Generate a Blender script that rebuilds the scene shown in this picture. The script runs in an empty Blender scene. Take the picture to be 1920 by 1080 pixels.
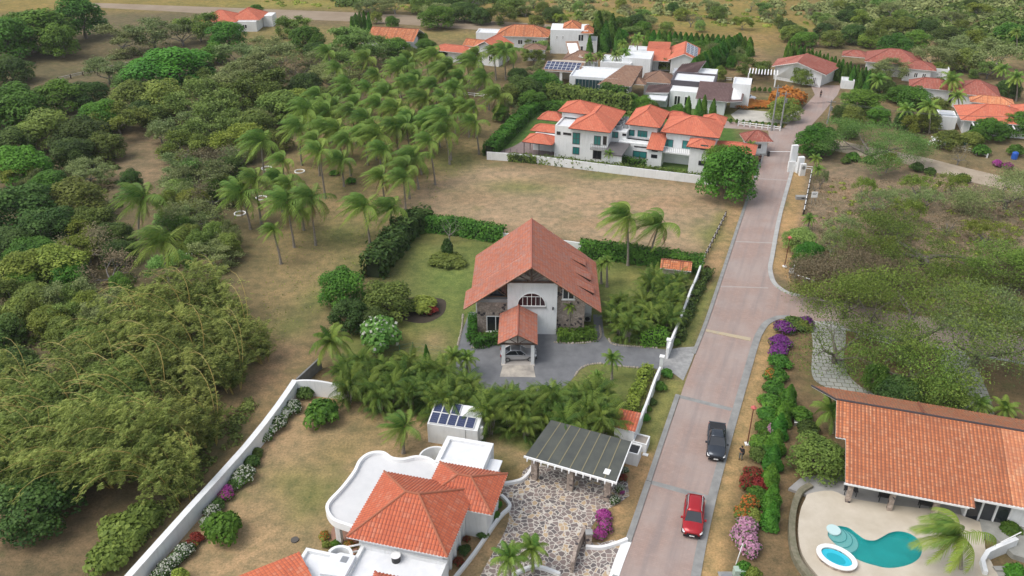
import bpy, math, random
import numpy as np
from mathutils import Vector, Matrix
PI = math.pi
S = bpy.context.scene
COL = S.collection
# ------------------------------------------------------------------ camera, sky, sun, exposure
FPX, CAMH = 1560.0, 55.0
PITCH = math.atan(880 / 1560)
cd = bpy.data.cameras.new('camera'); cam = bpy.data.objects.new('camera', cd); COL.objects.link(cam)
cd.sensor_width = 36; cd.lens = 36 * FPX / 1920; cd.clip_start = 0.5; cd.clip_end = 6000
cam.location = (0, 0, CAMH); cam.rotation_euler = (PI / 2 - PITCH, 0, 0)
S.camera = cam
SUN_EL, SUN_AZ = math.radians(56), math.radians(-108)     # azimuth from +Y towards +X: behind left
W = bpy.data.worlds.new('World'); S.world = W; W.use_nodes = True
wn = W.node_tree.nodes; wl = W.node_tree.links
bg = wn['Background']; sky = wn.new('ShaderNodeTexSky'); sky.sky_type = 'NISHITA'; sky.sun_disc = False
sky.sun_elevation = SUN_EL; sky.sun_rotation = SUN_AZ; sky.dust_density = 3.0; sky.air_density = 1.2
hs = wn.new('ShaderNodeHueSaturation'); hs.inputs['Saturation'].default_value = 0.42
wl.new(sky.outputs[0], hs.inputs['Color']); wl.new(hs.outputs[0], bg.inputs['Color'])
bg.inputs['Strength'].default_value = 0.15
sl = bpy.data.lights.new('sun', 'SUN'); so = bpy.data.objects.new('sun', sl); COL.objects.link(so)
sl.energy = 1.1; sl.angle = math.radians(36); sl.color = (1.0, 0.95, 0.88)
sd = Vector((math.sin(SUN_AZ) * math.cos(SUN_EL), math.cos(SUN_AZ) * math.cos(SUN_EL), math.sin(SUN_EL)))
so.rotation_euler = sd.to_track_quat('Z', 'Y').to_euler(); so.location = (0, 0, 120)
S.view_settings.view_transform = 'Standard'; S.view_settings.look = 'None'
S.view_settings.gamma = 1; S.view_settings.exposure = 0.45
S.render.resolution_x = 1024; S.render.resolution_y = 576

# ------------------------------------------------------------------ surveying helpers (photo measurements -> metres)
def ray(px, py):
    u = (px - 960) / FPX; v = (540 - py) / FPX
    return u, math.cos(PITCH) + v * math.sin(PITCH), -math.sin(PITCH) + v * math.cos(PITCH)
def G(px, py, z=0.0):
    a, b, c = ray(px, py); t = (z - CAMH) / c
    return Vector((a * t, b * t, z))
def proj(p):
    x, y, z = p; z -= CAMH
    d = y * math.cos(PITCH) - z * math.sin(PITCH)
    return 960 + FPX * x / d, 540 - FPX * (y * math.sin(PITCH) + z * math.cos(PITCH)) / d, d
class Fr:                                # a building's own frame: origin on the ground, angle in degrees
    def __init__(s, o, deg):
        s.o = Vector((o[0], o[1], 0)); s.a = math.radians(deg); s.c = math.cos(s.a); s.s = math.sin(s.a)
    def inv(s, p):
        dx, dy = p[0] - s.o.x, p[1] - s.o.y
        return dx * s.c + dy * s.s, -dx * s.s + dy * s.c
    def loc(s, px, py, z=0): return s.inv(G(px, py, z))
    def wall(s, px, py, ly):             # point of the wall plane y = ly seen at a pixel -> (x, z)
        a, b, c = ray(px, py); n = (-s.s, s.c)
        t = (ly + s.o.x * n[0] + s.o.y * n[1]) / (a * n[0] + b * n[1])
        x, _ = s.inv((a * t, b * t)); return x, CAMH + c * t

# ------------------------------------------------------------------ materials
MATS = {}
def nodes(m):
    m.use_nodes = True; t = m.node_tree; return t, t.nodes, t.links, t.nodes['Principled BSDF']
def N(t, typ, **k):
    n = t.nodes.new(typ)
    for a, b in k.items():
        if a.startswith('i_'): n.inputs[a[2:].replace('_', ' ')].default_value = b
        else: setattr(n, a, b)
    return n
def mixc(t, fac, a, b, mode='MIX'):
    n = t.nodes.new('ShaderNodeMix'); n.data_type = 'RGBA'; n.blend_type = mode
    for i, v in ((0, fac), (6, a), (7, b)):
        if hasattr(v, 'is_output'): t.links.new(v, n.inputs[i])
        elif i == 0: n.inputs[0].default_value = v
        else: n.inputs[i].default_value = (*v, 1) if len(v) == 3 else v
    return n.outputs[2]
def ramp(t, src, lo, hi):
    r = t.nodes.new('ShaderNodeMapRange'); r.inputs[1].default_value = lo; r.inputs[2].default_value = hi
    t.links.new(src, r.inputs[0]); return r.outputs[0]
def mth(t, op, a, b=None):
    n = t.nodes.new('ShaderNodeMath'); n.operation = op
    for i, v in enumerate((a, b)):
        if v is None: continue
        if hasattr(v, 'is_output'): t.links.new(v, n.inputs[i])
        else: n.inputs[i].default_value = v
    return n.outputs[0]
def noise(t, scale, detail=4, vec=None, rough=0.6):
    n = t.nodes.new('ShaderNodeTexNoise'); n.inputs['Scale'].default_value = scale
    n.inputs['Detail'].default_value = detail; n.inputs['Roughness'].default_value = rough
    if vec is not None: t.links.new(vec, n.inputs['Vector'])
    return n.outputs[0]
def wpos(t): return t.nodes.new('ShaderNodeNewGeometry').outputs['Position']
def plain(name, c, rough=0.6, metal=0.0, var=0.0, scale=1.5, c2=None, spec=None, bump=0.0):
    if name in MATS: return MATS[name]
    m = bpy.data.materials.new(name); t, n, l, b = nodes(m)
    b.inputs['Base Color'].default_value = (*c, 1); b.inputs['Roughness'].default_value = rough; b.inputs['Metallic'].default_value = metal
    if spec is not None: b.inputs['Specular IOR Level'].default_value = spec
    if var or c2:
        f = ramp(t, noise(t, scale, 5, wpos(t)), 0.3, 0.7)
        d = c2 or tuple(x * (1 - var) for x in c)
        l.new(mixc(t, f, c, d), b.inputs['Base Color'])
    if bump:
        bm = n.new('ShaderNodeBump'); bm.inputs['Strength'].default_value = bump; bm.inputs['Distance'].default_value = 0.03
        l.new(noise(t, 14, 4, wpos(t)), bm.inputs['Height']); l.new(bm.outputs[0], b.inputs['Normal'])
    MATS[name] = m; return m
def tile_mat(name, c1, c2, c3, dark, old=0.35, pitch=0.3, course=0.42, joint=0.6):
    m = bpy.data.materials.new(name); t, n, l, b = nodes(m); b.inputs['Roughness'].default_value = 0.75
    uv = N(t, 'ShaderNodeUVMap').outputs[0]; sp = N(t, 'ShaderNodeSeparateXYZ'); l.new(uv, sp.inputs[0])
    u = mth(t, 'DIVIDE', sp.outputs[0], pitch); v = mth(t, 'DIVIDE', sp.outputs[1], course)
    cb = N(t, 'ShaderNodeCombineXYZ'); l.new(mth(t, 'FLOOR', u), cb.inputs[0]); l.new(mth(t, 'FLOOR', v), cb.inputs[1])
    wn_ = N(t, 'ShaderNodeTexWhiteNoise'); wn_.noise_dimensions = '3D'; l.new(cb.outputs[0], wn_.inputs[0])
    c = mixc(t, wn_.outputs[0], c1, c2)
    sc = N(t, 'ShaderNodeTexWhiteNoise'); ad = N(t, 'ShaderNodeVectorMath', operation='ADD'); ad.inputs[1].default_value = (7.3, 3.1, 1)
    l.new(cb.outputs[0], ad.inputs[0]); l.new(ad.outputs[0], sc.inputs[0])
    big = ramp(t, noise(t, 0.5, 4, wpos(t)), 0.35, 0.7)
    c = mixc(t, mth(t, 'MULTIPLY', mth(t, 'GREATER_THAN', sc.outputs[0], 1 - old), mth(t, 'ADD', mth(t, 'MULTIPLY', big, 0.6), 0.25)), c, c3)
    fv = mth(t, 'FRACT', v); jn = mth(t, 'LESS_THAN', fv, 0.16)
    c = mixc(t, mth(t, 'MULTIPLY', jn, joint), c, dark)
    fu = mth(t, 'ABSOLUTE', mth(t, 'SUBTRACT', mth(t, 'FRACT', u), 0.5)); ju = mth(t, 'GREATER_THAN', fu, 0.39)
    c = mixc(t, mth(t, 'MULTIPLY', ju, joint * 0.9), c, dark)
    st = ramp(t, noise(t, 0.23, 5, wpos(t)), 0.5, 0.75)
    c = mixc(t, mth(t, 'MULTIPLY', st, 0.35), c, dark)
    l.new(c, b.inputs['Base Color'])
    bm = n.new('ShaderNodeBump'); bm.inputs['Strength'].default_value = 0.5; bm.inputs['Distance'].default_value = 0.05
    l.new(mth(t, 'ADD', fv, mth(t, 'MULTIPLY', fu, -1.0)), bm.inputs['Height']); l.new(bm.outputs[0], b.inputs['Normal'])
    MATS[name] = m; return m
def leaf_mat(name, a, c, hue=0.02, val=0.25, trans=0.3):
    if name in MATS: return MATS[name]
    m = bpy.data.materials.new(name); t, n, l, b = nodes(m)
    at = N(t, 'ShaderNodeAttribute'); at.attribute_name = 'var'
    oi = N(t, 'ShaderNodeObjectInfo')
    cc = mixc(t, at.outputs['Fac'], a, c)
    h = N(t, 'ShaderNodeHueSaturation'); l.new(cc, h.inputs['Color'])
    l.new(mth(t, 'ADD', mth(t, 'MULTIPLY', oi.outputs['Random'], hue * 2), 0.5 - hue), h.inputs['Hue'])
    r2 = mth(t, 'FRACT', mth(t, 'MULTIPLY', oi.outputs['Random'], 7.77))
    l.new(mth(t, 'ADD', mth(t, 'MULTIPLY', r2, val * 2), 1 - val), h.inputs['Value'])
    l.new(h.outputs[0], b.inputs['Base Color']); b.inputs['Roughness'].default_value = 0.6
    b.inputs['Specular IOR Level'].default_value = 0.25
    tr = n.new('ShaderNodeBsdfTranslucent'); l.new(h.outputs[0], tr.inputs['Color'])
    mx = n.new('ShaderNodeMixShader'); mx.inputs[0].default_value = trans
    l.new(b.outputs[0], mx.inputs[1]); l.new(tr.outputs[0], mx.inputs[2])
    l.new(mx.outputs[0], n['Material Output'].inputs[0])
    MATS[name] = m; return m
def plaster(name, c, c2):
    m = bpy.data.materials.new(name); t, n, l, b = nodes(m); b.inputs['Roughness'].default_value = .75; p = wpos(t)
    mp = N(t, 'ShaderNodeMapping'); mp.inputs['Scale'].default_value = (1, 1, .12); l.new(p, mp.inputs['Vector'])
    k = mixc(t, mth(t, 'MULTIPLY', ramp(t, noise(t, 3.2, 4, mp.outputs[0]), .52, .8), .55), c, c2)
    k = mixc(t, mth(t, 'MULTIPLY', ramp(t, noise(t, .5, 5, p), .45, .75), .35), k, c2); l.new(k, b.inputs['Base Color']); MATS[name] = m; return m
WHITE = plaster('white_plaster', (0.77, 0.78, 0.78), (0.52, 0.53, 0.51))
WHITE2 = plain('white_roof_coat', (0.78, 0.79, 0.80), 0.5, c2=(0.66, 0.68, 0.71), scale=0.9)
SLAB = plain('terrace_coat', (0.66, 0.66, 0.66), 0.5, c2=(0.58, 0.585, 0.59), scale=0.8)
TRIM = plain('white_trim', (0.82, 0.82, 0.81), 0.5)
CREAM = plain('cream_wall', (0.55, 0.50, 0.42), 0.7, var=0.2)
DGLASS = plain('dark_glass', (0.02, 0.024, 0.03), 0.08, spec=0.8)
TGLASS = plain('teal_glass', (0.03, 0.20, 0.19), 0.12, spec=0.8)
DARKF = plain('dark_fascia', (0.05, 0.04, 0.045), 0.5)
DARKW = plain('dark_timber', (0.06, 0.035, 0.025), 0.6, var=0.3)
CONC = plain('concrete', (0.33, 0.33, 0.32), 0.85, c2=(0.22, 0.22, 0.22), scale=0.8, bump=0.2)
BRONZE = plain('brown_timber', (0.20, 0.11, 0.06), 0.6, var=0.3)
STEEL = plain('grey_steel', (0.35, 0.36, 0.37), 0.4, 0.6)
BLACK = plain('black_plastic', (0.015, 0.015, 0.017), 0.45)
T_ORANGE = tile_mat('orange_tiles', (0.62, 0.165, 0.07), (0.53, 0.13, 0.055), (0.60, 0.25, 0.15), (0.30, 0.075, 0.05), 0.2)
T_NEW = tile_mat('clean_orange_tiles', (0.60, 0.175, 0.095), (0.53, 0.145, 0.08), (0.58, 0.22, 0.13), (0.38, 0.10, 0.065), 0.15, 0.32, 0.4, 0.35)
T_OLD = tile_mat('weathered_red_tiles', (0.60, 0.215, 0.12), (0.45, 0.14, 0.08), (0.40, 0.26, 0.22), (0.24, 0.085, 0.06), 0.5, 0.26, 0.4, 0.45)
T_SALMON = tile_mat('salmon_tiles', (0.62, 0.215, 0.085), (0.48, 0.155, 0.06), (0.62, 0.30, 0.16), (0.20, 0.07, 0.04), 0.35, 0.34, 0.36, 0.8)
T_RED = tile_mat('dull_red_tiles', (0.46, 0.14, 0.095), (0.36, 0.10, 0.07), (0.48, 0.24, 0.18), (0.20, 0.06, 0.045), 0.35)
T_PEACH = tile_mat('peach_tiles', (0.70, 0.29, 0.13), (0.58, 0.21, 0.09), (0.72, 0.40, 0.22), (0.30, 0.10, 0.06), 0.3, 0.34, 0.36, 0.6)
T_BROWN = tile_mat('tan_tiles', (0.36, 0.21, 0.13), (0.28, 0.15, 0.095), (0.40, 0.27, 0.19), (0.13, 0.075, 0.055), 0.25)
T_DARK = tile_mat('dark_brown_tiles', (0.17, 0.10, 0.09), (0.13, 0.075, 0.07), (0.21, 0.14, 0.125), (0.07, 0.04, 0.04), 0.2)
def solar_mat():
    m = bpy.data.materials.new('solar_cells'); t, n, l, b = nodes(m); b.inputs['Roughness'].default_value = 0.15
    uv = N(t, 'ShaderNodeUVMap').outputs[0]; sp = N(t, 'ShaderNodeSeparateXYZ'); l.new(uv, sp.inputs[0])
    g = mth(t, 'MAXIMUM', mth(t, 'GREATER_THAN', mth(t, 'FRACT', mth(t, 'MULTIPLY', sp.outputs[0], 6)), 0.9), mth(t, 'GREATER_THAN', mth(t, 'FRACT', mth(t, 'MULTIPLY', sp.outputs[1], 5)), 0.93))
    l.new(mixc(t, g, (0.025, 0.035, 0.09), (0.12, 0.14, 0.22)), b.inputs['Base Color']); return m
SOLAR = solar_mat()
def stone_mat():
    m = bpy.data.materials.new('stone_cladding'); t, n, l, b = nodes(m); b.inputs['Roughness'].default_value = 0.9
    v = N(t, 'ShaderNodeTexVoronoi'); v.inputs['Scale'].default_value = 3.2; l.new(wpos(t), v.inputs['Vector'])
    e = N(t, 'ShaderNodeTexVoronoi', feature='DISTANCE_TO_EDGE'); e.inputs['Scale'].default_value = 3.2; l.new(wpos(t), e.inputs['Vector'])
    s = N(t, 'ShaderNodeSeparateColor'); l.new(v.outputs['Color'], s.inputs[0])
    c = mixc(t, s.outputs[0], (0.25, 0.20, 0.165), (0.44, 0.36, 0.30))
    c = mixc(t, mth(t, 'GREATER_THAN', s.outputs[1], 0.87), c, (0.06, 0.05, 0.055))
    c = mixc(t, mth(t, 'LESS_THAN', e.outputs['Distance'], 0.05), c, (0.25, 0.20, 0.17))
    l.new(c, b.inputs['Base Color']); return m
STONE = stone_mat()
def flag_mat():
    m = bpy.data.materials.new('flagstones'); t, n, l, b = nodes(m); b.inputs['Roughness'].default_value = 0.8
    vs = N(t, 'ShaderNodeVectorMath', operation='ADD'); nz = N(t, 'ShaderNodeTexNoise'); nz.inputs['Scale'].default_value = 1.1
    l.new(wpos(t), nz.inputs['Vector']); sc = N(t, 'ShaderNodeVectorMath', operation='SCALE'); sc.inputs['Scale'].default_value = 0.5
    l.new(nz.outputs['Color'], sc.inputs[0]); l.new(wpos(t), vs.inputs[0]); l.new(sc.outputs[0], vs.inputs[1])
    v = N(t, 'ShaderNodeTexVoronoi'); v.inputs['Scale'].default_value = 2.3; l.new(vs.outputs[0], v.inputs['Vector'])
    e = N(t, 'ShaderNodeTexVoronoi', feature='DISTANCE_TO_EDGE'); e.inputs['Scale'].default_value = 2.3; l.new(vs.outputs[0], e.inputs['Vector'])
    s = N(t, 'ShaderNodeSeparateColor'); l.new(v.outputs['Color'], s.inputs[0])
    c = mixc(t, s.outputs[0], (0.12, 0.105, 0.105), (0.28, 0.215, 0.19))
    c = mixc(t, mth(t, 'GREATER_THAN', s.outputs[1], 0.86), c, (0.46, 0.34, 0.21))
    c = mixc(t, mth(t, 'LESS_THAN', e.outputs['Distance'], 0.07), c, (0.56, 0.52, 0.46))
    l.new(c, b.inputs['Base Color']); return m
FLAG = flag_mat()
def road_mat():
    m = bpy.data.materials.new('stamped_road'); t, n, l, b = nodes(m); b.inputs['Roughness'].default_value = 0.85
    p = wpos(t)
    mp = N(t, 'ShaderNodeMapping'); mp.inputs['Rotation'].default_value = (0, 0, math.radians(21)); l.new(p, mp.inputs['Vector'])
    br = N(t, 'ShaderNodeTexBrick'); br.inputs['Scale'].default_value = 1.0; br.inputs['Brick Width'].default_value = 0.42; br.inputs['Row Height'].default_value = 0.21
    br.inputs['Mortar Size'].default_value = 0.012; br.inputs['Color1'].default_value = (0.37, 0.262, 0.22, 1); br.inputs['Color2'].default_value = (0.32, 0.23, 0.195, 1); br.inputs['Mortar'].default_value = (0.27, 0.20, 0.18, 1)
    l.new(mp.outputs[0], br.inputs['Vector'])
    c = mixc(t, ramp(t, noise(t, 0.18, 5, p), 0.4, 0.65), br.outputs[0], (0.36, 0.29, 0.26))
    ms = N(t, 'ShaderNodeMapping', vector_type='TEXTURE'); ms.inputs['Rotation'].default_value = (0, 0, math.radians(-21)); ms.inputs['Scale'].default_value = (1.1, 16, 1); l.new(p, ms.inputs['Vector'])
    c = mixc(t, mth(t, 'MULTIPLY', ramp(t, noise(t, 1.3, 4, ms.outputs[0]), 0.45, 0.7), 0.62), c, (0.24, 0.20, 0.19))
    c = mixc(t, mth(t, 'MULTIPLY', ramp(t, noise(t, 1.7, 6, p), 0.55, 0.75), 0.35), c, (0.46, 0.36, 0.31))
    l.new(c, b.inputs['Base Color']); return m
ROAD = road_mat()
def paver_mat():
    m = bpy.data.materials.new('concrete_pavers'); t, n, l, b = nodes(m); b.inputs['Roughness'].default_value = 0.85
    mp = N(t, 'ShaderNodeMapping'); mp.inputs['Rotation'].default_value = (0, 0, math.radians(8)); l.new(wpos(t), mp.inputs['Vector'])
    br = N(t, 'ShaderNodeTexBrick'); br.inputs['Scale'].default_value = 1.0; br.inputs['Brick Width'].default_value = 0.85; br.inputs['Row Height'].default_value = 0.75
    br.inputs['Mortar Size'].default_value = 0.045; br.inputs['Color1'].default_value = (0.36, 0.36, 0.32, 1); br.inputs['Color2'].default_value = (0.30, 0.31, 0.28, 1); br.inputs['Mortar'].default_value = (0.13, 0.12, 0.08, 1)
    l.new(mp.outputs[0], br.inputs['Vector']); l.new(br.outputs[0], b.inputs['Base Color']); return m
PAVER = paver_mat()

# ------------------------------------------------------------------ objects
def link(o, parent=None):
    COL.objects.link(o)
    if parent: o.parent = parent
    return o
def tag(o, label=None, cat=None, group=None, kind=None):
    if label: o['label'] = label
    if cat: o['category'] = cat
    if group: o['group'] = group
    if kind: o['kind'] = kind
    return o
def thing(name, label, cat, loc=(0, 0, 0), deg=0, group=None):
    o = bpy.data.objects.new(name, None); o.empty_display_size = 0.5; link(o)
    o.location = loc; o.rotation_euler = (0, 0, math.radians(deg)); return tag(o, label, cat, group)
def fthing(name, label, cat, f, group=None): return thing(name, label, cat, f.o, math.degrees(f.a), group)
class MB:
    def __init__(s): s.v = []; s.f = []; s.uv = []
    def add(s, pts, uv=None):
        b = len(s.v); s.v += [tuple(p) for p in pts]; s.f.append(tuple(range(b, b + len(pts))))
        s.uv.append(uv or [(0, 0)] * len(pts)); return s
    def mesh(s, vs, fs):
        b = len(s.v); s.v += [tuple(p) for p in vs]
        for f in fs: s.f.append(tuple(b + i for i in f)); s.uv.append([(0, 0)] * len(f))
        return s
    def box(s, x0, x1, y0, y1, z0, z1):
        return s.mesh([(x0, y0, z0), (x1, y0, z0), (x1, y1, z0), (x0, y1, z0), (x0, y0, z1), (x1, y0, z1), (x1, y1, z1), (x0, y1, z1)],
                      [(3, 2, 1, 0), (4, 5, 6, 7), (0, 1, 5, 4), (1, 2, 6, 5), (2, 3, 7, 6), (3, 0, 4, 7)])
    def prism(s, pts, z0, z1):
        n = len(pts); a = sum(pts[i][0] * pts[(i + 1) % n][1] - pts[(i + 1) % n][0] * pts[i][1] for i in range(n))
        if a < 0: pts = pts[::-1]
        vs = [(p[0], p[1], z0) for p in pts] + [(p[0], p[1], z1) for p in pts]
        return s.mesh(vs, [tuple(range(n - 1, -1, -1)), tuple(range(n, 2 * n))] + [(i, (i + 1) % n, n + (i + 1) % n, n + i) for i in range(n)])
    def tube(s, pts, rs, n=6, cap=True):
        pts = [Vector(p) for p in pts]
        if not hasattr(rs, '__len__'): rs = [rs] * len(pts)
        vs = []; fs = []
        for i, p in enumerate(pts):
            d = (pts[min(i + 1, len(pts) - 1)] - pts[max(i - 1, 0)]).normalized()
            a = d.cross(Vector((0, 0, 1)) if abs(d.z) < 0.9 else Vector((1, 0, 0))).normalized(); b = d.cross(a)
            for k in range(n):
                t = 2 * PI * k / n; vs.append(p + (a * math.cos(t) + b * math.sin(t)) * rs[i])
        for i in range(len(pts) - 1):
            for k in range(n):
                k2 = (k + 1) % n; fs.append((i * n + k, i * n + k2, (i + 1) * n + k2, (i + 1) * n + k))
        if cap: fs += [tuple(range(n - 1, -1, -1)), tuple((len(pts) - 1) * n + k for k in range(n))]
        return s.mesh(vs, fs)
    def strip(s, pts, w, z0, z1):           # a wall or kerb of width w along a polyline
        for i in range(len(pts) - 1):
            a = Vector(pts[i][:2]); b = Vector(pts[i + 1][:2]); d = (b - a).normalized(); n = Vector((-d.y, d.x)) * w / 2
            za, zb = (z1[i], z1[i + 1]) if hasattr(z1, '__len__') else (z1, z1)
            vs = [(a - n).to_tuple() + (z0,), (b - n).to_tuple() + (z0,), (b + n).to_tuple() + (z0,), (a + n).to_tuple() + (z0,),
                  (a - n).to_tuple() + (za,), (b - n).to_tuple() + (zb,), (b + n).to_tuple() + (zb,), (a + n).to_tuple() + (za,)]
            s.mesh(vs, [(3, 2, 1, 0), (4, 5, 6, 7), (0, 1, 5, 4), (1, 2, 6, 5), (2, 3, 7, 6), (3, 0, 4, 7)])
        return s
    def band(s, pts, w, z0, z1):            # mitred continuous wall along a polyline, no overlaps
        P = [Vector(p[:2]) for p in pts]; L = []; R = []
        for i, p in enumerate(P):
            d1 = (P[i] - P[i - 1]).normalized() if i else (P[1] - P[0]).normalized()
            d2 = (P[i + 1] - P[i]).normalized() if i < len(P) - 1 else d1
            d = (d1 + d2).normalized(); n = Vector((-d.y, d.x)); k = w / 2 / max(0.5, d.dot(d1)); L.append(p + n * k); R.append(p - n * k)
        n = len(P); zz = z1 if hasattr(z1, '__len__') else [z1] * n
        vs = [(p.x, p.y, z0) for p in L] + [(p.x, p.y, z0) for p in R] + [(L[i].x, L[i].y, zz[i]) for i in range(n)] + [(R[i].x, R[i].y, zz[i]) for i in range(n)]
        fs = []
        for i in range(n - 1):
            fs += [(3 * n + i, 3 * n + i + 1, 2 * n + i + 1, 2 * n + i), (i, 2 * n + i, 2 * n + i + 1, i + 1), (n + i, n + i + 1, 3 * n + i + 1, 3 * n + i)]
        fs += [(0, n, 3 * n, 2 * n), (n - 1, 3 * n - 1, 4 * n - 1, 2 * n - 1)]
        return s.mesh(vs, fs)
    def build(s, name, mat, parent=None, smooth=False):
        me = bpy.data.meshes.new(name); me.from_pydata(s.v, [], s.f)
        u = me.uv_layers.new(name='UVMap'); u.data.foreach_set('uv', np.array([c for f in s.uv for p in f for c in p], dtype=np.float32))
        me.materials.append(mat)
        if smooth: me.polygons.foreach_set('use_smooth', [True] * len(me.polygons))
        me.update(); return link(bpy.data.objects.new(name, me), parent)
def sm(pts, n=4, closed=False):             # Catmull-Rom smoothing of a 2-D outline
    P = [Vector(p[:2]) for p in pts]; out = []; m = len(P)
    for i in range(m if closed else m - 1):
        g = (lambda k: P[k % m]) if closed else (lambda k: P[min(max(k, 0), m - 1)])
        a, b, c, d = g(i - 1), g(i), g(i + 1), g(i + 2)
        for k in range(n):
            t = k / n; out.append(0.5 * ((2 * b) + (c - a) * t + (2 * a - 5 * b + 4 * c - d) * t * t + (3 * b - a - 3 * c + d) * t ** 3))
    if not closed: out.append(P[-1])
    return [(p.x, p.y) for p in out]
def GP(l, z=0): return [tuple(G(x, y, z))[:2] for x, y in l]
def sheet(name, pts, z, mat, kind='structure', parent=None):
    from mathutils.geometry import tessellate_polygon
    vs = [(p[0], p[1], z) for p in pts]; fs = tessellate_polygon([[Vector(v) for v in vs]])
    me = bpy.data.meshes.new(name); me.from_pydata(vs, [], [tuple(f) for f in fs]); me.materials.append(mat)
    for p in me.polygons:
        if p.normal.z < 0: p.flip()
    me.update(); o = link(bpy.data.objects.new(name, me), parent)
    if kind and not parent: o['kind'] = kind
    return o

# ---------------------------------------------------------------- roofs, walls, windows
def roof_face(mb, poly, pitch=0.3, rib=0.045, ribs=True):
    P = [Vector(p) for p in poly]
    n = sum(((P[i] - P[0]).cross(P[i + 1] - P[0]) for i in range(1, len(P) - 1)), Vector()).normalized()
    if n.z < 0: P.reverse(); n = -n
    h = Vector((0, 0, 1)).cross(n)
    h = h.normalized() if h.length > 1e-4 else Vector((1, 0, 0)); sdir = n.cross(h)
    uv = [(p.dot(h), p.dot(sdir)) for p in P]; mb.add(P, uv)
    if not ribs: return
    o = P[0]; o_u, o_v = uv[0]; us = [q[0] for q in uv]; k = math.ceil(min(us) / pitch)
    while k * pitch < max(us):
        u = k * pitch; vs = []
        for i in range(len(uv)):
            (u0, v0), (u1, v1) = uv[i], uv[(i + 1) % len(uv)]
            if (u0 - u) * (u1 - u) < 0: vs.append(v0 + (v1 - v0) * (u - u0) / (u1 - u0))
        if len(vs) >= 2:
            a, b = min(vs) - 0.04, max(vs)
            if b - a > 0.15:
                w = pitch * 0.3
                def pt(du, v, hh): return o + h * (u + du - o_u) + sdir * (v - o_v) + n * hh
                for d0, h0, d1, h1 in ((-w, 0.0, -w * .45, rib), (-w * .45, rib, w * .45, rib), (w * .45, rib, w, 0.0)):
                    mb.add([pt(d0, a, h0), pt(d1, a, h1), pt(d1, b, h1), pt(d0, b, h0)], [(u, a), (u, a), (u, b), (u, b)])
                mb.add([pt(-w, a, 0), pt(-w * .45, a, rib), pt(w * .45, a, rib), pt(w, a, 0)], [(u, a)] * 4)
        k += 1
def hip_faces(x0, x1, y0, y1, z, h, inset=None):
    w, d = x1 - x0, y1 - y0
    if w >= d:
        i = inset if inset is not None else d / 2; a = (x0 + i, (y0 + y1) / 2, z + h); b = (x1 - i, (y0 + y1) / 2, z + h)
        f = [[(x0, y0, z), (x1, y0, z), b, a], [(x1, y1, z), (x0, y1, z), a, b], [(x0, y1, z), (x0, y0, z), a], [(x1, y0, z), (x1, y1, z), b]]
    else:
        i = inset if inset is not None else w / 2; a = ((x0 + x1) / 2, y0 + i, z + h); b = ((x0 + x1) / 2, y1 - i, z + h)
        f = [[(x0, y1, z), (x0, y0, z), a, b], [(x1, y0, z), (x1, y1, z), b, a], [(x0, y0, z), (x1, y0, z), a], [(x1, y1, z), (x0, y1, z), b]]
    edges = [((x0, y0, z), a), ((x1, y1, z), b)] + ([((x0, y1, z), a), ((x1, y0, z), b)] if w >= d else [((x1, y0, z), a), ((x0, y1, z), b)])
    if (Vector(a) - Vector(b)).length > 0.2: edges.append((a, b))
    return f, edges, [(x0, y0, z), (x1, y0, z), (x1, y1, z), (x0, y1, z)]
def roof(parent, faces, mat, edges=(), eave=None, fascia=TRIM, pitch=0.3, ribs=True, cap=None, th=0.14, name='roof'):
    mb = MB(); und = MB()
    for f in faces: roof_face(mb, f, pitch, ribs=ribs)
    o = mb.build(name, mat, parent)
    for f in faces:
        P = [Vector(p) - Vector((0, 0, th)) for p in f]; und.add(P[::-1])
        for i in range(len(f)):
            a, b = Vector(f[i]), Vector(f[(i + 1) % len(f)])
            key = 0
            for g in faces:
                if g is f: continue
                gs = [Vector(q) for q in g]
                if any((a - q).length < 1e-3 for q in gs) and any((b - q).length < 1e-3 for q in gs): key = 1
            if not key: und.add([a, b, b - Vector((0, 0, th)), a - Vector((0, 0, th))])
    und.build('fascia', fascia, o)
    if edges:
        c = MB()
        for a, b in edges:
            a, b = Vector(a), Vector(b); c.tube([a + Vector((0, 0, .03)), b + Vector((0, 0, .03))], 0.10, 6)
        c.build('ridge_cap', cap or mat, o)
    return o
def hip(parent, x0, x1, y0, y1, z, h, mat, fascia=TRIM, inset=None, ribs=True, pitch=0.3, cap=None):
    f, e, _ = hip_faces(x0, x1, y0, y1, z, h, inset); return roof(parent, f, mat, e, fascia=fascia, ribs=ribs, pitch=pitch, cap=cap)
def gable(parent, x0, x1, y0, y1, z, h, mat, axis='x', fascia=TRIM, ribs=True, pitch=0.3, cap=None):
    if axis == 'x':
        m = (y0 + y1) / 2; f = [[(x0, y0, z), (x1, y0, z), (x1, m, z + h), (x0, m, z + h)], [(x1, y1, z), (x0, y1, z), (x0, m, z + h), (x1, m, z + h)]]; e = [((x0, m, z + h), (x1, m, z + h))]
    else:
        m = (x0 + x1) / 2; f = [[(x0, y1, z), (x0, y0, z), (m, y0, z + h), (m, y1, z + h)], [(x1, y0, z), (x1, y1, z), (m, y1, z + h), (m, y0, z + h)]]; e = [((m, y0, z + h), (m, y1, z + h))]
    return roof(parent, f, mat, e, fascia=fascia, ribs=ribs, pitch=pitch, cap=cap)
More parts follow.
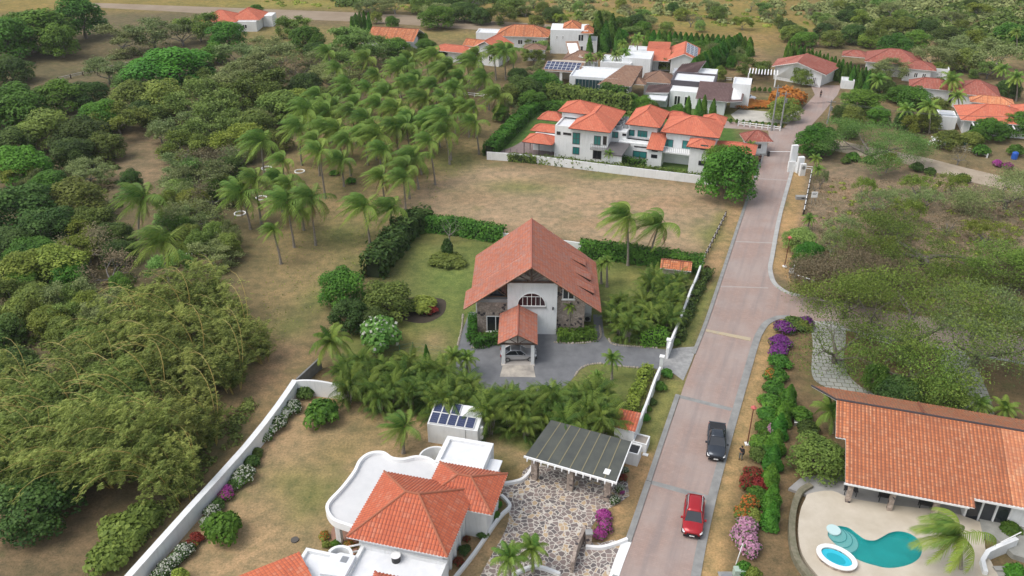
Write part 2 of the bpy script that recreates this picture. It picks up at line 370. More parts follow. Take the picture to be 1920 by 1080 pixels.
def gable_wall(parent, x0, x1, y, z0, z1, h, th=0.2, mat=WHITE):
    m = (x0 + x1) / 2; p = [(x0, z0), (x1, z0), (x1, z1), (m, z1 + h), (x0, z1)]; n = 5
    vs = [(a, y, b) for a, b in p] + [(a, y + th, b) for a, b in p]
    return MB().mesh(vs, [tuple(range(n)), tuple(range(2 * n - 1, n - 1, -1))] + [(i, n + i, n + (i + 1) % n, (i + 1) % n) for i in range(n)]).build('gable_wall', mat, parent)
def walls(parent, x0, x1, y0, y1, z0, z1, mat=WHITE, name='wall'): return MB().box(x0, x1, y0, y1, z0, z1).build(name, mat, parent)
def flat(parent, x0, x1, y0, y1, z1, z0=0, mat=WHITE, par=0.35, pw=0.22, slab=WHITE2, top=TRIM):
    """walled block with a parapet and a roof slab inside it"""
    w = MB()
    w.box(x0, x1, y0, y0 + pw, z0, z1); w.box(x0, x1, y1 - pw, y1, z0, z1); w.box(x0, x0 + pw, y0 + pw, y1 - pw, z0, z1); w.box(x1 - pw, x1, y0 + pw, y1 - pw, z0, z1)
    o = w.build('wall', mat, parent); MB().box(x0 + pw, x1 - pw, y0 + pw, y1 - pw, z1 - par - 0.2, z1 - par).build('roof_slab', slab, parent); return o
def window(parent, x0, x1, z0, z1, y, glass=DGLASS, nx=2, nz=1, fr=TRIM, side=-1, ax='y', fw=0.07, sill=False, name='window'):
    """window on a wall plane, ax 'y': plane y const facing side; ax 'x': plane x const"""
    if x1 < x0: x0, x1 = x1, x0
    if z1 < z0: z0, z1 = z1, z0
    f = MB(); g = MB(); e = 0.05 * side
    def bx(mb, a, b, c, d, t0, t1):
        lo, hi = sorted((y + t0 * side, y + t1 * side))
        if ax == 'y': mb.box(a, b, lo, hi, c, d)
        else: mb.box(lo, hi, a, b, c, d)
    bx(f, x0, x0 + fw, z0, z1, 0, .06); bx(f, x1 - fw, x1, z0, z1, 0, .06); bx(f, x0 + fw, x1 - fw, z0, z0 + fw, 0, .06); bx(f, x0 + fw, x1 - fw, z1 - fw, z1, 0, .06)
    for i in range(1, nx): c = x0 + (x1 - x0) * i / nx; bx(f, c - fw / 2, c + fw / 2, z0 + fw, z1 - fw, 0, .055)
    for i in range(1, nz): c = z0 + (z1 - z0) * i / nz; bx(f, x0 + fw, x1 - fw, c - fw / 2, c + fw / 2, 0, .05)
    o = f.build(name, fr, parent); bx(g, x0 + fw, x1 - fw, z0 + fw, z1 - fw, 0, .03); g.build('pane', glass, o)
    if sill: s = MB(); bx(s, x0 - .1, x1 + .1, z0 - .1, z0, 0, .14); s.build('sill', TRIM, o)
    return o
def pwin(parent, f, ly, px0, py0, px1, py1, **k):   # window measured on the photo, on wall plane y = ly
    a = f.wall(px0, py0, ly); b = f.wall(px1, py1, ly); return window(parent, a[0], b[0], b[1], a[1], ly, **k)
def panels(parent, org, du, dv, nu, nv, pu, pv, skip=(), name='solar_panel'):
    """array of solar panels on a slope: org corner, unit vectors du dv"""
    du = Vector(du).normalized(); dv = Vector(dv).normalized(); n = du.cross(dv).normalized(); org = Vector(org)
    if n.z < 0: n = -n
    for i in range(nu):
        for j in range(nv):
            if (i, j) in skip: continue
            def q(a, b, c): return org + du * a + dv * b + n * c
            a0, a1, b0, b1 = i * pu + .02, (i + 1) * pu - .02, j * pv + .02, (j + 1) * pv - .02
            m = MB().mesh([q(a0, b0, .05), q(a1, b0, .05), q(a1, b1, .05), q(a0, b1, .05), q(a0, b0, .11), q(a1, b0, .11), q(a1, b1, .11), q(a0, b1, .11)],
                          [(3, 2, 1, 0), (4, 5, 6, 7), (0, 1, 5, 4), (1, 2, 6, 5), (2, 3, 7, 6), (3, 0, 4, 7)]); fo = m.build(name, TRIM, parent)
            e = .04; MB().add([q(a0 + e, b0 + e, .115), q(a1 - e, b0 + e, .115), q(a1 - e, b1 - e, .115), q(a0 + e, b1 - e, .115)], [(0, 0), (1, 0), (1, 1), (0, 1)]).build('cells', SOLAR, fo)
# ------------------------------------------------------------------ vegetation
def leaf_mesh(name, pts, nrm, size, mat, rg, aspect=1.6, droop=0.0, var=None, axis=None, keep=0.35):
    """many leaf-sized faces: pts (n,3), outward normals, size scalar or array"""
    n = len(pts); nr = nrm + rg.normal(0, keep, (n, 3)); nr /= np.linalg.norm(nr, axis=1, keepdims=True) + 1e-9
    if axis is None:
        ax = rg.normal(0, 1, (n, 3)); ax[:, 2] -= droop
    else: ax = axis + rg.normal(0, 0.3, (n, 3))
    ax -= nr * (ax * nr).sum(1, keepdims=True); ax /= np.linalg.norm(ax, axis=1, keepdims=True) + 1e-9
    bx = np.cross(nr, ax); sz = np.asarray(size) * rg.uniform(0.7, 1.3, n); a = ax * (sz * aspect / 2)[:, None]; b = bx * (sz / 2)[:, None]
    bend = nr * (sz * 0.18)[:, None]
    v = np.empty((n, 4, 3), np.float32); v[:, 0] = pts - a; v[:, 1] = pts + b - a * .1 + bend; v[:, 2] = pts + a; v[:, 3] = pts - b - a * .1 + bend
    me = bpy.data.meshes.new(name); me.vertices.add(n * 4); me.loops.add(n * 4); me.polygons.add(n)
    me.vertices.foreach_set('co', v.reshape(-1)); me.loops.foreach_set('vertex_index', np.arange(n * 4, dtype=np.int32))
    me.polygons.foreach_set('loop_start', np.arange(0, n * 4, 4, dtype=np.int32)); me.polygons.foreach_set('loop_total', np.full(n, 4, dtype=np.int32))
    at = me.attributes.new('var', 'FLOAT', 'FACE')
    vv = rg.uniform(0, 1, n) if var is None else np.clip(var + rg.normal(0, 0.2, n), 0, 1)
    at.data.foreach_set('value', vv.astype(np.float32)); me.materials.append(mat); me.update(calc_edges=True); return me
def unit(rg, n):
    d = rg.normal(0, 1, (n, 3)); return d / (np.linalg.norm(d, axis=1, keepdims=True) + 1e-9)
def lobes_pts(rg, lobes, per, shell=0.35, flat=1.0):
    P = []; Nn = []; V = []
    for (c, r) in lobes:
        k = int(per * r * r); d = unit(rg, k); d[:, 2] = np.where(d[:, 2] < -0.45, -d[:, 2], d[:, 2])
        rr = r * (1 - shell * rg.uniform(0, 1, k) ** 1.6); q = d * rr[:, None]; q[:, 2] *= flat; q += rg.normal(0, 0.04 * r, (k, 3))
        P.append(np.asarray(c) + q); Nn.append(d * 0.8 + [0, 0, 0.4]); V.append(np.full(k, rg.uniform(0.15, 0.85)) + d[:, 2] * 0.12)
    return np.vstack(P), np.vstack(Nn), np.concatenate(V)
def grow(rg, base, d, L, r, lv, spread, segs, tips, k=3, up=0.15):
    """recursive limbs: appends tubes (points, radii) and tip positions"""
    p = np.array(base, float); d = np.array(d, float); d /= np.linalg.norm(d); pts = [p.copy()]; rs = [r]
    for i in range(3):
        d = d + rg.normal(0, 0.16, 3) + [0, 0, up * 0.4]; d /= np.linalg.norm(d); p = p + d * L / 3; pts.append(p.copy()); rs.append(r * (1 - 0.17 * (i + 1)))
    segs.append((pts, rs))
    if lv == 0: tips.append(p); return
    for j in range(k):
        a = rg.uniform(0, 2 * PI); q = np.cross(d, [math.cos(a), math.sin(a), 0.3]); q /= np.linalg.norm(q) + 1e-9
        st = pts[-1] if j < k - 1 else pts[-2]
        grow(rg, st, d + q * spread * rg.uniform(.7, 1.3) + np.array([0, 0, up]), L * rg.uniform(.62, .8), rs[-1] * .68, lv - 1, spread, segs, tips, k, up)
def limbs_mesh(name, segs, mat, n=5):
    mb = MB()
    for pts, rs in segs: mb.tube(pts, rs, n if rs[0] > .05 else 3, cap=False)
    me = bpy.data.meshes.new(name); me.from_pydata(mb.v, [], mb.f); me.materials.append(mat); me.polygons.foreach_set('use_smooth', [True] * len(me.polygons)); me.update(); return me
BARK = plain('bark', (0.13, 0.10, 0.075), 0.9, c2=(0.22, 0.19, 0.16), scale=3)
PALE_BARK = plain('pale_bark', (0.27, 0.245, 0.215), 0.9, c2=(0.17, 0.15, 0.13), scale=3)
TWIG = plain('grey_twigs', (0.24, 0.225, 0.21), 0.9, c2=(0.14, 0.125, 0.12), scale=1)
PTRUNK = plain('palm_trunk', (0.20, 0.165, 0.13), 0.9, c2=(0.29, 0.26, 0.22), scale=4)
LM = {
 'D': leaf_mat('deep_green_leaves', (0.049, 0.131, 0.016), (0.133, 0.271, 0.032)),
 'B': leaf_mat('bright_green_leaves', (0.049, 0.159, 0.015), (0.115, 0.281, 0.029)),
 'K': leaf_mat('dark_leaves', (0.035, 0.084, 0.016), (0.107, 0.178, 0.036)),
 'O': leaf_mat('olive_leaves', (0.089, 0.140, 0.024), (0.249, 0.318, 0.062)),
 'Y': leaf_mat('yellow_green_leaves', (0.133, 0.197, 0.025), (0.320, 0.393, 0.066)),
 'G': leaf_mat('grey_green_leaves', (0.133, 0.187, 0.058), (0.320, 0.374, 0.145)),
 'L': leaf_mat('light_green_leaves', (0.115, 0.215, 0.040), (0.285, 0.431, 0.109)),
 'A': leaf_mat('bamboo_leaves', (0.089, 0.145, 0.025), (0.391, 0.449, 0.116), 0.012, 0.15),
 'P': leaf_mat('palm_leaves', (0.071, 0.178, 0.029), (0.337, 0.431, 0.073), 0.012, 0.15),
 'R': leaf_mat('areca_leaves', (0.040, 0.108, 0.016), (0.231, 0.309, 0.051), 0.01, 0.12),
 'M': leaf_mat('magenta_blossom', (0.33, 0.035, 0.22), (0.50, 0.10, 0.38), 0.01, 0.1),
 'U': leaf_mat('purple_blossom', (0.16, 0.03, 0.20), (0.30, 0.08, 0.34), 0.01, 0.1),
 'W': leaf_mat('white_blossom', (0.50, 0.52, 0.42), (0.70, 0.70, 0.62), 0.01, 0.1),
 'V': leaf_mat('red_leaves', (0.17, 0.02, 0.02), (0.32, 0.05, 0.035), 0.01, 0.1),
 'I': leaf_mat('pink_blossom', (0.50, 0.22, 0.36), (0.62, 0.36, 0.50), 0.01, 0.1),
 'E': leaf_mat('orange_blossom', (0.55, 0.15, 0.03), (0.62, 0.26, 0.06), 0.01, 0.1),
 'S': leaf_mat('dead_fronds', (0.22, 0.13, 0.07), (0.34, 0.22, 0.13), 0.01, 0.2),
 'Q': leaf_mat('fresh_green_leaves', (0.080, 0.234, 0.036), (0.213, 0.431, 0.094), 0.01, .05),
 'H': leaf_mat('olive_feather_leaves', (0.089, 0.140, 0.022), (0.241, 0.337, 0.055)),
 'T': leaf_mat('straw', (0.30, 0.23, 0.13), (0.42, 0.33, 0.21), 0.02, 0.1),
 'N': leaf_mat('dry_scrub_leaves', (0.16, 0.13, 0.07), (0.27, 0.23, 0.13), 0.02, 0.2),
}
def dense_tmpl(kind, seed, r=5.0, h=8.0, per=125, leaf=0.29, nl=15):
    rg = np.random.default_rng(seed); L = []
    L.append(((0, 0, h * .5), r * .62))
    for i in range(nl):
        a = i * 2.4 + rg.uniform(-.4, .4); t = (i + .5) / nl; rad = r * .70 * math.sqrt(t) * rg.uniform(.88, 1.1); z = h * .30 + (h * .50) * math.sqrt(max(0, 1 - t * .97))
        L.append(((math.cos(a) * rad, math.sin(a) * rad, z + rg.uniform(-.6, .6)), r * rg.uniform(.22, .40)))
    for i in range(7):
        a = i * .9 + rg.uniform(-.2, .2); L.append(((math.cos(a) * r * .62, math.sin(a) * r * .62, h * .24), r * rg.uniform(.22, .34)))
    P, Nn, V = lobes_pts(rg, L, per); V += rg.normal(0, .05, len(V))
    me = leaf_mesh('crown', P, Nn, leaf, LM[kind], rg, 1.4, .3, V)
    segs = []; tips = []
    for j in range(3): grow(rg, (0, 0, h * .12), (rg.uniform(-.5, .5), rg.uniform(-.5, .5), 1), h * .28, .2, 1, .6, segs, tips)
    segs.append(([(0, 0, -.1), (0, 0, h * .15)], [.34, .26])); return limbs_mesh('trunk', segs, BARK), me, r, h
def airy_tmpl(kind, seed, r=5.0, h=7.0, leaf=0.34, cl=30, cr=.55, lv=3, k=3, flat=.45, bark=None, spread=.75, up=.1, fill=.85, rmul=1.0):
    rg = np.random.default_rng(seed); segs = []; tips = []
    segs.append(([(0, 0, -.1), (rg.uniform(-.2, .2), rg.uniform(-.2, .2), h * .25)], [.30, .24])); b = segs[0][0][1]
    for j in range(4):
        a = j * 1.6 + rg.uniform(-.4, .4); grow(rg, b, (math.cos(a) * 1.0, math.sin(a) * 1.0, .8), h * .42, .17, lv, spread, segs, tips, k, up)
    T = np.array(tips); c = T.mean(0); s = r / np.percentile(np.hypot(T[:, 0], T[:, 1]), 92); sz = h / T[:, 2].max()
    sc = np.array([s, s, sz]); T = T * sc; segs = [([np.array(p) * sc for p in ps], rs) for ps, rs in segs]
    sel = T[rg.uniform(0, 1, len(T)) < fill]; P = []; V = []
    for t in sel:
        m = int(cl * rg.uniform(.5, 1.5)); q = rg.normal(0, cr, (m, 3)); q[:, 2] *= flat; P.append(t + q); V.append(np.full(m, rg.uniform(.1, .9)))
    P = np.vstack(P); V = np.concatenate(V); Nn = np.tile([0, 0, 1.0], (len(P), 1))
    segs = [(ps, [q * rmul for q in rs]) for ps, rs in segs]; return limbs_mesh('trunk', segs, bark or PALE_BARK, 5), leaf_mesh('crown', P, Nn, leaf, LM[kind], rg, 1.5, 0, V, keep=.8), r, h
def cone_tmpl(kind, seed, r=1.2, h=7.0, n=2600, leaf=.3):
    rg = np.random.default_rng(seed); z = rg.uniform(.03, 1, n) ** .9; a = rg.uniform(0, 2 * PI, n)
    rr = r * (1 - z ** 1.7) ** .8 * (1 - .4 * rg.uniform(0, 1, n) ** 2) * (1 + .15 * np.sin(a * 3 + z * 9)); P = np.stack([np.cos(a) * rr, np.sin(a) * rr, z * h], 1)
    Nn = np.stack([np.cos(a), np.sin(a), np.full(n, .3)], 1); me = leaf_mesh('crown', P, Nn, leaf, LM[kind], rg, 2.0, 1.5, .5 + .25 * np.sin(a * 3 + z * 9))
    return limbs_mesh('trunk', [([(0, 0, -.1), (0, 0, h * .5)], [.12, .05])], BARK), me, r, h
def bush_tmpl(kind, seed, r=1.5, h=1.6, leaf=.2, per=420, extra=None, share=.5):
    rg = np.random.default_rng(seed); L = [((0, 0, h * .42), r * .62)]
    for i in range(9):
        a = i * 2.4 + rg.uniform(-.3, .3); t = math.sqrt((i + .5) / 9); L.append(((math.cos(a) * r * .6 * t, math.sin(a) * r * .6 * t, h * (.62 - .3 * t)), r * rg.uniform(.28, .4)))
    P, Nn, V = lobes_pts(rg, L, per, .3, h / r * .75); P[:, 2] = np.maximum(P[:, 2], .04)
    if extra:
        top = (rg.uniform(0, 1, len(P)) < share * np.clip(.4 + P[:, 2] / h, 0, 1.2)); e = leaf_mesh('blossom', P[top] + Nn[top] * .05, Nn[top], leaf, LM[extra], rg, 1.1, 0, V[top]); P, Nn, V = P[~top], Nn[~top], V[~top]
    else: e = None
    return leaf_mesh('foliage', P, Nn, leaf, LM[kind], rg, 1.4, 0, V), e, r, h
def frond(mb, base, az, el, L, droop, wind, leafl, nl=13, w=.055, twist=.0, rg=None, hang=.7):
    """one pinnate frond: arching rachis with leaflets both sides; returns lists for one mesh"""
    d = Vector((math.cos(az) * math.cos(el), math.sin(az) * math.cos(el), math.sin(el))); p = Vector(base); st = L / nl; rach = [p.copy()]
    for i in range(nl):
        t = (i + 1) / nl; d = (d + Vector((wind[0], wind[1], 0)) * (.10 + .12 * t) + Vector((0, 0, -droop)) * (.06 + .24 * t)).normalized(); q = p + d * st
        side = d.cross(Vector((0, 0, 1))); side = side.normalized() if side.length > .05 else Vector((math.sin(az), -math.cos(az), 0))
        ll = leafl * (math.sin(PI * min(1, .12 + .88 * t)) ** .6 * .9 + .1) * (1 if t < .97 else .6)
        for sg in (-1, 1):
            for jj in (0, .5):
                o = p.lerp(q, jj); e = rg.uniform(-.12, .12) if rg is not None else 0
                tip = o + (side * sg * (.75 + e) + d * .55 + Vector((wind[0], wind[1], 0)) * .55 + Vector((0, 0, -hang + e))).normalized() * ll
                mid = o.lerp(tip, .5) + Vector((0, 0, .06 * ll)); ww = d * w * .9
                mb.add([o - ww, mid - ww * .8, mid + ww * .8, o + ww]); mb.add([mid - ww * .8, tip, mid + ww * .8])
        p = q; rach.append(p.copy())
    rr = [.035 * (1 - .8 * i / nl) for i in range(len(rach))]; mb.tube(rach, rr, 3, cap=False)
def mb_leaf(mb, name, mat, rg, facvar=None):
    me = bpy.data.meshes.new(name); me.from_pydata(mb.v, [], mb.f); at = me.attributes.new('var', 'FLOAT', 'FACE')
    v = facvar if facvar is not None else rg.uniform(.2, .8, len(mb.f)); at.data.foreach_set('value', np.asarray(v, dtype=np.float32)); me.materials.append(mat); me.update(); return me
def palm_tmpl(seed, wind=(-.8, .25), nf=24, L=3.4, mat='P', leafl=.95, dead=3, nl=13):
    rg = np.random.default_rng(seed); mb = MB(); var = []
    for i in range(nf):
        t = i / nf; az = i * 2.4 + rg.uniform(-.2, .2); el = 1.35 - 1.75 * t + rg.uniform(-.1, .1)
        k = .7 + .3 * min(1, t * 3); n0 = len(mb.f)
        wk = (1.0 + .5 * (1 - t)) * (1 if math.cos(az) < .3 else 1.15)
        frond(mb, (math.cos(az) * .08, math.sin(az) * .08, .1 * (1 - t)), az, el, L * k * rg.uniform(.88, 1.08), .75 + .25 * t, (wind[0] * wk, wind[1] * wk), leafl, nl=nl, rg=rg, hang=.55 + .3 * t)
        var += list(np.clip(.25 + .5 * t + rg.normal(0, .12) + rg.uniform(-.15, .15, len(mb.f) - n0), 0, 1))
    cr = mb_leaf(mb, 'crown', LM[mat], rg, var); dm = None
    if dead:
        m2 = MB()
        for i in range(dead): frond(m2, (0, 0, -.1), rg.uniform(0, 6.28), -.9, L * .75, .9, (wind[0] * .1, 0), .5, nl=9, rg=rg, hang=1.2)
        m2.tube([(0, 0, .15), (0, 0, -.5)], [.2, .12], 6); dm = mb_leaf(m2, 'dead_frond', LM['S'], rg)
    return cr, dm
PALMS = [palm_tmpl(11 + i, wind=w, nf=n, dead=d) for i, (w, n, d) in enumerate([((-.8, .3), 24, 3), ((-.95, .1), 22, 2), ((-.6, .4), 26, 4), ((-.7, .2), 20, 0)])]
CALM = [palm_tmpl(31 + i, wind=(-.12, .05), nf=20, L=2.6, dead=0, leafl=.7) for i in range(2)]
def areca_tmpl(seed, n=30, L=2.8, h=2.9, r=1.3):
    rg = np.random.default_rng(seed); mb = MB(); var = []; st = MB()
    for s_ in range(9):
        a = rg.uniform(0, 6.28); rad = r * math.sqrt(rg.uniform(0, 1)) * .6; hh = h * rg.uniform(.45, 1.0); top = (math.cos(a) * rad, math.sin(a) * rad, hh)
        st.tube([(top[0] * .5, top[1] * .5, 0), top], [.05, .04], 4)
        for i in range(n // 8 + 2):
            az = rg.uniform(0, 6.28); n0 = len(mb.f); frond(mb, top, az, rg.uniform(.5, 1.3), L * rg.uniform(.75, 1.05), 1.0, (-.12, 0), .6, nl=9, w=.05, rg=rg, hang=.75)
            var += list(np.clip(rg.uniform(.1, .9) + rg.uniform(-.15, .15, len(mb.f) - n0), 0, 1))
    for i in range(14):
        az = rg.uniform(0, 6.28); n0 = len(mb.f); frond(mb, (math.cos(az) * .3, math.sin(az) * .3, rg.uniform(.3, 1.2)), az, rg.uniform(.3, .9), L * .8, 1.0, (0, 0), .55, nl=8, rg=rg)
        var += list(np.clip(rg.uniform(0, .6) + rg.uniform(-.15, .15, len(mb.f) - n0), 0, 1))
    sm_ = bpy.data.meshes.new('stem'); sm_.from_pydata(st.v, [], st.f); sm_.materials.append(PTRUNK); return mb_leaf(mb, 'crown', LM['R'], rg, var), sm_
ARECA = [areca_tmpl(51 + i) for i in range(4)]
def bamboo_tmpl(seed, n=26000, h=10.0, wind=(-.9, -.1)):
    rg = np.random.default_rng(seed); mb = MB(); P = []; V = []; A = []; ns = 34
    for i in range(ns):
        a = rg.uniform(0, 6.28); lean = rg.uniform(.1, .75); d = Vector((math.cos(a) * lean - .25, math.sin(a) * lean, 1.6)).normalized(); p = Vector((math.cos(a) * .9, math.sin(a) * .9, 0)); pts = [p.copy()]
        bare = i < 7; Ls = h * (rg.uniform(1.0, 1.25) if bare else rg.uniform(.6, 1.1)); dr = rg.uniform(.5, 1.1)
        for k in range(9):
            d = (d + Vector((wind[0], wind[1], 0)) * .022 * k + Vector((0, 0, -.011 * k * k * dr))).normalized(); p = p + d * Ls / 9; p.z = max(p.z, .6); pts.append(p.copy())
        if i < 16: mb.tube(pts, [(.075 if bare else .05) * (1 - .085 * k) for k in range(10)], 4, cap=False)
        m = n // ns // (6 if bare else 1); nb = 26; q = np.array([tuple(x) for x in pts]); vc = rg.uniform(0, .75)
        for _ in range(nb):                                  # side sprays: drooping tufts along the culm
            t = 2.0 + 7.0 * rg.uniform(0, 1) ** .75; i0 = min(int(t), 8); c = q[i0] * (1 - t + i0) + q[i0 + 1] * (t - i0); wv = .3 + .75 * math.sin(min(1, (t - 1.2) / 7.8) * PI) ** .6
            off = rg.normal(0, .6, 3) * wv * [1, 1, .4]; mm = max(4, m // nb); u = rg.uniform(0, 1, mm)[:, None]
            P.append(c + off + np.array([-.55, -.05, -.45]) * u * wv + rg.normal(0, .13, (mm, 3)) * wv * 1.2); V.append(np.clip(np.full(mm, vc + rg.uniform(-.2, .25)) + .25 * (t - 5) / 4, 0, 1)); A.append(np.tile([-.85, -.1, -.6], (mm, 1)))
    P = np.vstack(P); P[:, 2] = np.maximum(P[:, 2], .1); V = np.concatenate(V); A = np.vstack(A)
    me = leaf_mesh('foliage', P, np.tile([0, -.3, 1.0], (len(P), 1)), .085, LM['A'], rg, 5.0, 0, V, axis=A, keep=.8)
    cu = bpy.data.meshes.new('culms'); cu.from_pydata(mb.v, [], mb.f); cu.materials.append(plain('yellow_culm', (0.46, 0.31, 0.07), .5, c2=(.34, .29, .09), scale=3)); cu.update(); return cu, me
TM = {
 'D': [dense_tmpl('D', 1), dense_tmpl('D', 2, nl=20), dense_tmpl('D', 3, h=9)],
 'B': [dense_tmpl('B', 4, per=140, leaf=.27), dense_tmpl('B', 5, nl=19, per=140, leaf=.27)],
 'K': [dense_tmpl('K', 6), dense_tmpl('K', 7, nl=20)],
 'O': [dense_tmpl('O', 8, nl=24, per=105), dense_tmpl('O', 9, nl=18, per=95), airy_tmpl('O', 10, cl=90, fill=1, leaf=.26), dense_tmpl('O', 11, nl=12, per=110)],
 'Y': [airy_tmpl('Y', 13, cl=95, fill=1, flat=.35, leaf=.25), dense_tmpl('Y', 14, per=85, nl=22)],
 'G': [airy_tmpl('G', 15, cl=60, bark=TWIG, leaf=.23), airy_tmpl('G', 16, cl=80, bark=TWIG, fill=.95, leaf=.22), airy_tmpl('G', 17, cl=55, bark=TWIG, fill=.8, leaf=.23), airy_tmpl('G', 117, cl=90, bark=TWIG, fill=.9, leaf=.2)],
 'L': [airy_tmpl('L', 18, cl=110, fill=1, leaf=.24), airy_tmpl('L', 19, cl=90, fill=1, bark=TWIG, leaf=.24), dense_tmpl('L', 20, per=95, leaf=.27, nl=20)],
 'X': [airy_tmpl('N', 22, cl=6, bark=TWIG, fill=.6, leaf=.2, lv=4), airy_tmpl('G', 23, cl=9, bark=TWIG, fill=.7, leaf=.2, lv=4)],
 'F': [airy_tmpl('Y', 28, h=5, cl=26, fill=.9, leaf=.24, bark=TWIG), airy_tmpl('G', 29, h=5, cl=26, fill=.8, leaf=.22, bark=TWIG), airy_tmpl('N', 30, h=5, cl=12, fill=.8, leaf=.2, bark=TWIG)],
 'C': [cone_tmpl('D', 24), cone_tmpl('D', 25)],
 'c': [cone_tmpl('B', 26, leaf=.24, n=3400), cone_tmpl('B', 27, leaf=.24, n=3400)],
}
BT = {k: [bush_tmpl(*a, **b) for a, b in v] for k, v in {
 'd': [(('D', 40), {}), (('D', 41), {})], 'k': [(('K', 42), {}), (('K', 43), {})], 'y': [(('Y', 44), {}), (('Y', 49), {})], 'b': [(('B', 45), {}), (('B', 60), {})],
 'm': [(('D', 46), dict(extra='M', share=.8)), (('D', 47), dict(extra='M', share=.6))], 'w': [(('D', 48), dict(extra='W', share=.4)), (('K', 61), dict(extra='W', share=.3))],
 'p': [(('Q', 62), dict(extra='W', share=.07, per=700, leaf=.16))], 'u': [(('D', 50), dict(extra='U', share=.85))], 'v': [(('V', 51), {}), (('K', 52), dict(extra='V', share=.6))], 'i': [(('D', 53), dict(extra='I', share=.7))],
 'e': [(('O', 54), dict(extra='E', share=.35))], 'o': [(('O', 55), {}), (('O', 56), {})], 'E': [(('O', 57), dict(extra='E', share=1.0))]}.items()}
BAMBOO = [bamboo_tmpl(71), bamboo_tmpl(72), bamboo_tmpl(73)]
RR = random.Random(5); AUTO = []
def inst(name, me, parent, sc=(1, 1, 1), rz=0, loc=(0, 0, 0)):
    o = bpy.data.objects.new(name, me); o.scale = sc; o.rotation_euler = (0, 0, rz); o.location = loc; return link(o, parent)
def auto(o, look, cat, group): o['category'] = cat; o['group'] = group; AUTO.append((o, look, cat)); return o
LOOK = {'D': ('dark green round-crowned tree', 'dense_tree'), 'B': ('bright green dense tree', 'dense_tree'), 'K': ('very dark bushy tree', 'dark_tree'), 'O': ('olive green shaggy tree', 'olive_tree'),
        'Y': ('yellow-green spreading tree', 'spreading_tree'), 'G': ('grey-green thin-leaved tree', 'thin_tree'), 'L': ('pale green loose-leaved tree', 'light_tree'), 'X': ('nearly leafless grey tree', 'bare_tree'),
        'F': ('low straggly shrub-tree', 'shrub_tree'), 'C': ('dark columnar conifer', 'conifer'), 'c': ('bright green slender conifer', 'conifer')}
def tree(kind, cx, cy, rp, h=None, group='woodland trees', label=None, zf=.55, base=None):
    """tree whose crown centre is seen at (cx, cy) with crown radius rp photo pixels"""
    T = RR.choice(TM[kind]); th = h or 7.0; p = G(cx, cy, th * zf) if base is None else G(*base)
    r = rp * proj((p.x, p.y, th * zf))[2] / FPX * (1.22 if kind not in 'Cc' else 1)
    if h is None: th = max(3.6, min(8.0, r * 1.15)) if kind not in 'Cc' else r * 4.5; p = G(cx, cy, th * zf)
    t = thing(LOOK[kind][1], None, None, (p.x, p.y, 0), RR.uniform(0, 360), group)
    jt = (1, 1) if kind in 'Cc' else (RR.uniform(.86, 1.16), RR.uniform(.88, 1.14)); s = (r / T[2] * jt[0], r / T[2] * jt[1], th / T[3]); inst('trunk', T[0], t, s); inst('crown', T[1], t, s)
    if label: tag(t, label, 'tree', group if group != 'woodland trees' else None)
    else: auto(t, LOOK[kind][0], 'tree', group)
    return t
BLOOK = {'d': 'dark green rounded bush', 'k': 'dark shaggy bush', 'y': 'yellow-green bush', 'b': 'bright green clipped bush', 'm': 'magenta flowering bush', 'w': 'white flowering bush', 'p': 'pale bush', 'u': 'purple flowering bush',
         'v': 'dark red leaved bush', 'i': 'pink flowering bush', 'e': 'bush with orange tips', 'o': 'olive shaggy bush', 'E': 'mass of orange flowers'}
def bush(kind, cx, cy, rp, h=None, group='garden bushes', label=None, sy=1.0):
    T = RR.choice(BT[kind]); hh = h or 1.2; p = G(cx, cy, hh * .5); r = rp * proj((p.x, p.y, hh * .5))[2] / FPX
    if h is None: hh = r * 1.15; p = G(cx, cy, hh * .5)
    t = thing('bush', None, None, (p.x, p.y, 0), RR.uniform(0, 360) if sy == 1 else -20, group); s = (r / T[2], r * sy / T[2], hh / T[3])
    inst('foliage', T[0], t, s)
    if T[1]: inst('blossom', T[1], t, s)
    if label: tag(t, label, 'bush')
    else: auto(t, BLOOK[kind], 'bush', group)
    return t
def trunk_mesh(pts, rs, mat=PTRUNK):
    mb = MB(); mb.tube(pts, rs, 7, cap=False); me = bpy.data.meshes.new('trunk'); me.from_pydata(mb.v, [], mb.f); me.materials.append(mat); me.polygons.foreach_set('use_smooth', [True] * len(me.polygons)); me.update(); return me
def palm(cx, cy, bx, by, s=1.0, group='coconut palms in the grove', label=None, look='windblown coconut palm', T=None, wind=True):
    b = G(bx, by); _, z = Fr((b.x, b.y), 0).wall(cx, cy, 0); x, z = Fr((b.x, b.y), 0).wall(cx, cy, 0); z = max(1.2, z); dx = x
    t = thing('coconut_palm', None, None, b, 0, group); cr, dm = T or RR.choice(PALMS)
    if group == 'coconut palms in the grove': s *= 1.28 * RR.uniform(.95, 1.35)
    pts = [(dx * (k / 6) ** 1.6, .1 * math.sin(k), z * k / 6) for k in range(7)]; rs = [.24, .17, .15, .14, .13, .13, .12]
    if z < 3: rs = [q * .8 for q in rs]
    link(bpy.data.objects.new('trunk', trunk_mesh(pts, rs)), t)
    rz = RR.uniform(-.35, .35) if wind else RR.uniform(0, 6.28); inst('crown', cr, t, (s, s, s), rz, pts[-1])
    if dm: inst('dead_frond', dm, t, (s, s, s), rz, pts[-1])
    if label: tag(t, label, 'palm tree', group)
    else: auto(t, look, 'palm tree', group)
    return t
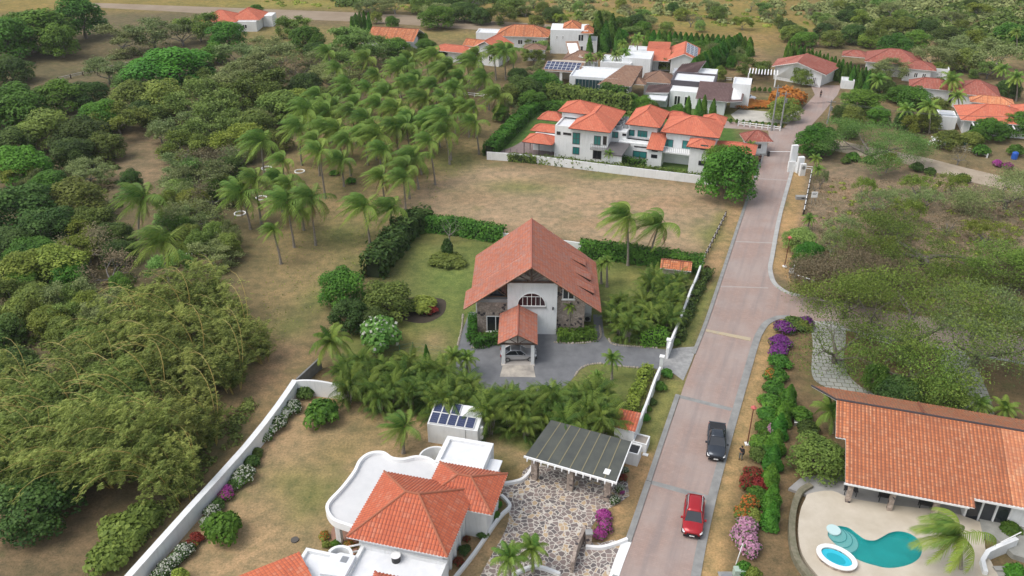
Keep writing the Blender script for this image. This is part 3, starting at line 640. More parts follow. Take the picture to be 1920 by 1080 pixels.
def hedge(name, pts, w, h, kind, label, leaf=.24, dens=55, z0=0, group=None, wob=.12):
    """clipped or shaggy hedge along a world polyline"""
    rg = np.random.default_rng(len(label) * 7 + int(h * 10)); P = []; Nn = []
    for i in range(len(pts) - 1):
        a = np.array(pts[i][:2]); b = np.array(pts[i + 1][:2]); L = np.linalg.norm(b - a); d = (b - a) / L; n = np.array([-d[1], d[0]])
        m = int(L * (w + 2 * h) * dens); t = rg.uniform(-w * .2, L + w * .2, m); s_ = rg.uniform(0, w + 2 * h, m)
        top = (s_ > h) & (s_ < h + w); off = np.where(top, s_ - h - w / 2, np.where(s_ <= h, -w / 2, w / 2)); z = np.where(top, h, np.where(s_ <= h, s_, w + 2 * h - s_))
        nn = np.stack([np.where(top, 0, np.sign(off) * n[0]), np.where(top, 0, np.sign(off) * n[1]), np.where(top, 1.0, .25)], 1)
        bu = wob * (np.sin(t * 2.1) + np.sin(t * 5.3 + z * 2) * .6 + np.sin(z * 3.7 + t)) * .6
        q = np.stack([a[0] + d[0] * t + n[0] * off, a[1] + d[1] * t + n[1] * off, z], 1) + nn * bu[:, None] + rg.normal(0, .07 + wob * .3, (m, 3)) - nn * (rg.uniform(0, .3, m) ** 1.2)[:, None]
        P.append(q); Nn.append(nn)
    P = np.vstack(P); Nn = np.vstack(Nn); P[:, 2] = np.maximum(P[:, 2] + z0, .03)
    var = .5 + .3 * np.sin(P[:, 0] * 1.3) * np.sin(P[:, 1] * 1.1 + P[:, 2] * 2)
    c = Vector(pts[0][:2]).to_3d(); P -= np.array([c.x, c.y, 0])
    t = thing(name, label, 'hedge', c, 0, group); link(bpy.data.objects.new('foliage', leaf_mesh('foliage', P, Nn + [0, 0, .3], leaf, LM[kind], rg, 1.5, .3, var)), t)
    MB().band([(p[0] - c.x, p[1] - c.y) for p in pts], w * .6, z0, z0 + h - .3).build('inner_core', DARKLEAF, t); return t  # solid dark green core, keeps the hedge from being see-through
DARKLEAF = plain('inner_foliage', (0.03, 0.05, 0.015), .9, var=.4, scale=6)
def areca(px, py, s=1.0, group='areca palms of the long screen', label=None, z=1.6):
    p = G(px, py, z * s); cr, st = RR.choice(ARECA); t = thing('areca_palm', None, None, (p.x, p.y, 0), RR.uniform(0, 360), group)
    inst('crown', cr, t, (s, s, s)); inst('stem', st, t, (s, s, s))
    if label: tag(t, label, 'palm')
    else: auto(t, 'bushy arching areca palm', 'palm', group)
    return t
def bamboo(cx, cy, s, rz=0):
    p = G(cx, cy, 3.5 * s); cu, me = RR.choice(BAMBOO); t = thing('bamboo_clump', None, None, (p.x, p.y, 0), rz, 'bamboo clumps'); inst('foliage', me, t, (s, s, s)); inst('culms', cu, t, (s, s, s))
    return auto(t, 'feathery yellow-green bamboo clump', 'bamboo', 'bamboo clumps')
# landmarks used to say where a repeated tree or bush stands
LMK = [('stone gabled house', 1000, 520), ('white two-storey house', 1180, 260), ('guardhouse', 1425, 265), ('kidney-shaped pool', 1650, 1030), ('bottom orange-roofed villa', 790, 950),
       ('long white garden wall', 330, 980), ('small solar-topped box', 850, 785), ('red car', 1300, 968), ('dark pickup', 1343, 828), ('tan solar house', 1090, 140), ('grey flat-roofed house', 1300, 165),
       ('top-left orange roof', 430, 32), ('tan woodland clearing', 270, 290), ('bamboo clumps', 300, 720), ('bare tan lot', 1120, 380), ('lone yellowish palm', 518, 450),
       ('house beyond the road', 1515, 125), ('salmon-roofed house at right', 1730, 830), ('giant airy tree', 1710, 560), ('right-edge orange roof', 1850, 210), ('pale dirt track on the right', 1760, 330),
       ('two tall palms on the lot', 1205, 430), ('orange-flowered tree', 1470, 190), ('top-centre red roof', 740, 60), ('brown field at top right', 1680, 20), ('cobbled driveway', 1060, 960),
       ('curved paver path', 1555, 680), ('broad green round tree', 320, 120), ('left edge woods', 30, 430)]
ORD = ['nearest', 'second nearest', 'third nearest', 'fourth nearest', 'fifth nearest', 'sixth nearest', 'seventh nearest', 'eighth nearest', 'ninth nearest', 'tenth nearest', 'eleventh nearest', 'twelfth nearest'] + ['%dth nearest' % i for i in range(13, 90)]
def write_labels():
    bpy.context.view_layer.update(); B = {}
    for o, look, cat in AUTO:
        x, y, _ = proj((o.location.x, o.location.y, 1.5)); k = min(LMK, key=lambda l: math.hypot(l[1] - x, (l[2] - y) * 1.6)); dx, dy = x - k[1], (y - k[2]) * 1.3
        dr = 'just by' if math.hypot(dx, dy) < 25 else ('right of' if dx > 0 else 'left of') if abs(dx) > abs(dy) else ('in front of' if dy > 0 else 'beyond')
        B.setdefault((look, dr, k[0]), []).append((math.hypot(dx, dy), o))
    for (look, dr, nm), l in B.items():
        l.sort(key=lambda q: q[0])
        for i, (_, o) in enumerate(l): o['label'] = f"{look} {dr} the {nm}" if len(l) == 1 else f"{look}, {ORD[i]} {dr} the {nm}"
# ------------------------------------------------------------------ ground
def axis(a, b, fine, mids, coarse):
    out = list(np.arange(a, b, fine)); x = b; st = fine
    return out
def build_ground():
    xs = np.concatenate([-np.geomspace(2600, 210, 16), np.arange(-200, -62, 2.5), np.arange(-62, 62, .8), np.arange(62, 200, 2.5), np.geomspace(210, 2600, 16)])
    ys = np.concatenate([[-800, -200, -60, 0, 20], np.arange(32, 155, .8), np.arange(155, 420, 2.5), np.geomspace(430, 4500, 20)])
    X, Y = np.meshgrid(xs, ys); n = X.size; P = np.stack([X.ravel(), Y.ravel()], 1)
    col = np.tile(np.array([.19, .145, .08]), (n, 1))
    rg = np.random.default_rng(3)
    def blend(mask, c): 
        nonlocal col
        col = col * (1 - mask[:, None]) + np.array(c) * mask[:, None]
    def poly(px, c, f=1.2, a=1.0):
        V = [np.array(q) for q in GP(px)]; ins = np.zeros(n, bool); dist = np.full(n, 1e9)
        for i in range(len(V)):
            p, q = V[i], V[(i + 1) % len(V)]; e = q - p; w = P - p; t = np.clip((w @ e) / (e @ e), 0, 1); dist = np.minimum(dist, np.hypot(*(w - t[:, None] * e).T))
            c1 = (p[1] > P[:, 1]) != (q[1] > P[:, 1]); xx = (q[0] - p[0]) * (P[:, 1] - p[1]) / (q[1] - p[1] + 1e-12) + p[0]; ins ^= c1 & (P[:, 0] < xx)
        sd_ = np.where(ins, dist, -dist); blend(np.clip(sd_ / f * .5 + .5, 0, 1) * a, c)
    def blob(cx, cy, rx, ry, c, a=.8):
        p = G(cx, cy); k = proj((p.x, p.y, 0))[2] / FPX; r1 = rx * k; r2 = abs(G(cx, cy - ry)[1] - p.y)
        d = ((P[:, 0] - p.x) / r1) ** 2 + ((P[:, 1] - p.y) / r2) ** 2; blend(np.exp(-d * 1.1) * a, c)
    poly([(-900, 1300), (-900, -100), (430, 25), (480, 120), (640, 150), (760, 200), (740, 330), (560, 420), (470, 480), (440, 560), (480, 700), (430, 830), (240, 1080), (100, 1300)], (.15, .125, .07), 5)
    poly([(560, 260), (700, 200), (940, 180), (940, 225), (910, 312), (780, 360), (735, 420), (690, 500), (600, 620), (560, 700), (455, 830), (430, 620), (480, 480)], (.25, .195, .10), 5)
    poly([(770, 350), (905, 308), (1345, 352), (1392, 380), (1325, 480), (1080, 452), (800, 405), (735, 400)], (.345, .26, .17), 3)
    poly([(200, 300), (230, 250), (300, 240), (325, 300), (330, 360), (250, 370), (190, 340)], (.22, .17, .105), 2)
    poly([(-100, 1100), (-100, 940), (60, 920), (200, 900), (260, 1000), (150, 1100)], (.19, .14, .085), 3)
    poly([(-400, -120), (2300, -120), (2300, 20), (1500, 60), (1440, 95), (1000, 55), (900, 22), (430, 14), (-400, 40)], (.25, .19, .065), 8)
    poly([(1440, -100), (2300, -100), (2300, 110), (1750, 110), (1560, 60)], (.17, .14, .06), 10)
    poly([(1610, 85), (1760, 75), (1890, 95), (1880, 120), (1690, 115)], (.36, .27, .15), 3)
    poly([(1340, 95), (1420, 90), (1440, 125), (1380, 135), (1335, 125)], (.31, .22, .12), 3)
    poly([(330, 40), (900, 60), (1000, 50), (1030, 75), (680, 78), (500, 120), (440, 60)], (.23, .19, .08), 4)
    poly([(1495, 290), (1620, 305), (1760, 320), (1960, 350), (2100, 640), (1480, 560), (1452, 500)], (.225, .175, .12), 3)
    poly([(1560, 210), (1960, 260), (2000, 330), (1620, 290)], (.20, .16, .09), 4)
    poly([(1480, 262), (1512, 330), (1490, 480), (1500, 545), (1445, 500), (1465, 400), (1490, 300)], (.37, .25, .125), .8)
    poly([(1440, 595), (1480, 590), (1440, 720), (1395, 880), (1370, 1000), (1370, 1100), (1300, 1100), (1340, 960), (1378, 810)], (.38, .265, .13), .8)
    poly([(1470, 600), (1600, 620), (1920, 700), (2200, 1100), (1370, 1100), (1375, 1000), (1410, 850)], (.17, .125, .07), 1.5)
    poly([(1510, 690), (1540, 640), (1530, 730)], (.16, .13, .06), 2)
    poly([(1240, 655), (1300, 650), (1360, 510), (1400, 385), (1345, 400), (1318, 490)], (.18, .20, .065), 1)
    poly([(1370, 380), (1400, 385), (1362, 500), (1322, 545), (1318, 490)], (.34, .235, .13), 1)
    poly([(1186, 800), (1238, 700), (1290, 715), (1262, 770), (1228, 850), (1200, 850)], (.22, .22, .075), .8)
    poly([(1180, 850), (1232, 850), (1180, 980), (1165, 1030), (1130, 1060), (1110, 1060), (1150, 900)], (.37, .25, .13), .8)
    poly([(560, 715), (640, 745), (900, 800), (1000, 850), (990, 900), (940, 1000), (900, 1100), (200, 1180)], (.36, .26, .15), 1)
    blob(590, 930, 60, 50, (.17, .19, .06), .75); blob(540, 900, 50, 30, (.20, .20, .07), .6); blob(700, 800, 70, 40, (.19, .16, .07), .6); blob(930, 870, 40, 25, (.16, .16, .06), .8); blob(640, 850, 60, 30, (.19, .17, .07), .6)
    poly([(850, 1080), (960, 935), (985, 880), (900, 860), (930, 980)], (.20, .155, .07), .7)
    lawn = [(795, 418), (945, 440), (1090, 458), (1316, 492), (1240, 650), (1190, 800), (1000, 850), (800, 780), (640, 740), (640, 660), (700, 520)]
    poly(lawn, (.155, .185, .058), .5)
    blob(760, 640, 80, 30, (.21, .19, .07), .6); blob(815, 640, 28, 22, (.33, .24, .14), .7); blob(850, 520, 60, 40, (.13, .19, .05), .7); blob(720, 520, 60, 50, (.11, .10, .045), .7); blob(1180, 520, 40, 14, (.24, .21, .08), .5)
    blob(1150, 760, 50, 25, (.20, .20, .07), .6); blob(1090, 700, 40, 12, (.26, .22, .10), .5); blob(830, 450, 50, 12, (.20, .17, .07), .6)
    poly([(960, 285), (1340, 335), (1395, 285), (1370, 200), (1010, 185), (910, 285)], (.085, .155, .035), 1.5)
    poly([(1360, 190), (1460, 185), (1480, 230), (1380, 240)], (.14, .16, .05), 2)
    blob(1400, 205, 50, 8, (.30, .17, .07), .4)
    for c_, l in (((.16, .19, .06), [(690, 480, 50, 30), (600, 560, 40, 30), (540, 620, 40, 30), (850, 300, 50, 20), (1130, 330, 60, 8), (980, 350, 80, 14), (640, 440, 60, 24), (1330, 440, 40, 20)]),
                  ((.33, .225, .14), [(1250, 380, 120, 16), (1040, 340, 60, 8), (880, 370, 60, 16), (500, 700, 50, 50), (530, 660, 40, 30), (700, 470, 40, 10), (1575, 360, 60, 18), (1110, 420, 60, 10)]),
                  ((.24, .235, .06), [(200, -20, 200, 16), (1250, 20, 150, 8), (1080, 28, 120, 5), (1400, 40, 60, 8), (560, 8, 200, 8), (1500, 50, 60, 5), (1840, 68, 50, 5), (1300, 45, 80, 6)]),
                  ((.30, .20, .10), [(1100, 8, 150, 6), (1420, 70, 60, 8), (1560, 20, 90, 8), (1650, 30, 60, 10), (1220, 50, 60, 4), (1000, 20, 60, 6)])):
        for b_ in l: blob(*b_, c_, .7)
    col *= 1 + rg.normal(0, .03, (n, 1))
    me = bpy.data.meshes.new('ground'); nx, ny = len(xs), len(ys); idx = np.arange(n).reshape(ny, nx)
    F = np.stack([idx[:-1, :-1].ravel(), idx[:-1, 1:].ravel(), idx[1:, 1:].ravel(), idx[1:, :-1].ravel()], 1).astype(np.int32); me.vertices.add(n); me.loops.add(F.size); me.polygons.add(len(F))
    me.vertices.foreach_set('co', np.concatenate([P, np.zeros((n, 1))], 1).astype(np.float32).ravel()); me.loops.foreach_set('vertex_index', F.ravel())
    me.polygons.foreach_set('loop_start', np.arange(0, F.size, 4, dtype=np.int32)); me.polygons.foreach_set('loop_total', np.full(len(F), 4, dtype=np.int32))
    ca = me.color_attributes.new('soil', 'FLOAT_COLOR', 'POINT'); ca.data.foreach_set('color', np.concatenate([np.clip(col, 0, 1), np.ones((n, 1))], 1).astype(np.float32).ravel())
    m = bpy.data.materials.new('dry_ground'); t, nn, l, b = nodes(m); b.inputs['Roughness'].default_value = .95; b.inputs['Specular IOR Level'].default_value = .15
    at = N(t, 'ShaderNodeAttribute'); at.attribute_name = 'soil'; p = wpos(t)
    c = mixc(t, 1.0, at.outputs['Color'], mixc(t, ramp(t, noise(t, .09, 6, p), .35, .65), (.82, .86, .84), (1.16, 1.1, 1.1)), 'MULTIPLY')
    c = mixc(t, 1.0, c, mixc(t, ramp(t, noise(t, .7, 6, p, .7), .36, .64), (.70, .76, .74), (1.26, 1.18, 1.14)), 'MULTIPLY')
    c = mixc(t, 1.0, c, mixc(t, ramp(t, noise(t, 4.5, 6, p, .85), .34, .66), (.60, .66, .60), (1.36, 1.3, 1.3)), 'MULTIPLY')
    c = mixc(t, mth(t, 'MULTIPLY', ramp(t, noise(t, .22, 5, p), .56, .68), .35), c, (.13, .15, .05))
    l.new(c, b.inputs['Base Color']); bm = nn.new('ShaderNodeBump'); bm.inputs['Strength'].default_value = .5; bm.inputs['Distance'].default_value = .12
    l.new(noise(t, 2.5, 6, p, .7), bm.inputs['Height']); l.new(bm.outputs[0], b.inputs['Normal'])
    me.materials.append(m); me.update(calc_edges=True); o = link(bpy.data.objects.new('ground', me)); o['kind'] = 'structure'
build_ground()
# ------------------------------------------------------------------ road, kerbs, drives
RL = [(1105, 1240), (1160, 1080), (1200, 968), (1242, 840), (1287, 710), (1329, 600), (1362, 500), (1395, 400), (1430, 300), (1443, 262)]
RRt = [(1270, 1240), (1295, 1080), (1320, 960), (1352, 840), (1390, 710), (1411, 640)]
def line(l, z=0): return GP(l, z)
road_pts = GP(RL + [(1440, 245), (1357, 240), (1357, 226), (1440, 238), (1470, 240), (1500, 208), (1528, 178), (1520, 160), (1578, 160), (1570, 178), (1540, 215), (1512, 245), (1500, 265), (1497, 290), (1467, 400), (1452, 480)]
              + [(1448, 505), (1455, 530), (1475, 546), (1500, 553), (1620, 575), (1800, 606), (2000, 650), (2000, 695), (1760, 652), (1590, 618), (1525, 602), (1480, 592), (1455, 593), (1432, 604), (1420, 620)] + RRt[::-1])
sheet('road', road_pts, .012, ROAD)
def kerb(name, l, w, mat, h=.12, side=-1):
    p = sm(GP(l), 4); P = [Vector(q) for q in p]; out = []
    for i, q in enumerate(P):
        d = (P[min(i + 1, len(P) - 1)] - P[max(i - 1, 0)]).normalized(); out.append(tuple(q + Vector((-d.y, d.x)) * side * w / 2))
    o = MB().band(out, w, -.05, h).build(name, mat); o['kind'] = 'structure'; return o
GREYK = plain('kerb_concrete', (.31, .31, .295), .85, c2=(.20, .20, .195), scale=.9)
PALEK = plain('pale_kerb', (.46, .46, .44), .85, c2=(.34, .34, .33), scale=.9)
kerb('kerb', [(1105, 1240), (1138, 1140), (1160, 1082)], .5, GREYK, side=1)
kerb('kerb', [(1183, 1018), (1200, 968), (1221, 905)], .55, GREYK, side=1)
kerb('kerb', [(1221, 904), (1242, 840), (1275, 742)], .5, GREYK, side=1)
kerb('kerb', [(1304, 664), (1329, 600), (1362, 500), (1395, 400), (1430, 300), (1438, 278)], .45, GREYK, side=1)
kerb('kerb', RRt[:1] + RRt[1:] + [(1420, 620), (1432, 604), (1455, 593), (1480, 592)], .8, GREYK, .07, -1)
kerb('kerb', [(1497, 290), (1467, 400), (1452, 480), (1448, 505), (1455, 530), (1475, 546), (1500, 553)], .6, PALEK, .12, -1)
kerb('kerb', [(1525, 602), (1590, 618), (1760, 652), (2000, 695)], .35, PALEK, .1, -1)
def stripe(name, l, z, mat, h=None):
    if h: o = MB().prism(GP(l), .0, h).build(name, mat); o['kind'] = 'structure'; return o
    return sheet(name, GP(l), z, mat)
stripe('road_band', [(1276, 741), (1373, 765), (1370, 771), (1272, 746)], .02, GREYK)
stripe('road_band', [(1222, 901), (1334, 931), (1330, 940), (1219, 908)], .02, GREYK)
stripe('road_band', [(1351, 536), (1441, 539), (1440, 541), (1350, 538)], .02, plain('pale_joint', (.42, .36, .33), .9, var=.2))
stripe('road_band', [(1380, 452), (1458, 455), (1457, 457), (1379, 454)], .02, MATS['pale_joint'])
stripe('road_band', [(1417, 334), (1484, 338), (1483, 339.5), (1416, 335.5)], .02, MATS['pale_joint'])
o = MB().prism(GP([(1324, 618), (1408, 634), (1407, 640), (1323, 622)]), 0, .07).build('speed_bump', plain('yellowed_paint', (.50, .40, .24), .8, c2=(.38, .33, .26))); tag(o, 'low yellowish speed bump painted across the brick road', 'speed bump')
APR = plain('apron_concrete', (.36, .36, .35), .9, c2=(.22, .22, .22), scale=1.6, bump=.3)
sheet('driveway_apron', GP([(1252, 656), (1275, 652), (1307, 650), (1296, 680), (1281, 714), (1262, 700), (1240, 690), (1242, 672)]), .034, APR)
GRAV = plain('grey_driveway', (.125, .13, .14), .9, c2=(.19, .195, .205), scale=.7, bump=.3)
drive = [(880, 585), (868, 618), (858, 648), (852, 700), (880, 740), (1040, 745), (1072, 712), (1085, 695), (1105, 684), (1130, 682), (1165, 687), (1205, 690), (1237, 692), (1242, 672), (1253, 656), (1215, 652), (1160, 645), (1142, 640), (1133, 630),
         (1128, 590), (1112, 590), (1116, 640), (1095, 645), (1046, 643), (1043, 625), (940, 625), (930, 645), (898, 652), (886, 648), (882, 625), (893, 585)]
sheet('driveway', GP(drive), .02, GRAV)
def stones(l, label, n=None, group='stone edging'):
    p = sm(GP(l), 6); rg = random.Random(len(p)); t = thing('stone_edging', label, 'stone edging', (*p[0], 0)); mb = MB(); o0 = p[0]; d = 0
    for i in range(len(p) - 1):
        a, b = Vector(p[i]), Vector(p[i + 1]); L = (b - a).length
        while d < L:
            q = a.lerp(b, d / L); s = rg.uniform(.11, .19); mb.tube([(q.x - o0[0], q.y - o0[1], -.02), (q.x - o0[0], q.y - o0[1], s * .5), (q.x - o0[0] + .02, q.y - o0[1], s * .95)], [s, s * .95, s * .5], 6); d += s * 2.05
        d -= L
    mb.build('stones', plain('pale_stones', (.42, .37, .30), .9, c2=(.24, .21, .18), scale=3), t)
stones([(1078, 705), (1088, 692), (1105, 684), (1130, 682), (1165, 687), (1200, 690)], 'curved row of pale stones edging the small lawn with a young palm')
stones([(868, 590), (866, 615), (858, 650)], 'row of pale stones edging the lawn left of the stone house')
stones([(1040, 642), (1070, 644), (1110, 641), (1126, 632), (1124, 610)], 'row of stones around the bushes at right of the front door wall')
stones([(1142, 636), (1150, 646), (1190, 650), (1236, 653)], 'row of stones below the areca palms by the gate')
stones([(885, 652), (900, 652), (932, 644)], 'short row of stones under the hedge left of the porch')
sheet('paver_path', sm(GP([(1526, 606), (1582, 612), (1583, 680), (1598, 712), (1640, 738), (1720, 752), (1720, 775), (1600, 745), (1540, 722), (1522, 700), (1524, 650)]), 4, True), .03, PAVER)
sheet('paver_path', sm(GP([(1772, 655), (1815, 668), (1850, 730), (1862, 790), (1800, 800), (1790, 740), (1765, 690)]), 4, True), .034, PAVER)
sheet('dirt_track', sm(GP([(1560, 262), (1640, 278), (1720, 292), (1800, 312), (1960, 352), (1960, 372), (1800, 336), (1700, 308), (1600, 290), (1540, 275)]), 3, True), .014, plain('sandy_track', (.42, .35, .27), .95, c2=(.30, .24, .17), scale=.4))
sheet('dirt_track', sm(GP([(150, 5), (330, 11), (520, 18), (760, 28), (930, 40), (1060, 48), (1060, 58), (900, 56), (700, 42), (500, 34), (330, 22), (150, 12)]), 3, True), .014, plain('far_track', (.31, .245, .175), .95, c2=(.24, .18, .12), scale=.15))
sheet('paved_forecourt', GP([(1385, 205), (1470, 212), (1500, 208), (1478, 232), (1380, 226), (1370, 215)]), .026, plain('pale_court', (.55, .52, .46), .9, c2=(.40, .38, .34), scale=.7))
sheet('paved_yard', GP([(915, 292), (985, 296), (1040, 298), (1040, 272), (985, 262), (962, 275)]), .03, plain('mauve_pavers', (.26, .20, .19), .9, var=.25))
sheet('flagstone_drive', sm(GP([(1000, 868), (1150, 905), (1165, 880), (1180, 930), (1130, 960), (1100, 1010), (1128, 1018), (1165, 1015), (1148, 1090), (1110, 1300), (820, 1300), (890, 1100), (940, 1010), (955, 965), (940, 915), (975, 905)]), 2, True), .026, FLAG)

# ------------------------------------------------------------------ STONE GABLED HOUSE
F = Fr((2.28, 85.0), -1.2)
h = fthing('stone_gabled_house', 'tall house with steep weathered red gable roof, stone wings and white arched-window front', 'house', F)
ZR, ZE, XL, XR, BK = 9.75, 4.25, -7.35, 8.35, 13.6
sl_ = (ZR - ZE) / 7.75
rf = roof(h, [[(XL, BK, ZE), (XL, 4.4, ZE), (0, 4.4, ZR), (0, BK, ZR)], [(-8.05, 4.4, ZE - .5), (-8.05, 0, ZE - .5), (0, 0, ZR), (0, 4.4, ZR)]][:1] + [[(-8.05, 4.4, ZR - 8.05 * sl_), (-8.05, 0, ZR - 8.05 * sl_), (0, 0, ZR), (0, 4.4, ZR)]] +
          [[(XR, 0, ZR - XR * sl_), (XR + .2, BK - .4, ZR - (XR + .2) * sl_), (0, BK, ZR), (0, 0, ZR)]], T_OLD, [((0, -.05, ZR), (0, BK, ZR))], fascia=BRONZE, pitch=.26, cap=tile_mat('ridge_tiles', (.62, .22, .12), (.5, .15, .09), (.6, .3, .2), (.3, .1, .07)))
for k, (cx, cy) in enumerate(((4.9, 10.2), (5.4, 7.0), (5.6, 3.9))):      # three little shed dormers on the right slope
    z = ZR - cx * sl_; MB().mesh([(cx - .25, cy + .85, z + .1), (cx + 1.95, cy + .85, z - 1.15), (cx + 1.95, cy + .85, z - 1.5), (cx - .25, cy - .85, z + .1), (cx + 1.95, cy - .85, z - 1.15), (cx + 1.95, cy - .85, z - 1.5)], [(0, 2, 1), (3, 4, 5), (1, 2, 5, 4)]).build('dormer_wall', DARKW, h); roof(h, [[(cx - .35, cy + .9, z + .22), (cx - .35, cy - .9, z + .22), (cx + 2.05, cy - .9, z - 1.1), (cx + 2.05, cy + .9, z - 1.1)][::-1]], T_OLD, [((cx - .35, cy + .9, z + .22), (cx + 2.05, cy + .9, z - 1.1))], fascia=DARKW, pitch=.26, name='dormer_roof')
MB().mesh([(-2.85, 1, 0), (3.1, 1, 0), (3.1, 1, 6.9), (2.5, 1, 7.45), (-2.3, 1, 7.45), (-2.85, 1, 6.9), (-2.85, 1.3, 0), (3.1, 1.3, 0), (3.1, 1.3, 6.9), (2.5, 1.3, 7.45), (-2.3, 1.3, 7.45), (-2.85, 1.3, 6.9)],
          [(0, 1, 2, 3, 4, 5), (11, 10, 9, 8, 7, 6)] + [((i + 1) % 6, i, 6 + i, 6 + (i + 1) % 6) for i in range(6)]).build('front_wall', WHITE, h)
MB().box(-6.55, -2.87, 1.4, 4.4, 0, 4.3).build('stone_wall', STONE, h); MB().box(-6.65, -2.7, 1.25, 4.5, 4.3, 4.75).build('wall_cap', CONC, h)
MB().box(3.12, 6.5, 1.6, 5, 0, 5.0).build('stone_wall', STONE, h); MB().mesh([(3.12, 1.6, 5), (6.5, 1.6, 5), (3.12, 1.6, 7.3), (3.12, 1.9, 5), (6.5, 1.9, 5), (3.12, 1.9, 7.3)], [(0, 1, 2), (5, 4, 3), (1, 0, 3, 4), (2, 1, 4, 5), (0, 2, 5, 3)]).build('stone_wall', STONE, h)
MB().box(-6.9, 7.6, 4.6, 12.8, 0, 4.0).build('wall', WHITE, h)
MB().mesh([(-6.9, 12.5, 4), (7.6, 12.5, 4), (0, 12.5, 9.3), (-6.9, 12.8, 4), (7.6, 12.8, 4), (0, 12.8, 9.3)], [(0, 1, 2), (5, 4, 3), (0, 3, 4, 1), (1, 4, 5, 2), (2, 5, 3, 0)]).build('rear_gable_wall', WHITE, h)
# upper left triangular window, gable truss
tw = MB().mesh([(-5.9, 1.9, 4.85), (-2.95, 1.9, 4.85), (-2.95, 1.9, 7.1)], [(0, 1, 2)]).build('triangular_window', DGLASS, h)
fb = MB(); fb.tube([(-5.95, 1.8, 4.8), (-2.95, 1.8, 4.8)], .07, 4); fb.tube([(-4.4, 1.8, 6.0), (-2.95, 1.8, 4.85)], .06, 4); fb.tube([(-2.98, 1.8, 4.7), (-2.98, 1.8, 7.1)], .08, 4); fb.build('frame', BRONZE, tw)
tr = MB(); zt = 7.55
tr.box(-3.0, 3.0, .25, .5, zt, zt + .2); tr.box(-.12, .12, .25, .5, zt + .2, 9.35)
for s_ in (-1, 1):
    tr.tube([(s_ * .15, .37, zt + .2), (s_ * 1.5, .37, zt + .95)], .1, 4); tr.tube([(s_ * .1, .3, 9.45), (s_ * 2.9, .3, 7.62)], .09, 4); tr.tube([(s_ * .15, .37, 8.4), (s_ * .9, .37, 8.9)], .08, 4)
tr.build('gable_truss', DARKW, h); MB().mesh([(-2.6, 1.1, 7.5), (2.6, 1.1, 7.5), (0, 1.1, 9.2)], [(0, 1, 2)]).build('gable_panel', plain('gable_back', (.16, .13, .11), .8, c2=(.5, .47, .42), scale=1.2), h)
# arched window
aw = MB(); ag = MB(); a0 = F.wall(970, 573, 1.0); a1 = F.wall(1023, 573, 1.0); cx_, rr_ = (a0[0] + a1[0]) / 2, (a1[0] - a0[0]) / 2; z0 = a0[1]; ht = F.wall(997, 549, 1.0)[1] - z0
arc = [(cx_ - rr_ * math.cos(t), z0 + ht * math.sin(t)) for t in np.linspace(0, PI, 19)]
ag.mesh([(x, .97, z) for x, z in arc], [tuple(range(18, -1, -1))])
aw.tube([(x, .94, z) for x, z in arc], .06, 5); aw.tube([(arc[0][0], .94, z0), (arc[-1][0], .94, z0)], .07, 5)
for t in (-.62, -.3, 0, .3, .62): aw.tube([(cx_ + rr_ * t, .93, z0), (cx_ + rr_ * t, .93, z0 + ht * math.sqrt(1 - t * t) * (1 if t == 0 or abs(t) > .5 else .72))], .035, 4)
aw.tube([(cx_ - rr_ * .62, .93, z0 + ht * .72), (cx_ + rr_ * .62, .93, z0 + ht * .72)], .035, 4)
ao = aw.build('arched_window', TRIM, h); ag.build('pane', plain('wine_glass', (.035, .012, .016), .12, spec=.7), ao); MB().box(a0[0] - .15, a1[0] + .1, .85, 1.0, z0 - .28, z0 - .1).build('sill', CONC, ao)
a = F.wall(912, 592, 1.4); b = F.wall(939, 621, 1.4); window(h, a[0], b[0] + .5, b[1], a[1], 1.4, nx=2, nz=1, fw=.1, sill=True)
pwin(h, F, 1.6, 1055, 541, 1077, 561, fw=.1, sill=True)
MB().box(2.55, 2.7, .75, 1.0, 3.6, 3.9).build('wall_lamp', BLACK, h)
ac = MB().box(6.6, 7.5, 3.6, 4.1, .3, 1.1).build('air_conditioner', STEEL, h); MB().tube([(7.05, 3.59, .7), (7.05, 3.55, .7)], .3, 12).build('fan_grille', BLACK, ac)
# porch
gx0, gx1, gy0, gy1 = -3.75, .72, -5.75, .9
gable(h, gx0, gx1, gy0, gy1, 2.95, 1.25, T_OLD, 'y', fascia=BRONZE, pitch=.26, cap=MATS['ridge_tiles'])
for x in (-3.35, .0): 
    MB().box(x, x + .4, gy0 + .2, gy0 + .6, 0, 2.8).build('pillar', WHITE, h); MB().box(x, x + .4, -.6, -.2, 0, 2.8).build('pillar', WHITE, h)
    MB().box(x + .02, x + .38, gy0 + .6, -.6, 2.5, 2.8).build('beam', WHITE, h)
tp = MB(); tp.box(gx0 + .2, gx1 - .2, gy0 + .05, gy0 + .22, 2.8, 2.95)
for s_ in (-1, 0, 1): tp.tube([(-1.5, gy0 + .12, 2.9), (-1.5 + s_ * 1.1, gy0 + .12, 3.62 + (.45 if s_ == 0 else 0))], .06, 4)
tp.build('porch_truss', DARKW, h); MB().box(-3.4, .45, gy0 - .1, .9, 0, .06).build('porch_floor', plain('pale_floor', (.50, .46, .42), .7, var=.15), h)
MB().mesh([(-3.5, gy0 - 2.3, .035), (.55, gy0 - 2.3, .035), (.3, gy0 - .1, .12), (-3.2, gy0 - .1, .12), (-3.5, gy0 - 2.3, 0), (.55, gy0 - 2.3, 0), (.3, gy0 - .1, 0), (-3.2, gy0 - .1, 0)], [(0, 1, 2, 3), (0, 4, 5, 1), (1, 5, 6, 2), (3, 2, 6, 7), (0, 3, 7, 4)]).build('entrance_ramp', plain('stained_concrete', (.52, .47, .40), .9, c2=(.24, .22, .20), scale=.8), h)
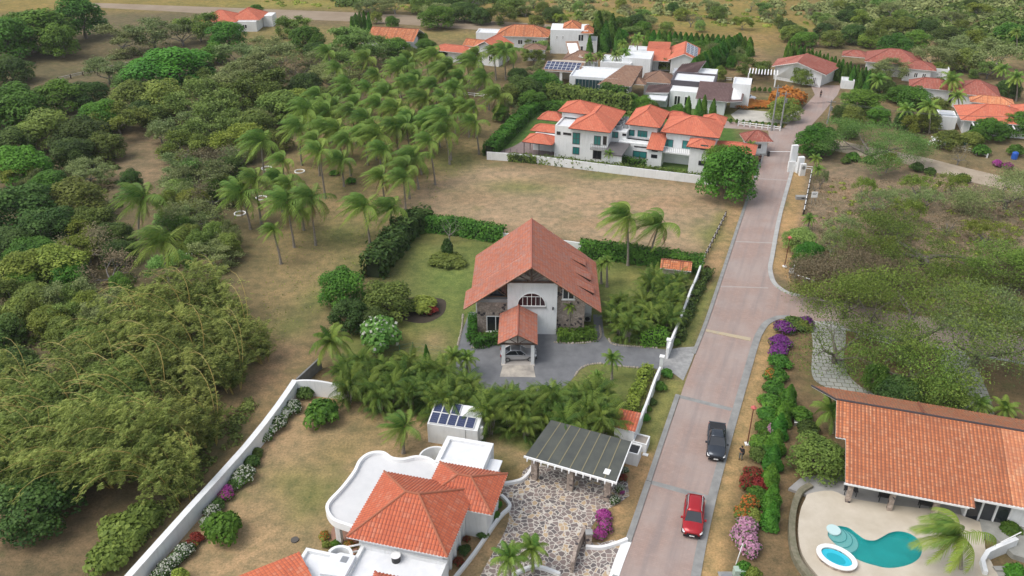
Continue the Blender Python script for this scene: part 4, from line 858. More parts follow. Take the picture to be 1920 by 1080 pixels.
dr = MB().box(-1.9, -.95, .92, .995, .06, 2.2).build('front_door', plain('dark_door', (.05, .03, .025), .4), h)

# ------------------------------------------------------------------ WHITE TWO-STOREY HOUSE
F2 = Fr(G(1082, 300), -19); h = fthing('two_storey_house', 'long white two-storey house with several orange hip roofs and teal windows behind white wall', 'house', F2)
flat(h, -4.4, -1.0, 0, 8.5, 6.2); walls(h, -.98, 5.6, 0, 11.5, 0, 6.2); hip(h, -1.6, 6.1, -.9, 12.2, 6.2, 2.0, T_NEW, DARKF, inset=3.85)
walls(h, -4.6, 1.0, 5.2, 10.5, 6.2, 7.3); hip(h, -5.3, 1.4, 4.7, 11.2, 7.3, 1.5, T_NEW, DARKF)
flat(h, 5.62, 8.3, 3.2, 11, 5.2); walls(h, 8.32, 13.5, 5.2, 13.4, 0, 6.3); hip(h, 7.7, 14.1, 4.4, 14.3, 6.3, 2.0, T_NEW, DARKF)
walls(h, 7.0, 12.6, 2.4, 5.18, 0, 3.6); flat(h, 7.6, 12.7, 3.0, 5.15, 3.95)
walls(h, 12.75, 15.3, 1.2, 5.1, 0, 3.3); roof(h, [[(12.5, .7, 3.4), (15.5, .7, 3.4), (15.5, 5.3, 5.1), (12.5, 5.3, 5.1)]], T_NEW, fascia=DARKF)
walls(h, 15.32, 24.0, 4.2, 12.4, 0, 5.9); hip(h, 14.4, 24.8, 3.4, 13.2, 5.9, 2.0, T_NEW, DARKF); hip(h, 13.3, 18.0, 12.6, 15.5, 5.6, 1.0, T_NEW, DARKF); hip(h, 20.5, 24.9, 10.5, 15.0, 6.1, 1.2, T_NEW, DARKF)
walls(h, 20.3, 23.7, 0, 4.18, 0, 4.7); MB().box(20.6, 23.5, .3, 4.1, 4.7, 5.1).build('vent_band', DARKF, h); hip(h, 19.7, 24.2, -.5, 4.0, 5.1, .9, T_NEW, DARKF)
b_ = MB().box(15.32, 20.2, 1.6, 4.18, 2.7, 2.95).build('balcony', WHITE, h); rl = MB()
for i in range(14): rl.tube([(15.5 + i * .35, 1.7, 2.95), (15.5 + i * .35, 1.7, 3.85)], .02, 4)
rl.tube([(15.4, 1.7, 3.85), (20.1, 1.7, 3.85)], .03, 4); rl.build('railing', STEEL, b_)
b_ = MB().box(2.6, 5.7, -1.2, -.02, 2.7, 2.95).build('balcony', CONC, h); rl = MB()
for i in range(10): rl.tube([(2.7 + i * .32, -1.1, 2.95), (2.7 + i * .32, -1.1, 3.8)], .02, 4)
rl.tube([(2.7, -1.1, 3.8), (5.6, -1.1, 3.8)], .03, 4); rl.build('railing', BLACK, b_)
roof(h, [[(5.6, -2.9, 2.9), (8.9, -2.9, 2.9), (9.3, 2.2, 3.5), (5.6, 2.2, 3.5)]], plain('grey_sheet', (.13, .12, .12), .7, var=.2), ribs=False, fascia=DARKF, name='porch_roof'); walls(h, 5.7, 8.8, -2.6, -2.4, 0, 2.7); walls(h, 5.62, 5.72, -2.4, 0, 0, 2.7)
walls(h, -9.4, -4.42, 2.6, 6.5, 0, 2.9); hip(h, -10.6, -4.42, 4.4, 7.6, 3.1, 1.0, T_NEW, DARKF); hip(h, -10.4, -5.32, 8.2, 11.6, 4.2, 1.2, T_NEW, DARKF); hip(h, -10.2, -4.42, -1.6, 3.0, 2.9, 1.1, T_NEW, DARKF)
for x, y in ((-9.9, -1.3), (-7.0, -1.3), (-9.9, 2.4)): MB().tube([(x, y, 0), (x, y, 2.8)], .07, 6).build('post', BLACK, h)
walls(h, 24.02, 30.5, 5.5, 9.5, 0, 2.9); hip(h, 24.02, 31.2, 4.8, 10.2, 3.0, 1.1, T_NEW, DARKF)
for (x0, y0, x1, y1, ly, k) in ((1074, 248, 1087, 271, 0, dict(nz=2)), (1074, 275, 1086, 290, 0, {}), (1114, 254, 1126, 273, 0, {}), (1112, 281, 1127, 299, 0, dict(glass=DGLASS)), (1145, 246, 1159, 259, 3.2, {}), (1167, 250, 1174, 255, 3.2, dict(glass=DGLASS, nx=1)),
                            (1180, 243, 1189, 259, 5.2, dict(nx=1)), (1196, 244, 1213, 261, 5.2, dict(nx=3)), (1187, 282, 1212, 297, 2.4, dict(nx=2)), (1189, 273, 1213, 278, 2.4, dict(glass=DGLASS)),
                            (1222, 278, 1233, 285, 1.2, dict(glass=DGLASS, nx=1)), (1221, 289, 1232, 297, 1.2, dict(glass=DGLASS, nx=1)), (1243, 260, 1261, 282, 4.2, {}), (1280, 263, 1297, 283, 4.2, {}), (1314, 271, 1327, 282, 0, {}), (1310, 301, 1323, 311, 0, dict(glass=DGLASS, nx=1)),
                            (1044, 246, 1051, 253, 0, dict(glass=DGLASS, nx=1)), (1056, 248, 1071, 254, 0, dict(glass=DGLASS)), (1131, 255, 1137, 272, 0, dict(glass=DGLASS, nx=1))):
    k = {'glass': TGLASS, 'fr': DARKF, **k}; pwin(h, F2, ly, x0, y0, x1, y1, fw=.09, **k)
for i, (x, y) in enumerate(((5.9, 5.0), (6.9, 6.2), (5.9, 7.6), (7.1, 8.8), (6.2, 9.8))):
    u = MB().box(x, x + .9, y, y + .8, 4.85, 5.75).build('air_conditioner', STEEL, h); MB().tube([(x + .45, y + .4, 5.75), (x + .45, y + .4, 5.79)], .33, 12).build('fan_grille', BLACK, u)
p = sm(GP([(913, 299), (1000, 306), (1150, 325), (1345, 348)]), 3); o = MB().band(p, .2, 0, 1.5).build('boundary_wall', WHITE); tag(o, 'long low white wall in front of the white two-storey house', 'wall')
sl3 = MB()
for i in range(26):
    j = i / 25 * (len(p) - 1); q = Vector(p[int(j)]).lerp(Vector(p[min(int(j) + 1, len(p) - 1)]), j % 1); sl3.tube([(q.x, q.y + .4, 0), (q.x, q.y + .4, 2.3)], .03, 4)
sl3.build('fence_post', BLACK, o)

# ------------------------------------------------------------------ VILLA AT THE BOTTOM (orange hips, white terraces)
F3 = Fr(G(723, 884, 4.0), -14.4); h = fthing('villa', 'white villa with orange hip roofs, curved flat terrace roof and white roof decks', 'house', F3)
hip(h, -.15, 8.5, -8.1, 0, 4.0, 2.1, T_ORANGE, TRIM, inset=3.75, cap=T_PEACH); hip(h, 4.2, 10.6, -2.5, 2.75, 3.72, 1.35, T_ORANGE, TRIM, cap=T_PEACH)
walls(h, .6, 7.8, -7.5, -.6, 0, 3.9); walls(h, 4.6, 9.9, -1.8, 2.1, 0, 3.6)
ter = sm([(-.2, -6.3), (-1.0, -6.2), (-2.4, -5.9), (-3.4, -5.0), (-3.65, -4.0), (-3.3, -2.2), (-3.1, 0), (-3.2, 1.6), (-2.7, 2.7), (-1.6, 3.1), (-.5, 2.6), (.6, 2.7), (1.6, 3.3), (2.7, 3.4), (3.6, 3.0), (4.3, 2.8)], 5)
MB().prism(ter + [(4.3, 0), (.4, -.3), (.5, -6.3)], 2.75, 3.0).build('terrace_roof', SLAB, h); MB().band(ter, .28, 2.6, 3.35).build('terrace_parapet', TRIM, h)
for x, y in ((-2.3, -5.5), (-3.2, -.5), (-2.5, 2.2), (.8, 2.5)): MB().box(x - .22, x + .22, y - .22, y + .22, 0, 2.7).build('column', WHITE, h)
MB().prism(ter[6:60] + [(4.3, 0), (.4, -.3)], .0, .15).build('terrace_floor', plain('terracotta_floor', (.36, .20, .14), .7, var=.2), h)
MB().box(-2.6, -.6, -6.6, -5.7, .0, .14).box(-2.5, -.5, -7.0, -6.62, 0, .08).build('steps', MATS['terracotta_floor'], h)
flat(h, 3.6, 8.2, 2.9, 6.7, 3.5, par=.3, pw=.42); MB().box(8.22, 9.4, 3.4, 5.4, 2.6, 2.75).box(8.22, 9.2, 3.5, 5.2, 0, 2.6).build('annex_wall', WHITE2, h)
MB().band([(2.9 + 1.5 * math.cos(t), 4.9 + 1.5 * math.sin(t)) for t in np.linspace(1.35, 4.4, 16)], .16, 0, 2.2).build('curved_wall', WHITE, h)
# lower deck with parapet, drum, small deck, left wing
flat(h, .9, 8.3, -12.5, -7.52, 3.0, par=.35, slab=WHITE2, pw=.3); flat(h, -3.3, .88, -12.6, -9.2, 3.1, par=.3, pw=.28); MB().band([(-.3 + .95 * math.cos(t), -9.3 + .9 * math.sin(t)) for t in np.linspace(.1, 3.0, 10)], .25, 0, 3.2).build('curved_parapet', WHITE, h)
MB().prism([(-.25, -9.2), (1.1, -9.2), (1.1, -11.4), (-.9, -11.6), (-.9, -9.7)], 3.0, 3.35).build('roof_plinth', WHITE2, h); MB().box(.1, .65, -10.1, -9.5, 3.35, 3.38).build('skylight', STEEL, h)
cw = MB().tube([(4.15, -8.3, 2.65), (4.15, -8.3, 3.25)], [.36, .36], 16).build('roof_tank', BLACK, h); MB().tube([(4.15, -8.3, 3.25), (4.15, -8.3, 3.30)], [.4, .4], 16).build('rim', TRIM, cw)
MB().tube([(3.95, -8.1, 2.7), (3.95, -7.6, 2.7), (3.95, -7.56, 3.8)], .035, 6).build('drain_pipe', TRIM, h)
wq = [(*F3.loc(px, py, z), z) for px, py, z in ((446, 1080, 3.0), (561, 1035, 3.0), (587, 1084, 4.2), (500, 1140, 4.2))]
roof(h, [wq], T_ORANGE); cx0, cy0 = sum(q[0] for q in wq) / 4, sum(q[1] for q in wq) / 4; MB().prism([(cx0 + (q[0] - cx0) * .85, cy0 + (q[1] - cy0) * .85) for q in wq], 0, 2.85).build('wall', WHITE, h)
hip(h, 3.2, 7.2, -13.5, -10.3, 3.3, .9, T_ORANGE, TRIM)
for z in (2.2, 2.9): MB().tube([(-.6, -8.4, z), (.85, -7.55, z)], .08, 6).build('pergola_beam', TRIM, h)
for i in range(5): MB().box(7.8, 7.98, -7.2 + i * 1.25, -6.95 + i * 1.25, .1, 3.4).build('pilaster', TRIM, h)
MB().box(8.32, 9.3, -9.6, -8.4, 0, 1.7).build('gate_block', WHITE, h)
# ------------------------------------------------------------------ solar-topped box
F4 = Fr(G(803, 829), -13); h = fthing('solar_shed', 'small white box shed topped with tilted solar panels', 'shed', F4)
MB().mesh([(0, 0, 0), (5.2, 0, 0), (5.2, 2.9, 0), (0, 2.9, 0), (0, 0, 2.35), (5.2, 0, 2.35), (5.2, 2.9, 3.05), (0, 2.9, 3.05)], [(3, 2, 1, 0), (4, 5, 6, 7), (0, 1, 5, 4), (1, 2, 6, 5), (2, 3, 7, 6), (3, 0, 4, 7)]).build('wall', WHITE, h)
panels(h, (.12, .08, 2.40), (1, 0, 0), (0, 2.9, .7), 5, 2, .93, 1.42, skip=((3, 1), (4, 1))); MB().box(3.95, 3.99, -.03, -.001, .1, 2.3).build('conduit', STEEL, h)
MB().tube([(5.3, .9, .8), (5.3, .9, 2.2)], .25, 10).build('water_tank', TRIM, h)
# ------------------------------------------------------------------ carport
F5 = Fr(G(985, 854, 3.1), -23.5); h = fthing('carport', 'carport with dark green panelled roof on stone pillars over cobbled drive', 'carport', F5)
PG = plain('dark_green_panel', (.095, .10, .082), .5, c2=(.055, .06, .055), scale=.6); YS = plain('yellowed_batten', (.24, .21, .12), .6)
rp = MB().mesh([(0, 0, 3.1), (8.85, 0, 3.1), (8.6, 5.6, 3.35), (.4, 5.6, 3.35), (0, 0, 3.02), (8.85, 0, 3.02), (8.6, 5.6, 3.27), (.4, 5.6, 3.27)], [(0, 1, 2, 3), (7, 6, 5, 4), (0, 4, 5, 1), (1, 5, 6, 2), (2, 6, 7, 3), (3, 7, 4, 0)]).build('roof', PG, h)
for i in range(1, 8):
    x0_, x1_ = i * 8.85 / 8, .4 + i * 8.2 / 8; MB().mesh([(x0_ - .04, .02, 3.105), (x0_ + .04, .02, 3.105), (x1_ + .04, 5.55, 3.352), (x1_ - .04, 5.55, 3.352), (x0_ - .04, .02, 3.135), (x0_ + .04, .02, 3.135), (x1_ + .04, 5.55, 3.382), (x1_ - .04, 5.55, 3.382)], [(4, 5, 6, 7), (0, 1, 5, 4), (1, 2, 6, 5), (2, 3, 7, 6), (3, 0, 4, 7)]).build('batten', YS, rp)
MB().box(-.1, 8.95, -.16, -.02, 2.9, 3.1).build('gutter', TRIM, h)
for i in range(13): MB().box(.25 + i * .69, .35 + i * .69, -.34, -.17, 2.72, 3.0).build('rafter_end', TRIM, h)
MB().tube([(8.9, -.1, 3.1), (8.66, 5.6, 3.36)], .06, 6).build('edge_trim', TRIM, h)
for x in (.75, 4.35, 7.95): MB().box(x - .3, x + .3, .35, .95, 0, 2.95).build('pillar', STONE, h)
for x in (.75, 7.95): MB().box(x - .15, x + .15, 4.8, 5.1, 0, 3.1).build('rear_post', WHITE, h)
sp = MB().box(7.45, 8.0, .5, 1.2, 3.14, 3.2).build('roof_vent', TRIM, h)
# orange-roofed kiosk by the wall
F6 = Fr(G(1155, 828), -20); h = fthing('pump_house', 'tiny white outbuilding with sloped orange tile roof beside the garden wall', 'outbuilding', F6)
k0, k1 = F6.loc(1152, 800, 2.2), F6.loc(1190, 806, 2.2); k2 = F6.loc(1198, 775, 2.5); MB().box(k0[0], k1[0], k0[1] + .1, k2[1] - .1, 0, 2.1).build('wall', WHITE, h)
roof(h, [[(k0[0] - .1, k0[1], 2.15), (k1[0] + .1, k0[1], 2.15), (k1[0] + .1, k2[1], 2.6), (k0[0] - .1, k2[1], 2.6)]], T_ORANGE, fascia=TRIM)
# planters
def planter(px, py, w, hh, label, soil, z=0):
    p = G(px, py); t = thing('planter', label, 'planter', p, -22); fl = MB(); i = .13
    for a in ((-w / 2, w / 2, -w / 2, -w / 2 + i), (-w / 2, w / 2, w / 2 - i, w / 2), (-w / 2, -w / 2 + i, -w / 2 + i, w / 2 - i), (w / 2 - i, w / 2, -w / 2 + i, w / 2 - i)): fl.box(*a, 0, hh)
    fl.build('planter_box', WHITE, t); MB().box(-w / 2 + i, w / 2 - i, -w / 2 + i, w / 2 - i, 0, hh - .12).build('soil', soil, t); return t
planter(1201, 838, 1.45, 1.05, 'square white planter full of pale gravel beside the garden wall', plain('gravel', (.33, .29, .25), .9, var=.3)); planter(1184, 862, 1.55, 1.5, 'tall white planter holding black bags beside the carport', BLACK)

# ------------------------------------------------------------------ SALMON-ROOFED HOUSE WITH POOL
F7 = Fr(G(1585, 905, 3.0), -17.2); h = fthing('pool_house', 'long low house with salmon tile gable roof and shaded veranda facing the pool', 'house', F7)
s1 = (5.25 - 3.0) / 9.4
roof(h, [[(0, 0, 3.0), (10.0, 0, 3.0), (10.6, 0, 3.0), (10.6, 9.4, 5.25), (0, 9.4, 5.25)], [(0, 4.9, 3.0 + 4.9 * s1), (0, 9.4, 5.25), (-.9, 9.4, 5.25), (-.9, 4.9, 3.0 + 4.9 * s1)]], T_SALMON, pitch=.34)
roof(h, [[(10.6, 1.0, 3.0 + s1), (13.6, 1.0, 3.0 + s1), (13.6, 9.4, 5.25), (10.6, 9.4, 5.25)], [(13.62, 1.0, 3.0 + s1), (26, 1.0, 3.0 + s1), (26, 9.4, 5.25), (13.62, 9.4, 5.25)]][:1], T_SALMON, pitch=.34)
roof(h, [[(13.62, 1.0, 3.0 + s1), (27, 1.0, 3.0 + s1), (27, 9.4, 5.25), (13.62, 9.4, 5.25)]], T_PEACH, pitch=.34)
roof(h, [[(27, 14.2, 3.35), (16.4, 14.2, 3.35), (-.6, 14.2, 3.35), (-2.9, 13.9, 3.4), (-.9, 9.42, 5.25), (27, 9.42, 5.25)]], tile_mat('brown_orange_tiles', (.47, .17, .07), (.36, .13, .06), (.30, .19, .11), (.17, .08, .05), .4, .3, .4, .5), [((-.9, 9.42, 5.25), (-2.9, 13.9, 3.4)), ((-.9, 9.42, 5.3), (27, 9.42, 5.3))], cap=DARKF)
MB().tube([(7.0, 9.6, 5.3), (7.4, 13.9, 3.55)], .13, 6).build('valley_cap', T_SALMON, h)
walls(h, .9, 10.5, 3.4, 13.4, 0, 3.4); walls(h, 10.5, 26, 1.7, 13.4, 0, 2.95); MB().mesh([(.9, 3.4, 3.4), (.9, 13.4, 3.4), (.9, 9.4, 5.0), (1.1, 3.4, 3.4), (1.1, 13.4, 3.4), (1.1, 9.4, 5.0)], [(0, 1, 2), (5, 4, 3), (0, 3, 4, 1), (1, 4, 5, 2), (2, 5, 3, 0)]).build('gable_wall', WHITE, h)
MB().box(-.1, 10.2, -.1, -.02, 2.82, 3.0).build('gutter', TRIM, h); MB().box(10.62, 26, .9, .98, 3.0, 3.2).build('gutter', TRIM, h)
vf = MB().prism([(-4.5, .9), (-3.5, 2.6), (.5, 5.2), (.5, 3.4), (10.5, 3.4), (10.5, .1), (0, .3), (-1.0, .0)], 0, .3).build('veranda_floor', plain('veranda_tile', (.35, .34, .33), .6, var=.15), h)
for x in (.45, 4.0, 7.6): MB().box(x, x + .42, .3, .72, .3, 2.9).build('veranda_post', STONE, h)
for i, x in enumerate((10.62, 11.75, 12.9)): MB().box(x + .08, x + 1.0, 1.62, 1.69, .2, 2.5).build('glass_door', DGLASS, h)
fd = MB(); [fd.box(x, x + .1, 1.58, 1.69, .1, 2.6) for x in (10.55, 11.68, 12.83, 13.95)]; fd.box(10.65, 13.95, 1.58, 1.69, .0, .12); fd.build('door_frame', TRIM, h)
window(h, 15.2, 16.5, 1.7, 2.4, 1.7, fr=plain('mauve_frame', (.25, .16, .17), .6), fw=.14, nx=2)
for x in (2.2, 5.2, 8.6):
    t = thing('veranda_table', {2.2: 'dark table on the veranda near its left end', 5.2: 'dark table on the veranda near the middle stone post', 8.6: 'dark table on the veranda at its right end'}[x], 'table', F7.o + Vector((x * F7.c - 2.2 * -F7.s, x * F7.s + 2.2 * F7.c, .3)), -17)
    MB().box(-.6, .6, -.4, .4, .68, .74).build('table_top', BLACK, t)
    for a in (-.5, .5):
        for b in (-.3, .3): MB().box(a - .03, a + .03, b - .03, b + .03, 0, .68).build('leg', BLACK, t)
# deck, pool, hot tub
def curve_sheet(name, outer, holes, z0, z1, mat, parent=None):
    cu = bpy.data.curves.new(name, 'CURVE'); cu.dimensions = '2D'; cu.fill_mode = 'BOTH'
    for ring in [outer] + holes:
        s_ = cu.splines.new('POLY'); s_.points.add(len(ring) - 1)
        for i, p in enumerate(ring): s_.points[i].co = (p[0], p[1], 0, 1)
        s_.use_cyclic_u = True
    cu.extrude = (z1 - z0) / 2; ob = bpy.data.objects.new(name, cu); me = bpy.data.meshes.new_from_object(ob); bpy.data.objects.remove(ob); me.materials.clear(); me.materials.append(mat)
    for v in me.vertices: v.co.z += (z0 + z1) / 2
    return link(bpy.data.objects.new(name, me), parent)
ZD = .5
pool = sm(GP([(1556, 992), (1568, 986), (1590, 989), (1606, 1000), (1622, 1011), (1640, 1013), (1655, 1006), (1668, 999), (1685, 996), (1705, 1000), (1722, 1012), (1729, 1030), (1722, 1048), (1700, 1060), (1668, 1065), (1640, 1060), (1610, 1050), (1580, 1032), (1556, 1010), (1552, 1000)], ZD), 4, True)
deck = sm(GP([(1518, 925), (1510, 935), (1500, 960), (1497, 1000), (1505, 1040), (1530, 1075), (1580, 1120), (1760, 1160), (1880, 1130), (1862, 1060), (1850, 1040), (1845, 1000), (1850, 985), (1800, 965), (1760, 955), (1700, 950), (1600, 935), (1560, 920)], ZD), 3, True)
DECK = plain('limestone_deck', (.58, .52, .43), .85, c2=(.46, .40, .31), scale=.5, bump=.2)
dk = curve_sheet('pool_deck', deck, [pool], -.02, ZD, DECK); dk['kind'] = 'structure'
pt = thing('swimming_pool', 'kidney-shaped swimming pool with turquoise water and rounded entry steps', 'swimming pool', (0, 0, 0)); c0 = Vector((sum(p[0] for p in pool) / len(pool), sum(p[1] for p in pool) / len(pool), 0)); pt.location = c0
pl = [(p[0] - c0.x, p[1] - c0.y) for p in pool]; TEAL = plain('teal_plaster', (.02, .38, .37), .6, c2=(.008, .22, .23), scale=.7)
MB().band(pl + pl[:2], .03, .02, ZD - .02).build('basin_wall', TEAL, pt); sheet('basin_floor', pl, .03, TEAL, parent=pt)
wm = bpy.data.materials.new('pool_water'); t_, n_, l_, b_ = nodes(wm); b_.inputs['Base Color'].default_value = (.012, .36, .34, 1); b_.inputs['Roughness'].default_value = .06; b_.inputs['Alpha'].default_value = .5
bm_ = n_.new('ShaderNodeBump'); bm_.inputs['Strength'].default_value = .12; bm_.inputs['Distance'].default_value = .05; l_.new(noise(t_, 2.2, 3, wpos(t_)), bm_.inputs['Height']); l_.new(bm_.outputs[0], b_.inputs['Normal'])
sheet('water', pl, ZD - .14, wm, parent=pt)
SP = plain('pale_blue_step', (.50, .66, .66), .6); SPE = plain('step_edge', (.12, .22, .26), .6); 
for i, (px, py, r, z) in enumerate(((1579, 1009, 1.38, .22), (1573, 1004, 1.15, .28), (1568, 999, .9, .33), (1563, 993, .6, .515))):
    q = G(px, py, ZD) - c0; ring = [(q.x + r * math.cos(a), q.y + r * 1.05 * math.sin(a)) for a in np.linspace(0, 2 * PI, 26, endpoint=False)]
    s_ = MB().prism(ring, z - .12, z).build('step', SP, pt)
    if i < 3: MB().band(ring[15:] + ring[:5], .07, z + .002, z + .012).build('step_edge', SPE, s_)
hc = G(1568, 1047, .7); tub = thing('hot_tub', 'oval raised hot tub with white rim and bright blue water beside the pool', 'hot tub', (hc.x, hc.y, 0), -40)
def ell(a, b, n=28, dx=0, dy=0): return [(dx + a * math.cos(t), dy + b * math.sin(t)) for t in np.linspace(0, 2 * PI, n, endpoint=False)]
for nm, ea, eb, z0_, z1_, m_ in (('tub_wall', 1.62, 1.18, 0, .82, STONE), ('rim', 1.70, 1.26, .82, .92, TRIM)): curve_sheet(nm, ell(ea, eb), [ell(1.30, .85)], z0_, z1_, m_, tub)
MB().prism(ell(1.29, .84), .3, .42).build('tub_bench', plain('sky_blue', (.14, .50, .72), .5), tub); sheet('water', ell(1.29, .84), .74, plain('tub_water', (.03, .48, .62), .05), parent=tub); MB().prism(ell(.8, .5, dy=-.08), .745, .748).build('tub_well', plain('deep_tub_water', (.01, .36, .45), .05), tub)
w_ = sm(GP([(1520, 912), (1500, 925), (1488, 955), (1484, 1000), (1492, 1045), (1515, 1080), (1560, 1125)], .3), 5); o = MB().band(w_, .55, 0, .62).build('rubble_wall', plain('mossy_rubble', (.24, .21, .15), .95, c2=(.12, .12, .07), scale=2.2, bump=.8)); tag(o, 'curved mossy rubble wall around the left side of the pool deck', 'wall')
st = thing('garden_stair', 'white curved stair wall at the bottom right corner near the pool', 'stair', G(1850, 1075)); q = G(1850, 1075)
MB().band([(-.6, -.6), (-.3, .6), (.5, 1.4), (1.6, 1.9), (3.6, 2.7)], .35, 0, [.9, 1.0, 1.15, 1.2, 1.3]).build('side_wall', WHITE, st); MB().tube([(1.7, 1.9, 1.6), (3.9, 2.9, 1.75)], .05, 6).build('handrail', TRIM, st)
for i in range(4): MB().box(.3 + i * .05, 1.9, -1.6 + i * .45, -1.15 + i * .45, 0, .15 + i * .17).build('step', plain('grey_step', (.36, .35, .32), .9, var=.2), st)
o = MB().prism(GP([(1836, 972), (1870, 968), (1935, 985), (1960, 1060), (1900, 1040), (1868, 1010), (1842, 1000)], .5), 0, .53).build('paved_terrace', plain('grey_tiles', (.33, .33, .30), .8, var=.3)); o['kind'] = 'structure'
# ------------------------------------------------------------------ GARDEN WALLS
def wall_obj(l, w, h, label, mat=WHITE, zz=None, smooth=3, cap=None, name='garden_wall', z=None):
    p = sm(GP(l, z or 0), smooth) if smooth else GP(l, z or 0); c = Vector((*p[0], 0)); q = [(a - c.x, b - c.y) for a, b in p]; t = thing(name, label, 'wall', c)
    hh = [h + (.18 * math.sin(i * 1.1) if zz else 0) for i in range(len(q))] if zz else h
    MB().band(q, w, 0, hh).build('wall', mat, t)
    if cap: MB().band(q, w + .1, h, h + .08).build('coping', cap, t)
    return t
wall_obj([(150, 1180), (240, 1080), (352, 955), (460, 836), (520, 760), (553, 712)], .62, 1.75, 'long thick white garden wall running diagonally between bamboo and the dry lawn', z=1.75, smooth=2)
p0 = GP([(553, 712), (595, 716), (642, 722)], 1.9); c = Vector((*p0[0], 0)); t = thing('garden_wall', 'short white wall with arched top joining the diagonal wall and palm screen', 'wall', c)
q = sm([(a - c.x, b - c.y) for a, b in p0], 5); MB().band(q, .25, 0, [1.75 + .3 * math.sin(PI * i / (len(q) - 1)) for i in range(len(q))]).build('wall', WHITE, t)
wall_obj([(556, 710), (600, 670)], .2, 1.5, 'bare grey block wall running up from the white corner wall', plain('block_wall', (.25, .25, .25), .9, var=.3), z=1.5)
wall_obj([(1192, 812), (1205, 775), (1222, 730), (1238, 690)], .25, 1.45, 'white wavy-topped roadside wall below the driveway gate', zz=1, z=1.2)
wall_obj([(1252, 657), (1270, 612), (1290, 560), (1302, 530), (1318, 488)], .25, 1.5, 'white wavy-topped roadside wall above the driveway gate', zz=1, z=1.2)
for k, (px, py, lb) in enumerate(((1239, 692, 'white square gate pillar below the driveway entrance'), (1252, 660, 'white square gate pillar above the driveway entrance'))):
    p = G(px, py); t = thing('gate_pillar', lb, 'pillar', p, -20); MB().box(-.2, .2, -.2, .2, 0, 1.7).build('shaft', WHITE, t); MB().box(-.28, .28, -.28, .28, 1.7, 1.82).build('cap', TRIM, t)
wall_obj([(938, 442), (1010, 450), (1095, 462)], .2, 1.7, 'white wall showing behind the stone gabled house between the hedges', z=1.2)
for l, lb in (([(945, 910), (975, 904), (990, 892), (998, 878)], 'white curved kerb wall left of the carport'), ([(850, 1090), (890, 1040), (935, 975), (955, 955), (953, 945), (940, 932)], 'white curved kerb wall between villa planting and cobbled drive'),
              ([(960, 1082), (985, 1070), (1010, 1066), (1050, 1080)], 'white curved kerb at the bottom edge around young palms'), ([(1098, 1028), (1125, 1030), (1150, 1024), (1176, 1014)], 'white curved kerb where the cobbled drive meets the road')):
    wall_obj(l, .28, .35, lb, TRIM, name='garden_kerb')
wall_obj([(1176, 1014), (1160, 1055), (1145, 1100)], .8, .06, 'wide white threshold strip across the cobbled drive mouth', TRIM, name='threshold')
wall_obj([(1097, 1005), (1080, 1040), (1072, 1075)], .3, 1.3, 'low stone-faced wall beside the magenta bush', STONE, smooth=0); 
t = thing('gate_pillar', 'brown stone pillar at the lower end of the magenta bush', 'pillar', G(1103, 1022)); MB().box(-.25, .25, -.25, .25, 0, 1.5).build('shaft', STONE, t); MB().box(-.31, .31, -.31, .31, 1.5, 1.6).build('cap', CONC, t)
t = thing('garden_fence', 'thin green wire fence behind the palm screen left of the driveway', 'fence', G(690, 672)); mb = MB(); P_ = [G(*q) for q in ((690, 672), (750, 665), (775, 660), (850, 672))]; c = P_[0]
for i in range(3):
    for z in (.3, .8, 1.3): mb.tube([P_[i] - c + Vector((0, 0, z)), P_[i + 1] - c + Vector((0, 0, z))], .012, 3)
mb.build('wires', plain('green_wire', (.03, .12, .07), .5), t)
for q in P_: MB().tube([q - c, q - c + Vector((0, 0, 1.4))], .04, 5).build('post', MATS['green_wire'], t)

# ------------------------------------------------------------------ FENCES, SIGNS, POLES, GUARDHOUSE
def rail_fence(l, n, label, postm, railm, h=1.0, rails=(.45, .85), w=.07):
    P = [G(*q) for q in l]; c = P[0]; t = thing('rail_fence', label, 'fence', c); tot = []
    for i in range(n):
        f = i / (n - 1) * (len(P) - 1); k = min(int(f), len(P) - 2); tot.append(P[k].lerp(P[k + 1], f - k) - c)
    for i, q in enumerate(tot):
        MB().box(q.x - .1, q.x + .1, q.y - .1, q.y + .1, 0, h).build('post', postm, t)
    for z in rails:
        mb = MB()
        for i in range(n - 1): mb.tube([tot[i] + Vector((0, 0, z)), tot[i + 1] + Vector((0, 0, z))], w, 4)
        mb.build('rail', railm, t)
    return t
GW = plain('weathered_white_wood', (.46, .43, .40), .8, var=.3)
rail_fence([(1360, 407), (1318, 492)], 11, 'dark post fence with pale rails along the bare lot by the road', DARKW, GW)
rail_fence([(1521, 326), (1506, 404)], 9, 'white-railed dark post fence below the white gate monument', BLACK, TRIM)
rail_fence([(1495, 472), (1487, 512)], 5, 'short fence end half hidden in the green shrub above the side road', BLACK, TRIM)
rail_fence([(1490, 522), (1527, 534)], 3, 'low grey guard rail at the side road corner', CONC, STEEL, .8, (.6,), .09)
rail_fence([(1613, 636), (1668, 650)], 4, 'white rail barrier under the giant tree beside the side road', CONC, TRIM, .9, (.4, .75))
rail_fence([(1384, 236), (1462, 246)], 8, 'white rail fence behind the guardhouse in front of small shrubs', TRIM, TRIM)
rail_fence([(1360, 152), (1410, 157)], 5, 'white rail fence beyond the grey flat-roofed house', BLACK, TRIM)
rail_fence([(110, 152), (200, 132), (245, 122)], 9, 'weathered wooden rail fence in the woods at top left', DARKW, GW)
rail_fence([(833, 178), (872, 180), (925, 186)], 7, 'low white fence behind the palm grove', TRIM, TRIM, .9)
rail_fence([(1742, 272), (1800, 282), (1850, 296)], 6, 'white rail fence near the small pool at right edge', TRIM, TRIM, .8)
